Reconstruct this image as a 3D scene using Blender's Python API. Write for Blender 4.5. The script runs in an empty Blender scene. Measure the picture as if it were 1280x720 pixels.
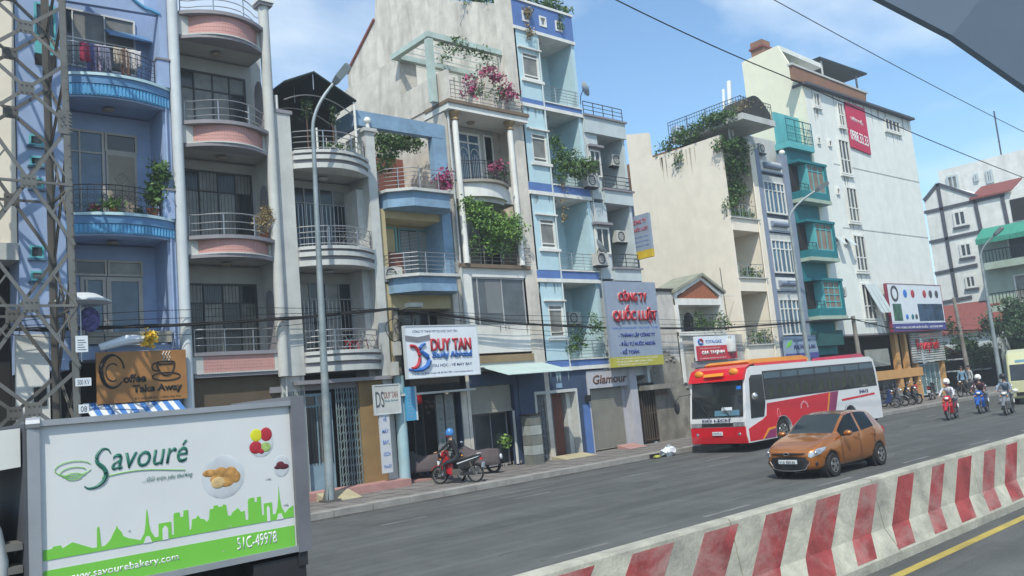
import bpy, bmesh, math, random
import numpy as np
from mathutils import Vector, Matrix
R = math.radians
rnd = random.Random(7)
sc = bpy.context.scene
col = sc.collection

# ------------------------------------------------------------------ camera
CAM_H = 2.75
FPX = 1056.0
def _rot(y, p, r):
    y, p, r = R(y), R(p), R(r); c, s = math.cos, math.sin
    Ry = np.array([[c(y),0,s(y)],[0,1,0],[-s(y),0,c(y)]]); Rx = np.array([[1,0,0],[0,c(p),-s(p)],[0,s(p),c(p)]])
    Rz = np.array([[c(r),-s(r),0],[s(r),c(r),0],[0,0,1]])
    return Rz @ Rx @ Ry
CM = _rot(41.4, -7.2, 5.25)
cam_d = bpy.data.cameras.new('camera'); cam = bpy.data.objects.new('camera', cam_d); col.objects.link(cam); sc.camera = cam
cam_d.sensor_width = 36; cam_d.lens = FPX/1280*36; cam_d.clip_end = 3000; cam_d.clip_start = .05
_c2w = CM.T                      # columns in (x right, y up, z to viewer) -> blender (x, -z, y)
_b = np.array([_c2w[0], -_c2w[2], _c2w[1]])
cam.matrix_world = Matrix([[*_b[0], 0], [*_b[1], 0], [*_b[2], CAM_H], [0,0,0,1]])

def ray(u, v):
    d = CM.T @ np.array([(u-640)/FPX, (360-v)/FPX, -1.0]); return d[0], -d[2], d[1]
Y0 = 24.25                       # plane of the house fronts
def P(u, v, Y=Y0):
    d = ray(u, v); t = Y/d[1]; return d[0]*t, CAM_H + d[2]*t
def PX(u, v, X):
    d = ray(u, v); t = X/d[0]; return d[1]*t, CAM_H + d[2]*t
def PG(u, v, z=0.0):
    d = ray(u, v); t = (z-CAM_H)/d[2]; return d[0]*t, d[1]*t

# ------------------------------------------------------------------ sky, sun, exposure
SUN = Vector((-.55, -.5, 1.0)).normalized()
w = bpy.data.worlds.new('World'); sc.world = w; w.use_nodes = True
nt = w.node_tree; nt.nodes.clear()
def N(nt, t, **k):
    n = nt.nodes.new(t)
    for a, b in k.items(): setattr(n, a, b)
    return n
sky = N(nt, 'ShaderNodeTexSky', sky_type='NISHITA'); sky.sun_disc = False
sky.sun_elevation = math.asin(SUN.z); sky.sun_rotation = math.atan2(SUN.x, SUN.y) % (2*math.pi)
sky.air_density = 1.0; sky.dust_density = .6; sky.ozone_density = 1.1
bg = N(nt, 'ShaderNodeBackground'); bg.inputs[1].default_value = .155
out = N(nt, 'ShaderNodeOutputWorld')
tc = N(nt, 'ShaderNodeTexCoord'); mp = N(nt, 'ShaderNodeMapping'); mp.inputs['Scale'].default_value = (1.0, 1.0, 2.4)
n1 = N(nt, 'ShaderNodeTexNoise'); n1.inputs['Scale'].default_value = 2.6; n1.inputs['Detail'].default_value = 7; n1.inputs['Roughness'].default_value = .55; n1.inputs['Distortion'].default_value = .4
rp = N(nt, 'ShaderNodeValToRGB'); rp.color_ramp.elements[0].position = .44; rp.color_ramp.elements[1].position = .74
rp.color_ramp.elements[1].color = (.75,.75,.75,1)
mx = N(nt, 'ShaderNodeMix', data_type='RGBA'); mx.inputs[7].default_value = (5.6, 6.1, 6.4, 1)
nt.links.new(tc.outputs['Generated'], mp.inputs[0]); nt.links.new(mp.outputs[0], n1.inputs['Vector']); nt.links.new(n1.outputs['Fac'], rp.inputs[0])
nt.links.new(rp.outputs[0], mx.inputs[0]); tn = N(nt, 'ShaderNodeMix', data_type='RGBA', blend_type='MULTIPLY'); tn.inputs[0].default_value = 1; tn.inputs[7].default_value = (.86,1.05,1.10,1); nt.links.new(sky.outputs[0], tn.inputs[6]); nt.links.new(tn.outputs[2], mx.inputs[6]); nt.links.new(mx.outputs[2], bg.inputs[0]); nt.links.new(bg.outputs[0], out.inputs[0])
sl = bpy.data.lights.new('sun', 'SUN'); sl.energy = 3.5; sl.angle = R(.6); sl.color = (1, .955, .84)
so = bpy.data.objects.new('sun', sl); col.objects.link(so); so.rotation_euler = SUN.to_track_quat('Z', 'Y').to_euler(); so.location = (0,0,60)
sc.view_settings.view_transform = 'Standard'; sc.view_settings.look = 'None'; sc.view_settings.exposure = 0.40; sc.view_settings.gamma = 1
sc.cycles.max_bounces = 6; sc.cycles.diffuse_bounces = 3; sc.cycles.glossy_bounces = 3; sc.cycles.transmission_bounces = 3; sc.cycles.caustics_reflective = False

# ------------------------------------------------------------------ materials
_M = {}
def mat(name, c, rough=.8, metal=0, var=.25, dirt=0, dcol=(.10,.09,.08), bump=.0, sc_=1.6, spec=.4, coat=0, streak=0):
    if name in _M: return _M[name]
    m = bpy.data.materials.new(name); _M[name] = m; m.use_nodes = True; t = m.node_tree; b = t.nodes['Principled BSDF']
    b.inputs['Roughness'].default_value = rough; b.inputs['Metallic'].default_value = metal
    b.inputs['Specular IOR Level'].default_value = spec; b.inputs['Coat Weight'].default_value = coat
    g = N(t, 'ShaderNodeNewGeometry')
    n = N(t, 'ShaderNodeTexNoise'); n.inputs['Scale'].default_value = sc_; n.inputs['Detail'].default_value = 8; n.inputs['Roughness'].default_value = .62
    t.links.new(g.outputs['Position'], n.inputs['Vector'])
    r = N(t, 'ShaderNodeMapRange'); r.inputs['From Min'].default_value = .3; r.inputs['From Max'].default_value = .7
    r.inputs['To Min'].default_value = 1-var; r.inputs['To Max'].default_value = 1+var*.45
    t.links.new(n.outputs['Fac'], r.inputs['Value'])
    v = N(t, 'ShaderNodeMix', data_type='RGBA', blend_type='MULTIPLY'); v.inputs[0].default_value = 1; v.inputs[6].default_value = (*c, 1)
    cc = N(t, 'ShaderNodeCombineColor')
    for k in range(3): t.links.new(r.outputs[0], cc.inputs[k])
    t.links.new(cc.outputs[0], v.inputs[7]); last = v.outputs[2]
    if dirt or streak:
        mp = N(t, 'ShaderNodeMapping'); mp.inputs['Scale'].default_value = (1.1, 1.1, .26 if streak else 2.0)
        n2 = N(t, 'ShaderNodeTexNoise'); n2.inputs['Scale'].default_value = 1.0; n2.inputs['Detail'].default_value = 10; n2.inputs['Roughness'].default_value = .66; n2.inputs['Distortion'].default_value = .5
        t.links.new(g.outputs['Position'], mp.inputs[0]); t.links.new(mp.outputs[0], n2.inputs['Vector'])
        q = N(t, 'ShaderNodeMapRange'); q.inputs['From Min'].default_value = .46; q.inputs['From Max'].default_value = .80; q.inputs['To Max'].default_value = max(dirt, streak)
        t.links.new(n2.outputs['Fac'], q.inputs['Value'])
        x = N(t, 'ShaderNodeMix', data_type='RGBA'); x.inputs[7].default_value = (*dcol, 1)
        t.links.new(q.outputs[0], x.inputs[0]); t.links.new(last, x.inputs[6]); last = x.outputs[2]
    t.links.new(last, b.inputs['Base Color'])
    if bump:
        n3 = N(t, 'ShaderNodeTexNoise'); n3.inputs['Scale'].default_value = 22; n3.inputs['Detail'].default_value = 6
        t.links.new(g.outputs['Position'], n3.inputs['Vector'])
        bp = N(t, 'ShaderNodeBump'); bp.inputs['Strength'].default_value = bump; bp.inputs['Distance'].default_value = .03
        t.links.new(n3.outputs['Fac'], bp.inputs['Height']); t.links.new(bp.outputs[0], b.inputs['Normal'])
    return m
def leafmat(name, cols, rough=.6):
    m = bpy.data.materials.new(name); _M[name] = m; m.use_nodes = True; t = m.node_tree; b = t.nodes['Principled BSDF']; b.inputs['Roughness'].default_value = rough
    g = N(t, 'ShaderNodeNewGeometry'); r = N(t, 'ShaderNodeValToRGB'); cr = r.color_ramp
    cr.elements[0].color = (*cols[0],1); cr.elements[1].color = (*cols[-1],1)
    for i, c in enumerate(cols[1:-1]): e = cr.elements.new((i+1)/(len(cols)-1)); e.color = (*c,1)
    t.links.new(g.outputs['Random Per Island'], r.inputs[0]); t.links.new(r.outputs[0], b.inputs['Base Color'])
    b.inputs['Transmission Weight'].default_value = 0
    return m
def glassmat(name, c=(.03,.04,.045), rough=.12, spec=.6, var=.5):
    return mat(name, c, rough, 0, var, spec=spec, sc_=.9)

M_asph = mat('asphalt', (.084,.089,.086), .88, var=.25, bump=.35, sc_=.6, dirt=.4, dcol=(.135,.135,.125))
_t = M_asph.node_tree; _b = _t.nodes['Principled BSDF']; _g = N(_t, 'ShaderNodeNewGeometry'); _m = N(_t, 'ShaderNodeMapping'); _m.inputs['Scale'].default_value = (.05, 1.3, 1)
_n = N(_t, 'ShaderNodeTexNoise'); _n.inputs['Scale'].default_value = 1.0; _n.inputs['Detail'].default_value = 9; _n.inputs['Roughness'].default_value = .7
_r = N(_t, 'ShaderNodeMapRange'); _r.inputs['From Min'].default_value = .35; _r.inputs['From Max'].default_value = .65; _r.inputs['To Min'].default_value = .72; _r.inputs['To Max'].default_value = 1.28
_v = N(_t, 'ShaderNodeTexNoise'); _v.inputs['Scale'].default_value = 60; _v.inputs['Detail'].default_value = 2; _r2 = N(_t, 'ShaderNodeMapRange'); _r2.inputs['From Min'].default_value = .3; _r2.inputs['From Max'].default_value = .7; _r2.inputs['To Min'].default_value = .75; _r2.inputs['To Max'].default_value = 1.25
_mm = N(_t, 'ShaderNodeMath', operation='MULTIPLY'); _vm = N(_t, 'ShaderNodeVectorMath', operation='SCALE')
_t.links.new(_g.outputs['Position'], _m.inputs[0]); _t.links.new(_m.outputs[0], _n.inputs['Vector']); _t.links.new(_n.outputs['Fac'], _r.inputs['Value']); _t.links.new(_g.outputs['Position'], _v.inputs['Vector']); _t.links.new(_v.outputs['Fac'], _r2.inputs['Value'])
_t.links.new(_r.outputs[0], _mm.inputs[0]); _t.links.new(_r2.outputs[0], _mm.inputs[1])
_old = _b.inputs['Base Color'].links[0].from_socket; _t.links.new(_old, _vm.inputs[0]); _t.links.new(_mm.outputs[0], _vm.inputs['Scale']); _t.links.new(_vm.outputs[0], _b.inputs['Base Color'])
M_pave = mat('pavement_slabs', (.20,.185,.175), .9, var=.35, bump=.3, sc_=2.0, dirt=.4, dcol=(.11,.10,.095))
M_kerb = mat('kerb_concrete', (.30,.29,.27), .9, var=.3, bump=.3, dirt=.4)
M_conc = mat('raw_concrete', (.33,.32,.30), .9, var=.3, bump=.3, streak=.5)
M_white = mat('white_paint', (.70,.70,.66), .7, var=.14, streak=.42, dcol=(.33,.32,.28))
M_greyw = mat('grey_white_paint', (.50,.51,.49), .75, var=.16, streak=.5, dcol=(.24,.23,.21))
M_bluew = mat('blue_wall_paint', (.29,.38,.56), .75, var=.14, streak=.2, dcol=(.2,.25,.38))
M_bright = mat('bright_blue_tile', (.10,.34,.58), .4, var=.3)
M_slabb = mat('slab_blue_dark', (.09,.21,.38), .5, var=.2)
M_tube = mat('grey_pillar_paint', (.52,.56,.58), .6, var=.12, streak=.3, dcol=(.36,.38,.38))
M_pink = mat('pink_mosaic_tile', (.50,.27,.24), .5, var=.12)
M_trim = mat('grey_trim', (.24,.23,.25), .7, var=.15, dirt=.3)
M_niche = mat('niche_wall', (.40,.40,.38), .85, var=.12, streak=.2)
M_steel = mat('steel_rail', (.42,.43,.44), .35, .8, var=.1)
M_iron = mat('black_iron', (.03,.03,.035), .5, .2, var=.2)
M_glass = glassmat('window_glass'); M_gdk = glassmat('dark_room_glass', (.012,.014,.016), .08); M_gblue = glassmat('blue_glass', (.06,.13,.20), .1)
M_curt = mat('curtain_behind_glass', (.22,.22,.20), .35, var=.5, streak=.5, dcol=(.07,.07,.07), spec=.6)
M_tan = mat('tan_door_wood', (.30,.25,.19), .6, var=.2)
M_tanf = mat('tan_window_frame', (.42,.38,.33), .6, var=.12)
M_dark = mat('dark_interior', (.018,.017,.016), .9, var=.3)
M_brown = mat('brown_wood', (.13,.06,.035), .6, var=.3)
M_sb = mat('slate_blue_render', (.20,.32,.45), .8, var=.3, streak=.5, dcol=(.13,.19,.24))
M_cream = mat('cream_panel', (.48,.40,.23), .85, var=.12, streak=.2)
M_wea = mat('weathered_render', (.62,.58,.51), .9, var=.22, streak=.8, dcol=(.20,.19,.165), bump=.2)
M_lb = mat('light_blue_paint', (.44,.60,.65), .75, var=.1, streak=.2, dcol=(.25,.36,.38))
M_mb = mat('mid_blue_band', (.09,.17,.40), .6, var=.15, streak=.2, dcol=(.1,.15,.3))
M_navy = mat('navy_paint', (.04,.065,.12), .7, var=.2, dirt=.2, dcol=(.03,.04,.07))
M_shut = mat('roller_shutter_metal', (.30,.29,.25), .6, .1, var=.15, streak=.3)
M_pale = mat('pale_blue_grey', (.47,.53,.54), .75, var=.12, streak=.25, dcol=(.3,.33,.34))
M_sage = mat('cream_side_wall', (.78,.71,.59), .85, var=.08, streak=.32, dcol=(.52,.45,.35))
M_h8 = mat('blue_grey_frame_paint', (.22,.26,.34), .7, var=.15)
M_teal = mat('teal_paint', (.012,.16,.185), .65, var=.15)
M_teall = mat('light_teal', (.10,.40,.42), .65, var=.15)
M_h10 = mat('big_white_wall', (.72,.74,.70), .85, var=.08, streak=.42, dcol=(.48,.48,.44))
M_yel = mat('yellowish_side_wall', (.74,.72,.56), .85, var=.08, streak=.25, dcol=(.60,.58,.48))
M_brick = mat('brown_tile_band', (.25,.13,.08), .8, var=.2)
M_orange = mat('orange_frame', (.55,.30,.11), .6, var=.12)
M_timber = mat('dark_grey_strip', (.07,.075,.09), .7, var=.15)
M_tile = mat('red_roof_tile', (.22,.065,.055), .8, var=.35, sc_=6)
M_green = mat('green_pale_render', (.36,.44,.36), .8, var=.15, streak=.35)
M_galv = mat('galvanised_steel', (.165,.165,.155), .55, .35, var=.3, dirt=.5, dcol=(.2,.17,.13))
M_galvd = mat('galvanised_steel_dark', (.12,.115,.105), .6, .25, var=.3, dirt=.4, dcol=(.14,.11,.09))
M_black = mat('black_cable', (.012,.012,.012), .7)
M_rub = mat('tyre_rubber', (.02,.02,.02), .85)
M_plas = mat('black_plastic', (.025,.025,.028), .5)
M_chr = mat('chrome', (.6,.6,.6), .2, .9, var=.05)
M_red = mat('red_paint', (.55,.02,.03), .35, var=.15, spec=.5)
M_blue = mat('blue_paint', (.02,.16,.55), .4, var=.15)
M_yell = mat('yellow_paint', (.62,.45,.04), .5, var=.15)
M_sign = mat('sign_white', (.66,.70,.74), .5, var=.08, streak=.1, dcol=(.4,.4,.4))
M_grn = mat('print_green', (.17,.50,.06), .5, var=.05)
M_dgrn = mat('print_dark_green', (.02,.14,.10), .5, var=.05)
M_lamp = mat('lamp_globe_white', (.75,.74,.68), .4, var=.05)
M_skin = mat('skin', (.38,.22,.15), .6, var=.05)
M_cloth = mat('grey_cover_cloth', (.085,.07,.075), .9, var=.3)
L_green = leafmat('leaf_green', [(.02,.055,.012),(.05,.12,.02),(.09,.17,.03),(.035,.08,.02)])
L_dark = leafmat('leaf_dark_green', [(.012,.035,.012),(.03,.07,.02),(.05,.10,.03)])
L_bright = leafmat('leaf_bright_green', [(.05,.13,.02),(.13,.25,.04),(.18,.32,.06),(.07,.15,.03)])
L_pink = leafmat('bougainvillea_petal', [(.32,.03,.11),(.44,.06,.18),(.22,.02,.06),(.40,.09,.20)])
L_dry = leafmat('dry_leaf', [(.20,.14,.05),(.30,.22,.10),(.12,.10,.04)])
L_yel = leafmat('yellow_petal', [(.7,.40,.02),(.75,.55,.05)])

# ------------------------------------------------------------------ mesh builder
WOFF = {}
class MB:
    def __init__(s): s.v = []; s.f = []; s.mi = []; s.cur = 0
    def add(s, vs, fs):
        o = len(s.v); s.v += [tuple(map(float, p)) for p in vs]; s.f += [tuple(i+o for i in f) for f in fs]; s.mi += [s.cur]*len(fs); return s
    def box(s, x0, x1, y0, y1, z0, z1):
        if x0 > x1: x0, x1 = x1, x0
        if y0 > y1: y0, y1 = y1, y0
        if z0 > z1: z0, z1 = z1, z0
        return s.add([(x0,y0,z0),(x1,y0,z0),(x1,y1,z0),(x0,y1,z0),(x0,y0,z1),(x1,y0,z1),(x1,y1,z1),(x0,y1,z1)],
                     [(0,3,2,1),(4,5,6,7),(0,1,5,4),(1,2,6,5),(2,3,7,6),(3,0,4,7)])
    def prism(s, pts, axis, a, b):
        """extrude a closed 2d outline: axis 'z' pts=(x,y); 'y' pts=(x,z); 'x' pts=(y,z)"""
        f = {'z': lambda p, t: (p[0], p[1], t), 'y': lambda p, t: (p[0], t, p[1]), 'x': lambda p, t: (t, p[0], p[1])}[axis]
        n = len(pts); s.add([f(p, a) for p in pts] + [f(p, b) for p in pts], [tuple(range(n))[::-1], tuple(range(n, 2*n))] + [(i, (i+1) % n, (i+1) % n+n, i+n) for i in range(n)])
        return s
    def quadprism(s, a, b): # two 4-point rings
        return s.add(list(a)+list(b), [(3,2,1,0),(4,5,6,7)] + [(i,(i+1)%4,(i+1)%4+4,i+4) for i in range(4)])
    def tube(s, pts, r, n=6, closed=False):
        pts = [Vector(p) for p in pts]; rs = r if isinstance(r, (list, tuple)) else [r]*len(pts); rings = []
        m = len(pts)
        for i, p in enumerate(pts):
            if closed: d = pts[(i+1) % m]-pts[i-1]
            else: d = pts[min(i+1, m-1)]-pts[max(i-1, 0)]
            if d.length < 1e-9: d = Vector((0,0,1))
            d.normalize(); u = d.cross(Vector((0,0,1)));
            if u.length < .05: u = d.cross(Vector((0,1,0)))
            u.normalize(); q = d.cross(u)
            rings.append([p + (u*math.cos(2*math.pi*k/n) + q*math.sin(2*math.pi*k/n))*rs[i] for k in range(n)])
        vs = [x for ring in rings for x in ring]; fs = []
        for i in range(m if closed else m-1):
            j = (i+1) % m
            for k in range(n): fs.append((i*n+k, i*n+(k+1) % n, j*n+(k+1) % n, j*n+k))
        if not closed: fs += [tuple(range(n))[::-1], tuple(range((m-1)*n, m*n))]
        return s.add(vs, fs)
    def bar(s, a, b, wd, h):  # rectangular bar between two points
        a, b = Vector(a), Vector(b); d = (b-a).normalized(); u = d.cross(Vector((0,0,1)))
        if u.length < .05: u = Vector((1,0,0))
        u.normalize(); q = u.cross(d).normalized()
        rg = lambda p: [p+u*wd/2+q*h/2, p-u*wd/2+q*h/2, p-u*wd/2-q*h/2, p+u*wd/2-q*h/2]
        return s.quadprism(rg(a), rg(b))
    def lathe(s, cx, cy, prof, n=12):
        vs = []; fs = []
        for r, z in prof: vs += [(cx+r*math.cos(2*math.pi*k/n), cy+r*math.sin(2*math.pi*k/n), z) for k in range(n)]
        for i in range(len(prof)-1):
            for k in range(n): fs.append((i*n+k, i*n+(k+1) % n, (i+1)*n+(k+1) % n, (i+1)*n+k))
        fs += [tuple(range(n))[::-1], tuple(range((len(prof)-1)*n, len(prof)*n))]
        return s.add(vs, fs)
    def sphere(s, c, rx, ry=None, rz=None, n=10, m=7):
        ry = ry or rx; rz = rz or rx; vs = []; fs = []
        for i in range(m+1):
            th = math.pi*i/m
            vs += [(c[0]+rx*math.sin(th)*math.cos(2*math.pi*k/n), c[1]+ry*math.sin(th)*math.sin(2*math.pi*k/n), c[2]-rz*math.cos(th)) for k in range(n)]
        for i in range(m):
            for k in range(n): fs.append((i*n+k, i*n+(k+1) % n, (i+1)*n+(k+1) % n, (i+1)*n+k))
        return s.add(vs, fs)
    def wheel(s, c, r, wd, axis='y', n=20, prof=None):
        """ring profile about an axis; prof = [(radius, offset)]"""
        prof = prof or [(r*.72,-wd/2),(r*.94,-wd/2),(r,-wd*.3),(r,wd*.3),(r*.94,wd/2),(r*.72,wd/2)]
        vs = []; fs = []; m = len(prof)
        for pr, o in prof:
            for k in range(n):
                a = 2*math.pi*k/n; u, q = pr*math.cos(a), pr*math.sin(a)
                vs.append((c[0]+u, c[1]+o, c[2]+q) if axis == 'y' else (c[0]+o, c[1]+u, c[2]+q))
        for i in range(m):
            j = (i+1) % m
            for k in range(n): fs.append((i*n+k, i*n+(k+1) % n, j*n+(k+1) % n, j*n+k))
        return s.add(vs, fs)
    def build(s, name, m, parent=None, smooth=False, kind=None, label=None, local=False):
        me = bpy.data.meshes.new(name)
        if parent is not None: off = (0,0,0) if local else WOFF.get(parent, (0,0,0))
        else:
            a = np.array(s.v); off = ((a[:,0].min()+a[:,0].max())/2, (a[:,1].min()+a[:,1].max())/2, a[:,2].min())
        me.from_pydata([(p[0]-off[0], p[1]-off[1], p[2]-off[2]) for p in s.v], [], s.f)
        ms = m if isinstance(m, (list, tuple)) else [m]
        for q in ms: me.materials.append(q)
        if len(ms) > 1: me.polygons.foreach_set('material_index', s.mi)
        if smooth: me.polygons.foreach_set('use_smooth', [True]*len(me.polygons))
        if smooth:
            try: me.set_sharp_from_angle(angle=R(40))
            except Exception: pass
        me.validate(); o = bpy.data.objects.new(name, me); col.objects.link(o)
        if parent is not None: o.parent = parent; WOFF[o] = off
        else: o.location = off; WOFF[o] = off
        if kind: o['kind'] = kind
        if label: o['label'] = label
        return o
def thing(name, label, cat, loc=(0,0,0), rz=0, group=None, kind=None):
    o = bpy.data.objects.new(name, None); col.objects.link(o); o.location = loc; o.rotation_euler = (0,0,rz); o.empty_display_size = .2
    WOFF[o] = loc; o['label'] = label; o['category'] = cat
    if group: o['group'] = group
    if kind: o['kind'] = kind
    return o
def tag(o, label, cat, group=None):
    o['label'] = label; o['category'] = cat
    if group: o['group'] = group
    return o
def struct(o): o['kind'] = 'structure'; return o
def copy_tree(o, parent=None, **props):
    c = o.copy(); col.objects.link(c)
    if parent is not None: c.parent = parent
    for k, v in props.items(): c[k] = v
    WOFF[c] = WOFF.get(o, (0,0,0))
    for ch in list(o.children): copy_tree(ch, c)
    return c
def box(name, m, parent, *b, **k): return MB().box(*b).build(name, m, parent, **k)

def text(s, m, parent, x, z, Y, w=None, h=None, face='-y', ext=.01, bold=0, name='lettering', X=None, shear=0, slant=0):
    """flat letters: x = left edge (along reading direction), z = bottom; face -y or -x"""
    cu = bpy.data.curves.new('t', 'FONT'); cu.body = s; cu.size = 1; cu.extrude = 0; cu.offset = bold; cu.shear = shear; cu.resolution_u = 3
    o = bpy.data.objects.new('t', cu); me = bpy.data.meshes.new_from_object(o); bpy.data.objects.remove(o)
    n = len(me.vertices)
    if n == 0: return None
    a = np.empty(n*3); me.vertices.foreach_get('co', a); a = a.reshape(-1,3)
    mn = a.min(0); mxx = a.max(0); sz = mxx-mn
    sx = (w/sz[0]) if w else h/sz[1]; sy = (h/sz[1]) if h else sx
    lx = (a[:,0]-mn[0])*sx; lz = (a[:,1]-mn[1])*sy + lx*slant
    bm = bmesh.new(); bm.from_mesh(me)
    bm.verts.ensure_lookup_table()
    for i, v in enumerate(bm.verts):
        v.co = (x+lx[i], Y, z+lz[i]) if face == '-y' else (X, x-lx[i], z+lz[i])
    if ext > 0:
        r_ = bmesh.ops.extrude_face_region(bm, geom=bm.faces[:]); d = Vector((0,-ext,0)) if face == '-y' else Vector((-ext,0,0))
        for q in r_['geom']:
            if isinstance(q, bmesh.types.BMVert): q.co += d
    off = WOFF.get(parent, (0,0,0))
    for v in bm.verts: v.co -= Vector(off)
    me2 = bpy.data.meshes.new(name); bm.to_mesh(me2); bm.free(); bpy.data.meshes.remove(me); bpy.data.curves.remove(cu)
    me2.materials.append(m); ob = bpy.data.objects.new(name, me2); col.objects.link(ob); ob.parent = parent; WOFF[ob] = off
    return ob

def window(parent, x0, x1, z0, z1, Y, vs=(), hs=(), mf=None, mg=None, fw=.05, d=.07, name='window', pane='pane', back=.0, face='-y', X=None):
    """frame with mullions at fractions vs / hs, each pane an own sub-part. face -x: x0,x1 run along Y at plane X"""
    mf = mf or M_tanf; mg = mg or M_glass; f = MB()
    def bx(mb, a0, a1, c0, c1, p, q):
        if face == '-y': mb.box(a0, a1, Y+p, Y+q, c0, c1)
        else: mb.box(X+p, X+q, a0, a1, c0, c1)
    if x0 > x1: x0, x1 = x1, x0
    if z0 > z1: z0, z1 = z1, z0
    bx(f, x0, x0+fw, z0, z1, -d, 0); bx(f, x1-fw, x1, z0, z1, -d, 0); bx(f, x0+fw, x1-fw, z0, z0+fw, -d, 0); bx(f, x0+fw, x1-fw, z1-fw, z1, -d, 0)
    cx = [x0+fw/2] + [x0+(x1-x0)*v for v in vs] + [x1-fw/2]; cz = [z0+fw/2] + [z0+(z1-z0)*v for v in hs] + [z1-fw/2]
    for v in cx[1:-1]: bx(f, v-fw*.35, v+fw*.35, z0+fw, z1-fw, -d*.9, 0)
    for v in cz[1:-1]: bx(f, x0+fw, x1-fw, v-fw*.35, v+fw*.35, -d*.8, 0)
    o = f.build(name, mf, parent)
    for i in range(len(cx)-1):
        for j in range(len(cz)-1):
            g = MB(); bx(g, cx[i]+fw*.36, cx[i+1]-fw*.36, cz[j]+fw*.36, cz[j+1]-fw*.36, -d*.35+back, -.012+back)
            mm = mg[(i+j) % len(mg)] if isinstance(mg, (list, tuple)) else mg
            if mm is M_glass and rnd.random() < .35: mm = M_curt if rnd.random() < .5 else M_gdk
            g.build(pane, mm, o)
    return o
def arc(x0, x1, y, bulge, n=12, e=0.0):
    """points from x0 to x1 bulging toward the street; e = straight return at both ends"""
    pts = []
    for i in range(n+1):
        t = i/n; pts.append((x0+(x1-x0)*t, y - bulge*(1-(2*t-1)**2)))
    return pts
def slab(parent, pts, yb, z0, z1, m, name='balcony_slab'):
    pl = list(pts) + [(pts[-1][0], yb), (pts[0][0], yb)]
    return MB().prism(pl, 'z', z0, z1).build(name, m, parent)
def rail_path(pts):
    return [Vector((p[0], p[1], 0)) for p in pts]
def railing(parent, pts, z, h, rows, m, rr=.016, post=.9, bal=None, br=.008, inset=.04, name='railing', extra=None):
    """horizontal rails at heights z+h*rows, posts, optional balusters every bal metres"""
    P_ = rail_path(pts); mb = MB()
    for k in rows: mb.tube([(p.x, p.y+inset, z+h*k) for p in P_], rr if k > .99 else rr*.75, 5)
    L = [0]
    for a, b in zip(P_, P_[1:]): L.append(L[-1]+(b-a).length)
    def at(s_):
        for i in range(len(P_)-1):
            if s_ <= L[i+1]+1e-6:
                t = (s_-L[i])/max(1e-6, L[i+1]-L[i]); return P_[i].lerp(P_[i+1], t)
        return P_[-1]
    n = max(2, round(L[-1]/post)+1)
    for i in range(n):
        q = at(L[-1]*i/(n-1)); mb.tube([(q.x, q.y+inset, z), (q.x, q.y+inset, z+h)], rr, 5)
    if bal:
        n = int(L[-1]/bal)
        for i in range(1, n):
            q = at(L[-1]*i/n); mb.tube([(q.x, q.y+inset, z), (q.x, q.y+inset, z+h)], br, 4)
    if extra == 'scroll':
        n = int(L[-1]/.17)
        for i in range(n):
            q = at(L[-1]*(i+.5)/n)
            for rad, zz in ((.07, z+h*.28), (.055, z+h*.58)):
                mb.tube([(q.x+rad*math.cos(a*math.pi/4), q.y+inset, zz+rad*math.sin(a*math.pi/4)) for a in range(8)], .008, 4, closed=True)
    if extra == 'diamond':
        n = int(L[-1]/.34)
        for i in range(n):
            a, b = at(L[-1]*i/n), at(L[-1]*(i+1)/n)
            mb.tube([(a.x, a.y+inset, z+.08*h), (b.x, b.y+inset, z+.75*h)], .011, 4); mb.tube([(a.x, a.y+inset, z+.75*h), (b.x, b.y+inset, z+.08*h)], .011, 4)
    return mb.build(name, m, parent)
def leaves(name, blobs, size, m, parent=None, seed=1, kind=None, asp=.55, droop=.0):
    """leaf quads through ellipsoid volumes, gathered in twig clumps"""
    g = np.random.default_rng(seed); V = []; F = []
    for (cx, cy, cz, rx, ry, rz, n) in blobs:
        nc = max(3, n//14); c = g.normal(size=(nc,3)); c /= np.linalg.norm(c, axis=1)[:,None]; c *= (g.random(nc)**.45)[:,None]
        cl = c*np.array([rx,ry,rz]) + np.array([cx,cy,cz])
        idx = g.integers(0, nc, n); p = cl[idx] + g.normal(size=(n,3))*size*np.array([1.5,1.5,1.3])
        u = g.normal(size=(n,3)); u[:,2] -= droop; u /= np.linalg.norm(u, axis=1)[:,None]; q = np.cross(u, g.normal(size=(n,3))); q /= np.linalg.norm(q, axis=1)[:,None]
        s = size*(.45+1.15*g.random(n)**1.4)[:,None]; u = u*s; q = q*s*asp
        o = len(V); V.append(np.stack([p-u, p+q*.9-u*.1, p+u, p-q*.9-u*.1], 1).reshape(-1,3)); 
    V = np.concatenate(V); F = np.arange(len(V)).reshape(-1,4)
    mb = MB(); mb.v = V.tolist(); mb.f = F.tolist(); mb.mi = [0]*len(F)
    return mb.build(name, m, parent, kind=kind)

# ================================================================== the setting
KY = 20.6                        # kerb line
g = MB().box(-400, 900, -300, 900, -.6, -.012); struct(g.build('ground', M_pave))
rd = MB(); rd.box(-120, 400, 6.40, KY-.02, -.3, 0); struct(rd.build('road', M_asph))
rd = MB(); rd.box(-120, 400, -14, 6.40, -.3, -.002); struct(rd.build('near_road', M_asph))
sw = MB(); sw.box(-60, 69.5, KY+.42, Y0+.6, -.2, .15); struct(sw.build('pavement', M_pave))
sw = MB(); sw.box(73, 300, KY+.42, Y0+.6, -.2, .15); struct(sw.build('far_pavement', M_pave))
kb = thing('kerb', 'long pale concrete kerb edging the far pavement', 'kerb', (0,KY,0)); kb['kind'] = 'structure'
x = -20.0
while x < 69:
    MB().box(x, x+1.18, KY, KY+.42, -.2, .165 + rnd.uniform(-.006,.006)).build('kerb_stone', M_kerb, kb); x += 1.2
lm = MB()
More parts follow.
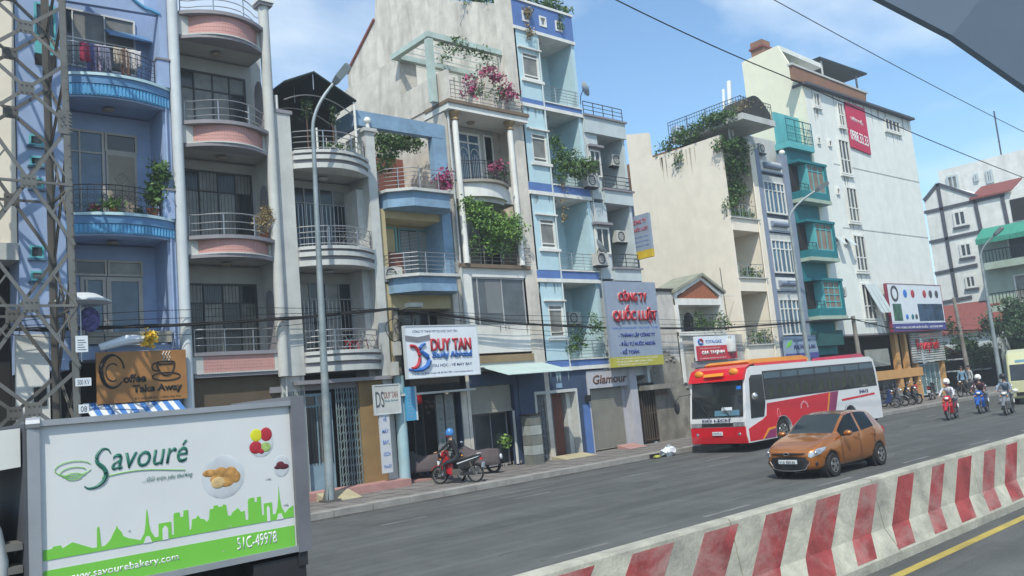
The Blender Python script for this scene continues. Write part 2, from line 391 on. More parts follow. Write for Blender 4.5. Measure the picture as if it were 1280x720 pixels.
M_mark = mat('worn_lane_paint', (.18,.18,.175), .8, var=.4, dirt=1, dcol=(.085,.086,.088))
for yy, x0, ln, gp in ((10.7, -8, 1.6, 4.4), (17.6, -6, 1.3, 4.2)):
    x = x0
    while x < 120: lm.box(x, x+ln, yy, yy+.11, .0, .004); x += gp
struct(lm.build('lane_marking', M_mark))
struct(MB().box(-60, 200, 5.38, 5.52, -.002, .003).build('yellow_edge_line', mat('yellow_line_paint', (.42,.33,.08), .8, var=.3, dirt=.5)))

# median barrier: cast blocks with painted red stripes (the stripes are paint: their own thin skin parts)
M_bar = mat('barrier_white_paint', (.43,.42,.345), .85, var=.35, dirt=.95, dcol=(.17,.165,.15), bump=.35, sc_=2.2)
M_barr = mat('barrier_red_paint', (.30,.055,.055), .8, var=.45, dirt=.95, dcol=(.33,.25,.23), bump=.3, sc_=2.6)
prof = [(5.78,0),(5.78,.12),(5.97,.42),(6.06,1.07),(6.08,1.10),(6.22,1.10),(6.24,1.07),(6.33,.42),(6.52,.12),(6.52,0)]
stripes = [(684,742,),(790,842),(880,922),(957,990),(1020,1050),(1075,1097),(1122,1142),(1165,1180),(1197,1214),(1230,1244),(1257,1271)]
def top_x(u):
    # the barrier's upper front edge runs straight; take the crossing of the pixel column with it
    v = 717-(u-660)*.2755; return P(u, v, 6.05)[0]
sx = [(top_x(a), top_x(b)) for a, b in stripes]
per = (sx[-1][0]-sx[0][0])/(len(sx)-1)
for k in range(1, 30): sx.append((sx[10][0]+per*k, sx[10][1]+per*k))
for k in range(1, 7): sx.insert(0, (sx[0][0]-per, sx[0][1]-per))
xs_b = []; x = top_x(1090)-3.45*8
joints = [top_x(1090)+3.45*k for k in range(-2, 5)]
for ji, (a, b) in enumerate(zip(joints, joints[1:])):
    near = 'nearest the camera' if ji == 1 else ''
    lab = ['white and red striped concrete barrier block with a cracked grey end by the car', 'striped concrete barrier block just right of the first dark joint', 'striped barrier block at the right edge of the photo']
    root = thing('barrier_block', '', 'barrier', ((a+b)/2, 6.2, 0), 0, 'striped concrete median barrier blocks')
    root['label'] = {1:'striped concrete barrier block nearest the viewer, with the widest red stripes', 2:'striped concrete barrier block right of the first dark crack, below the orange car', 3:'striped concrete barrier block with faded patchy stripes, second dark crack at its left'}.get(ji, 'red and white striped concrete barrier block beyond the edges of the photo')
    MB().prism(prof, 'x', a+.012, b-.012).build('concrete_block', M_bar, root)
    for s0, s1 in sx:
        if not (a <= (s0+s1)/2 < b): continue
        c0, c1 = s0, s1
        mb = MB(); sl_ = -.80
        def q(x0, x1, p, r, t0, t1):
            # slanting painted patch between two profile points p (upper) and r (lower)
            e = .005; mb.quadprism([(x0+sl_*t0,p[0]-e,p[1]),(x1+sl_*t0,p[0]-e,p[1]),(x1+sl_*t1,r[0]-e,r[1]),(x0+sl_*t1,r[0]-e,r[1])],
                                   [(x0+sl_*t0,p[0]+.01,p[1]),(x1+sl_*t0,p[0]+.01,p[1]),(x1+sl_*t1,r[0]+.01,r[1]),(x0+sl_*t1,r[0]+.01,r[1])])
        q(c0, c1, (6.055,1.03), (5.97,.42), 0, .72); q(c0, c1, (5.97,.42), (5.80,.15), .72, 1.04)
        mb.build('red_stripe', M_barr, root)

# ================================================================== houses
NB = Y0+1.12                     # back wall of the niches
def house(name, label, x, cat='house'): return thing(name, label, cat, (x, Y0, 0))
def zz(u, v, Y=Y0): return P(u, v, Y)[1]
def xx(u, v, Y=Y0): return P(u, v, Y)[0]
def niche(h, x0, x1, z0, z1, mw, yb=NB, name='niche_wall', lamp=True, side=True, mc=None):
    MB().box(x0, x1, yb, yb+.12, z0, z1).build(name, mw, h)
    if lamp:
        MB().lathe((x0+x1)/2, (Y0+yb)/2, [(.05,z1-.002),(.17,z1-.01),(.15,z1-.05),(.06,z1-.07)], 14).build('ceiling_lamp', M_tan if lamp == True else lamp, h)
DEEP = 13.0

# ---------------------------------------------------- cream house at far left + dark shed
h = house('cream_house', 'plain cream rendered house wall at the left edge behind the pylon', 1.0)
xl = xx(22,200)
MB().box(-4.5, xl-.03, Y0+.05, Y0+DEEP, zz(10,305), 15.2).build('wall', M_sage, h)
MB().box(-4.5, xl-.02, Y0-.05, Y0+.9, zz(10,325), zz(10,304)).build('lintel', M_greyw, h)
MB().box(-4.5, xl-.02, Y0+1.2, Y0+8, .15, zz(10,325)).build('dark_room', M_dark, h)
MB().box(xx(20,480), xx(62,480), Y0-.02, Y0+.10, .15, zz(40,418)).build('white_panel_wall', M_white, h)
MB().box(xx(42,495), xx(58,495), Y0-.06, Y0-.02, zz(50,508), zz(50,484)).build('meter_box', M_dark, h)

# ---------------------------------------------------- H1 blue house
xr = xx(206,6)-.02; hx1 = 8.66
h = house('blue_house', 'tall blue house with bright blue curved balconies behind the steel pylon', 6.2)
nl = xx(80,200)
zt = 15.7
zs = [(zz(210,138), zz(210,112)), (zz(216,300), zz(216,275))]     # slab bottoms / tops
z1a, z1b = zs[0]; z2a, z2b = zs[1]; z3b = 5.05
MB().box(xl, nl, Y0, NB+.1, z3b-.6, zt).build('left_wall', M_bluew, h)
MB().box(8.42, hx1, Y0, NB+.1, .15, zt+.8).build('right_wall', M_bluew, h)
MB().box(xl, hx1, NB+.12, Y0+DEEP, .15, zt-.3).build('rear_block', M_bluew, h)
for (za, zb) in zs: MB().box(nl, 8.42, Y0+.05, NB+.12, za+.02, zb-.03).build('floor_slab', M_bluew, h)
MB().box(nl, 8.42, Y0+.05, NB+.12, z3b-.35, z3b).build('floor_slab', M_bluew, h)
for k, (za, zb) in enumerate(zs):
    pa = arc(nl, 8.62, Y0, .42, 14)
    bs = slab(h, pa, Y0+.04, za+.02, zb-.30, M_bright, 'balcony_front')
    fl = MB()
    for i in range(30):   # fluted tile band
        t = (i+.5)/30; fx = nl+(8.62-nl)*t; fy = Y0-.42*(1-(2*t-1)**2); fl.box(fx-.03, fx+.03, fy-.025, fy+.02, za+.05, zb-.32)
    fl.build('fluted_tiles', M_bright, bs, kind='stuff')
    slab(h, arc(nl, 8.64, Y0-.03, .44, 14), Y0+.04, zb-.30, zb-.08, M_slabb, 'blue_cornice')
    slab(h, arc(nl, 8.66, Y0-.06, .46, 14), Y0+.04, zb-.08, zb, M_lb, 'ledge')
    slab(h, arc(nl+.02, 8.6, Y0+.02, .38, 14), Y0+.05, za-.03, za+.02, M_bluew, 'soffit')
    rp = arc(nl+.05, 8.25, Y0-.02, .42, 14)
    railing(h, rp, zb, .78, (1.0, .82, .04), M_iron, extra='scroll', bal=.17, br=.006)
    MB().box(8.28, 8.62, Y0-.16, Y0+.05, zb, zb+.82).build('newel_post', M_bluew, h); MB().box(8.25, 8.65, Y0-.19, Y0+.08, zb+.82, zb+.88).build('post_cap', M_trim, h)
niche(h, nl, 8.42, z1b, zt-.3, M_bluew, lamp=False)
niche(h, nl, 8.42, z2b, z1a-.03, M_bluew, lamp=M_tan)
niche(h, nl, 8.42, z3b, z2a-.03, M_bluew, lamp=M_tan)
a = P(88,12,NB); b = P(170,95,NB)
window(h, a[0]-.3, b[0], zz(120,88,NB), zz(88,11,NB), NB, (.16,.58), (.5,), M_white, M_glass, .05)
MB().prism([(NB-.02, zz(150,42,NB)+.05), (NB-.55, zz(150,52,NB)-.05), (NB-.55, zz(150,52,NB)-.1), (NB-.02, zz(150,42,NB)-.02)], 'x', xx(130,45,NB), xx(182,50,NB)).build('window_canopy', M_slabb, h)
MB().tube([(xx(82,50,Y0+.3), Y0+.3, zz(82,50,Y0+.3)), (xx(171,64,Y0+.3), Y0+.3, zz(171,64,Y0+.3))], .018).build('drying_pole', M_tube, h)
# middle floor: glazed door left, carved tan door right
a = P(92,165,NB); b = P(130,250,NB)
zb_ = z2b+.03; ztp = zz(130,166,NB)
window(h, a[0]-.35, xx(130,200,NB), zb_, ztp, NB, (.42,), (.76,), M_tanf, [M_gblue, M_gblue], .07)
dz = zz(150,192,NB)
window(h, xx(131,200,NB), xx(171,200,NB), dz, ztp, NB, (), (), M_tanf, M_glass, .06)
dr = MB().box(xx(132,200,NB), xx(170,200,NB), NB-.06, NB, zb_, dz).build('carved_door', M_tanf, h)
cx = (xx(134,200,NB)+xx(168,200,NB))/2
MB().box(cx-.36, cx+.36, NB-.075, NB-.06, zb_+.1, dz-.1).build('door_panel', M_tan, dr)
for k in range(3):
    zc = zb_+.35+k*.5
    MB().tube([(cx, NB-.085, zc-.21), (cx+.2, NB-.085, zc), (cx, NB-.085, zc+.21), (cx-.2, NB-.085, zc)], .028, 4, closed=True).build('diamond_moulding', M_tanf, dr)
    MB().tube([(cx, NB-.085, zc-.1), (cx+.09, NB-.085, zc), (cx, NB-.085, zc+.1), (cx-.09, NB-.085, zc)], .02, 4, closed=True).build('diamond_moulding', M_tanf, dr)
# lower floor
ztp = zz(140,326,NB); zm = zz(140,347,NB)
window(h, xx(92,340,NB), xx(133,340,NB), zm+.03, ztp, NB, (), (), M_tanf, M_glass, .06)
window(h, xx(134,340,NB), xx(178,340,NB), zm+.03, ztp, NB, (), (), M_tanf, M_glass, .06)
window(h, xx(100,370,NB), xx(132,370,NB), z3b+.02, zm, NB, (.25,), (), M_tanf, [M_gblue, M_gblue], .09)
window(h, xx(133,370,NB), xx(178,370,NB), z3b+.02, zm, NB, (), (), M_tanf, M_gblue, .12)
# small windows left
for (a, b, c, d) in ((36,168,54,183),(37,195,54,208),(37,222,54,236),(37,307,55,323),(38,339,54,351)):
    p = P(a,b); q = P(c,d); window(h, p[0], q[0], q[1], p[1], Y0, (), (), M_teall, M_glass, .045, .05)
    MB().box(p[0]-.06, q[0]+.06, Y0-.10, Y0-.002, q[1]-.07, q[1]-.012).build('sill', M_gblue, h)
p = P(42,3); q = P(70,78); window(h, p[0], q[0], zz(42,46), p[1], Y0, (.5,), (), M_teall, M_glass, .05)
MB().box(p[0], q[0], Y0-.04, Y0, zz(42,66), zz(42,48)).build('teal_panel', M_teall, h); MB().box(p[0], q[0], Y0-.03, Y0, zz(42,80), zz(42,67)).build('dark_opening', M_dark, h)
# curved parapet on top
pr = [(nl-.2, 13.0+1.2)] ; 
tz0 = zz(130,15)+.1
pts = [(nl-.1, tz0), (xx(200,20), zz(200,18)-.02), (xx(188,14), zz(188,14)+.03)] + [(xx(188-6*k, 14-k*2.6), zz(188-6*k, 14-k*(2.4+.5*k))) for k in range(1,7)] + [(nl-.1, 17.2)]
MB().prism(pts, 'y', Y0+.02, Y0+.18).build('parapet', M_bluew, h)
MB().tube([(p_[0], Y0+.0, p_[1]+.02) for p_ in pts[1:-1]], .05, 5).build('parapet_coping', M_bright, h)
# ground floor of the coffee shop
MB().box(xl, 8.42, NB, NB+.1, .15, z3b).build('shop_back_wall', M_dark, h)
MB().box(xx(110,420), hx1-.24, Y0-.05, Y0+.2, zz(200,428), zz(200,414)).build('beam', mat('beam_grey', (.33,.32,.28), .8), h)

# ---------------------------------------------------- H2 pink balcony house
h = house('pink_balcony_house', 'grey white house with four pink tiled balconies and slim round pillars', 10.2)
L, Rr = 8.98, 11.74
def round_pillar(hh, xc, y, r, z0, z1, m, cap=True, ball=False, name='pillar'):
    o = MB().lathe(xc, y, [(r,z0),(r,z1)], 16).build(name, m, hh, smooth=True)
    if cap:
        MB().box(xc-r-.06, xc+r+.06, y-r-.06, y+r+.06, z1, z1+.10).build('capital', M_trim, hh); MB().box(xc-r-.1, xc+r+.1, y-r-.1, y+r+.1, z1+.10, z1+.18).build('capital', M_white, hh)
    if ball: MB().sphere((xc, y, z1+.36), .17).build('ball_finial', M_lamp, hh, smooth=True)
    return o
round_pillar(h, 8.80, Y0-.1, .155, .15, 17.0, M_tube, cap=False)
zp = zz(339,14)
round_pillar(h, xx(340,240), Y0-.1, .165, 3.95, zp, M_greyw, ball=True)
MB().box(8.67, L+.02, Y0+.05, NB+.1, .15, 16.2).build('party_wall', M_greyw, h)
MB().box(Rr-.03, Rr+.62, Y0+.05, NB+.1, .15, zz(361,144)).build('party_wall', M_greyw, h)
MB().box(11.9, 12.45, Y0-.06, Y0+.05, 3.95, zz(361,144)).build('flat_pilaster', M_greyw, h)
MB().box(11.83, 12.52, Y0-.1, Y0+.3, zz(361,144), zz(361,144)+.12).build('capital', M_trim, h)
MB().tube([(12.02, Y0-.02, zz(358,144)+.12),(12.02, Y0-.02, zz(358,144)+.6)], .06, 8).build('finial', M_white, h)
MB().box(8.67, Rr+.4, NB+.12, Y0+DEEP, .15, 15.0).build('rear_block', M_greyw, h)
lev = [(zz(333,70), zz(333,40), .62), (zz(342,197), zz(340,168), .6), (zz(348,327), zz(346,302), .58), (zz(356,466), zz(354,437), .0)]
for k, (za, zb, bul) in enumerate(lev):
    e = .0
    MB().box(L, Rr, Y0+.04, NB+.12, za+.05, zb-.04).build('floor_slab', M_niche, h)
    slab(h, arc(L, Rr, Y0-.12, bul), Y0+.04, zb-.11, zb, M_trim, 'balcony_coping')
    slab(h, arc(L+.03, Rr-.03, Y0-.04, bul), Y0+.04, za-.02, za+.08, M_trim, 'balcony_moulding')
    slab(h, arc(L+.1, Rr-.1, Y0-.08, bul), Y0+.04, za+.08, za+.12, M_greyw, 'balcony_moulding')
    MB().box(L, L+.30, Y0-.06, Y0+.04, za+.1, zb-.11).build('pier', M_greyw, h); MB().box(Rr-.28, Rr, Y0-.06, Y0+.04, za+.1, zb-.11).build('pier', M_greyw, h)
    pts = arc(L+.3, Rr-.28, Y0-.05, bul*.93, 26)
    pk = slab(h, pts, Y0+.04, za+.12, zb-.11, M_pink, 'tiled_front')
    tl = MB()
    ty = [za+.12+(zb-.11-za-.12)*j/5 for j in range(6)]
    for a_, b_ in zip(pts, pts[1:]):
        for j in range(5):
            g_ = .005; 
            tl.quadprism([(a_[0]+g_, a_[1]-.007, ty[j]+g_), (b_[0]-g_, b_[1]-.007, ty[j]+g_), (b_[0]-g_, b_[1]-.007, ty[j+1]-g_), (a_[0]+g_, a_[1]-.007, ty[j+1]-g_)],
                         [(a_[0]+g_, a_[1]+.004, ty[j]+g_), (b_[0]-g_, b_[1]+.004, ty[j]+g_), (b_[0]-g_, b_[1]+.004, ty[j+1]-g_), (a_[0]+g_, a_[1]+.004, ty[j+1]-g_)])
    tl.build('mosaic_tiles', M_pink, pk, kind='stuff')
    rb = .55*bul/.6
    railing(h, [(L+.1, Y0-.0)] + arc(L+.32, Rr-.3, Y0-.08, rb)[0:] + [(Rr-.05, Y0)], zb, .66, (1.0, .62, .3), M_steel, .02, post=.95)
for k in range(4):
    zc = lev[k][0]-.02; zf = lev[k+1][1] if k < 3 else .15
    yb = NB if k < 3 else NB+.05
    niche(h, L, Rr, zf, zc, M_niche if k < 3 else mat('brown_ground_wall', (.10,.075,.05), .9, var=.2), yb=yb, lamp=M_tan if k < 3 else False)
    if k < 3:
        # arched side recess on the right wall with a little lamp
        MB().prism([(Y0+.3, zf+.0), (Y0+.85, zf+.0), (Y0+.85, zf+1.6), (Y0+.78, zf+1.85), (Y0+.575, zf+1.95), (Y0+.37, zf+1.85), (Y0+.3, zf+1.6)], 'x', Rr-.045, Rr-.02).build('arched_recess', M_trim, h)
        wr = xx([308,316,322][k], [150,270,400][k], NB); ztw = zz(290,[98,218,356][k],NB)+.02
        window(h, L+.02, wr, zf+.02, ztw, NB, (.32,.56,.78), (.72,), M_dark if k == 3 else mat('dark_metal_frame', (.05,.05,.05), .5), [M_curt, M_glass] if k < 2 else [M_glass, M_curt], .06)
        gm = MB()
        if k > 0:
            for i in range(1, 22): xg = L+.05+(wr-L-.1)*i/22; gm.box(xg-.006, xg+.006, NB-.10, NB-.088, zf+.05, ztw-.05)
            gm.build('window_grille', M_iron, h, kind='stuff')
# ground floor folding shutters, dark
MB().box(L, Rr, Y0+.2, Y0+.35, 2.9, lev[3][0]-.03).build('shop_fascia', mat('brown_ground_wall', (.1,.07,.05)), h)

# ---------------------------------------------------- H3 grey balcony house
h = house('grey_balcony_house', 'grey white house with moulded curved balconies and black canopy roof terrace', 13.9)
L, Rr = 12.46, 15.22
lev = [(zz(366,212), zz(365,190), .62), (zz(372,334), zz(372,310), .6), (zz(380,467), zz(378,441), .5)]
MB().box(Rr, Rr+.35, Y0-.1, NB+.1, .15, zz(462,166)).build('right_pilaster', M_greyw, h)
zc_ = zz(462,166); MB().box(Rr-.08, Rr+.43, Y0-.18, Y0+.3, zc_, zc_+.12).build('capital', M_greyw, h)
MB().tube([(Rr+.17, Y0-.02, zc_+.1), (Rr+.17, Y0-.02, zc_+.32)], .07, 8).build('finial', M_white, h); MB().sphere((Rr+.17, Y0-.02, zc_+.42), .13).build('ball_finial', M_lamp, h, smooth=True)
MB().box(L-.4, Rr+.35, NB+.12, Y0+DEEP, .15, lev[0][1]).build('rear_block', M_greyw, h)
MB().box(L-.12, L, Y0+.05, NB+.1, .15, lev[0][1]).build('party_wall', M_greyw, h)
for k, (za, zb, bul) in enumerate(lev):
    MB().box(L, Rr, Y0+.04, NB+.12, za+.05, zb-.04).build('floor_slab', M_niche, h)
    d = (zb-za)/6
    for (p0, p1, off, m_) in ((5,6,.20,M_greyw), (4.3,5,.10,M_trim), (2.9,4.3,.16,M_greyw), (1.7,2.9,.06,M_trim), (0,1.7,.12,M_greyw)):
        slab(h, arc(L, Rr, Y0-off, bul), Y0+.04, za+d*p0, za+d*p1, m_, 'balcony_moulding')
    railing(h, [(L+.03,Y0)]+arc(L+.08, Rr-.1, Y0-.12, bul*.95)+[(Rr-.03,Y0)], zb, .66, (1.0,.72,.45,.15), M_steel, .02, post=.95)
railing(h, arc(L+1.1, Rr-.5, Y0-.38, .25), lev[0][1]+.02, .5, (), M_white, .01, extra='diamond')
railing(h, arc(L+.9, Rr-.2, Y0-.4, .22), lev[1][1]+.02, .6, (.98,), M_trim, .01, extra='scroll')
railing(h, arc(L+.9, Rr-.2, Y0-.36, .2), lev[2][1]+.02, .6, (.98,), M_trim, .01, extra='diamond')
for k in range(3):
    zc = lev[k][0]-.0; zf = lev[k+1][1] if k < 2 else .15
    niche(h, L, Rr, zf, zc, M_niche if k < 2 else M_dark, yb=NB if k < 2 else NB+.04, lamp=M_greyw if k < 2 else False)
    if k < 2:
        wr = xx([432,440][k], [270,390][k], NB); ztw = zz(400,[236,353][k],NB)
        window(h, L+.02, wr, zf+.02, ztw, NB, (.18,.36,.60,.80), (.76,), mat('grey_door_frame', (.30,.31,.32), .6), M_glass, .05)
        gm = MB()
        for i in range(1, 16):
            xg = L+.05+(wr-L-.1)*i/16; gm.box(xg-.008, xg+.008, NB-.10, NB-.086, zf+.05, zf+(ztw-zf)*.74)
        gm.build('window_grille', M_steel, h, kind='stuff')
        MB().prism([(Y0+.25, zf), (Y0+.8, zf), (Y0+.8, zf+1.6), (Y0+.73, zf+1.88), (Y0+.53, zf+1.98), (Y0+.32, zf+1.88), (Y0+.25, zf+1.6)], 'x', Rr-.05, Rr-.002).build('arched_recess', M_greyw, h)
        MB().sphere((Rr-.13, Y0+.5, zf+1.5), .08, .08, .06).build('wall_lamp', M_trim, h, smooth=True)
# canopy roof terrace
zf = lev[0][1]; pk = P(388,94); le = P(351,106); re_ = P(441,130)
yb2 = NB+2.2
cp = MB()
for (a, b) in ((le, pk), (pk, re_)):
    cp.quadprism([(a[0], Y0-.25, a[1]), (b[0], Y0-.25, b[1]), (b[0], yb2, b[1]), (a[0], yb2, a[1])], [(a[0], Y0-.25, a[1]+.06), (b[0], Y0-.25, b[1]+.06), (b[0], yb2, b[1]+.06), (a[0], yb2, a[1]+.06)])
cp.build('canopy_roof', mat('dark_green_sheet', (.015,.03,.028), .6), h)
MB().prism([(le[0]-.3, zf), (re_[0], zf), (re_[0], re_[1]), pk, (le[0]-.3, le[1])], 'y', NB+.3, NB+.4).build('terrace_back_wall', M_dark, h)  # near-black sheet added to stand in for shade under the canopy
for k, Y in enumerate((Y0-.15, Y0+1.2)):
    MB().tube([(le[0]+(re_[0]-le[0])*t, Y, le[1]-.55+(re_[1]-le[1])*t+.42*(1-(2*t-1)**2)) for t in [i/10 for i in range(11)]], .02, 5).build('canopy_arch', M_steel, h)
    MB().tube([(pk[0], Y, pk[1]), (pk[0], Y, pk[1]-.55)], .02, 5).build('canopy_strut', M_steel, h)
    MB().tube([(re_[0]-.05, Y, zf), (re_[0]-.05, Y, re_[1])], .045, 8).build('canopy_post', M_white, h)
MB().tube([(L+.9, Y0-.1, zf), (L+.9, Y0-.1, zf+.9)], .035, 8).build('white_post', M_white, h)
# ground floor: folding iron gates, doors
gd = MB(); xg0, xg1 = xx(366,540), xx(450,540); zg0, zg1 = .35, zz(400,487)
MB().box(L-.4, Rr+.35, Y0-.3, Y0+.3, zg1+.18, zg1+.30).build('shop_canopy', M_trim, h)
MB().box(xg0-.6, Rr-.3, Y0+.1, Y0+.35, zg1, zg1+.18).build('beam', M_trim, h)
for (a, b) in ((xg0-.2, xg0+.45), (xg1-.78, xg1+.02)):
    fg = MB(); n = 9
    for i in range(n): x_ = a+(b-a)*i/(n-1); fg.box(x_-.014, x_+.014, Y0+.02+.03*(i%2), Y0+.05+.03*(i%2), zg0, zg1)
    for j in range(12):
        zq = zg0+(zg1-zg0)*(j+.5)/12
        for i in range(n-1):
            x_ = a+(b-a)*i/(n-1); x2 = a+(b-a)*(i+1)/(n-1); fg.bar((x_, Y0+.05, zq-.07), (x2, Y0+.05, zq+.07), .008, .02)
    fg.build('folding_gate', mat('teal_grey_gate', (.17,.22,.23), .6, var=.2), h)
dw = window(h, xg0+.48, xg1-.80, zg0+.75, zg1-.1, Y0+.35, (.5,), (.82,), mat('pale_blue_door', (.20,.30,.36), .6), M_glass, .09)
MB().box(xg0+.48, xg1-.80, Y0+.28, Y0+.35, zg0, zg0+.75).build('door_base_panel', mat('pale_blue_door', (.2,.3,.36)), h)
sg = MB()
for i in range(9): x_ = xg0+.58+(xg1-xg0-1.46)*i/8; sg.box(x_-.01, x_+.01, Y0+.25, Y0+.265, zg0+.8, zg1-.5)
sg.build('door_grille', M_iron, h, kind='stuff')
MB().box(xg1+.05, Rr+.33, Y0-.02, Y0+.3, .15, zg1+.18).build('tan_pillar', mat('tan_render', (.26,.17,.075), .85, var=.2), h)
MB().box(L-.4, Rr+.4, Y0-.75, Y0+.1, .15, .38).build('doorstep', mat('pink_step', (.40,.22,.20), .8, var=.2), h)
rampm = mat('yellow_ramp', (.42,.37,.24), .85)
MB().prism([(Y0-.73,.38),(Y0-.75,.15),(Y0-1.55,.155)], 'x', xx(400,610,Y0-1), xx(440,600,Y0-1)).build('ramp', rampm, h)

# ---------------------------------------------------- H4 slate blue framed house (DUY TAN)
h = house('slate_blue_house', 'narrow slate blue and cream house with two boxy balconies above the red and blue sign', 17.2)
L, Rr = 15.58, 18.55
zt1, zt0 = zz(443,137), zz(440,155)
MB().box(14.9, Rr+.1, Y0, Y0+.28, zt0, zt1).build('roof_beam', M_sb, h)
MB().box(18.15, 18.78, Y0+.01, Y0+.29, zz(558,225), zt1-.02).build('side_column', M_sb, h)
MB().box(14.9, 15.2, Y0+.3, Y0+3.0, zt0, zt1).build('return_beam', M_sb, h)
MB().box(14.95, L, Y0+.3, NB+.1, .15, zz(470,250)+.4).build('party_wall', M_greyw, h)
b1t, b1b = zz(482,240), zz(482,252)-.05; b2t, b2b = zz(499,346), zz(499,358)-.05
MB().box(L, 18.7, NB+.14, Y0+DEEP, .15, b1t).build('rear_block', M_cream, h)
MB().box(L-.5, Rr+.3, NB+1.8, NB+1.95, b1t, zt0).build('terrace_back_wall', mat('red_brown_wall', (.20,.07,.05), .85), h)
for k, (zt_, zb_) in enumerate(((b1t, b1b), (b2t, b2b))):
    x0, x1 = L+.1, 18.55
    pl = [(x0, Y0), (x0+.05, Y0-.35), (x0+.75, Y0-.95), (x1-.35, Y0-.95), (x1, Y0-.45), (x1, Y0), (x1, NB+.1), (x0, NB+.1)]
    MB().prism(pl, 'z', zt_-.10, zt_).build('balcony_slab', M_greyw, h)
    pl2 = [(a+(.12 if a < 17 else -.12), max(b, -99)+(.12 if b < Y0+.1 else 0)) for a, b in pl]
    MB().prism(pl2, 'z', zb_-.22, zt_-.10).build('balcony_soffit', M_sb, h)
    railing(h, [(p[0]+(.04 if p[0] < 17 else -.04), p[1]+.04) for p in pl[:6]], zt_, .72, (1.0,.8,.6,.4,.2), M_steel, .016, post=.8, bal=None)
niche(h, L, Rr, b2t, b1b-.2, M_cream, lamp=False); niche(h, L, Rr, 3.9, b2b-.2, M_cream, lamp=False)
MB().box(L, 18.6, Y0+.15, NB, zz(500,272), b1b-.2).build('cream_spandrel', M_cream, h)
MB().box(L, 18.6, Y0+.15, NB, zz(520,385), b2b-.2).build('cream_spandrel', M_cream, h)
MB().box(L-.02, L+.3, Y0+.05, NB, 3.9, b1b-.2).build('cream_pier', M_cream, h)
MB().box(18.3, 18.72, Y0+.02, NB+.1, b2t, b1b-.15).build('blue_pier', M_sb, h)
MB().box(18.5, 18.75, Y0+.02, NB+.1, .15, b2t).build('party_wall', M_wea, h)
zd1, zd0 = zz(520,277), b2t+.02
shm = mat('grey_shutter_paint', (.28,.31,.32), .6, var=.1)
xd0, xd1 = xx(497,300,NB), xx(542,300,NB)
fr = window(h, xd0, xd1+.1, zd0, zd1, NB, (.5,), (), mat('teal_frame', (.12,.25,.28), .6), M_glass, .07)
sl_ = MB()
for i in range(4):
    a = xd0+.08+(xd1+.1-xd0-.12)*i/4; b = a+(xd1-xd0)/4-.02
    for j in range(34):
        zq = zd0+.1+(zd1-zd0-.2)*j/34; sl_.box(a+.02, b, NB-.055, NB-.035, zq, zq+(zd1-zd0)/60)
sl_.build('louvres', shm, h, kind='stuff')
window(h, L+.32, xd0-.08, zd0+1.0, zd1, NB, (), (), M_teall, M_cream, .05)
MB().box(L+.32, xd0-.08, Y0+.75, NB, zd0, zd0+1.0).build('red_brown_panel', mat('red_brown_wall', (.2,.07,.05)), h)
window(h, xx(520,390,NB)-.9, xx(560,390,NB), 4.0, zz(540,378,NB)-.1, NB, (.3,.6), (), M_greyw, M_glass, .06)
# pale awning slab + dark shopfront
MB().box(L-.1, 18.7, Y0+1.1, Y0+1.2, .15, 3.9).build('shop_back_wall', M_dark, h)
MB().box(L-.1, 18.75, Y0-.55, Y0+.3, 3.05, 3.12).build('shop_canopy', M_greyw, h)
MB().box(L-.1, 18.75, Y0+.02, Y0+.25, 3.13, 4.05).build('shop_beam', M_dark, h)
dfm = mat('dark_door_frame', (.09,.10,.10), .5)
window(h, xx(528,560), xx(553,560), .2, 2.85, Y0+1.05, (.5,), (.8,), dfm, M_glass, .06)
MB().box(xx(527,500), xx(547,500), Y0+.95, Y0+1.0, zz(537,504), zz(537,489)).build('red_panel', M_red, h)
MB().box(L-.1, 18.7, Y0-.05, Y0+1.2, .15, .22).build('doorstep', mat('pink_step', (.4,.22,.2)), h)
for (a, b) in ((549,558), (560,571)):
    bp_ = MB().box(xx(a,545), xx(b,545), Y0+.04, Y0+.12, .3, 3.0).build('banner_board', mat('grey_banner', (.20,.21,.21), .7), h)
    for i, ch in enumerate('DU HỌC ANH ÚC' if a == 560 else 'VÉ MÁY BAY'):
        if ch != ' ': text(ch, M_dgrn, bp_, xx(a,545)+.12, 2.65-i*.19, Y0+.035, h=.12, ext=.004)

# ---------------------------------------------------- H5 white house with columns
h = house('column_house', 'weathered white house with two slender columns and a large first floor window', 20.4)
L, Rr = 18.78, 22.1
S1, S0 = zz(563,129), zz(563,141)               # terrace slab
MB().box(L-.02, L+.14, Y0-.33, Y0+DEEP, S1+.001, zz(563,94)+.02).build('side_parapet', M_wea, h)
MB().box(L, L+.14, NB+.1, Y0+DEEP, .15, S0+.02).build('side_wall', M_wea, h)
MB().box(L+.02, 22.7, NB+.12, Y0+DEEP, .15, S1).build('rear_block', M_wea, h)
MB().box(L-.03, 22.75, Y0-.35, NB+.12, S0+.021, S1-.13).build('terrace_slab', M_white, h)
MB().box(L-.06, 22.78, Y0-.42, NB, S1-.13, S1).build('terrace_coping', mat('brown_coping', (.18,.13,.09), .8), h)
MB().box(L, L+.14, Y0+.02, NB+.1, .15, S0).build('party_wall', M_wea, h)
fz = zz(620,332)+.02                              # floor above the big window
m2t, m2b = zz(580,226), zz(580,250)
for xc, c1 in ((xx(570,200), 148), (xx(638,200), 158)):
    MB().lathe(xc, Y0-.12, [(.115,fz),(.115,S0-.32)], 16).build('column', M_white, h, smooth=True)
    MB().lathe(xc, Y0-.12, [(.11,S0-.34),(.16,S0-.30),(.12,S0-.22),(.20,S0-.08),(.24,S0-.02),(.24,S0)], 16).build('column_capital', mat('ochre_capital', (.30,.20,.10), .7), h, smooth=True)
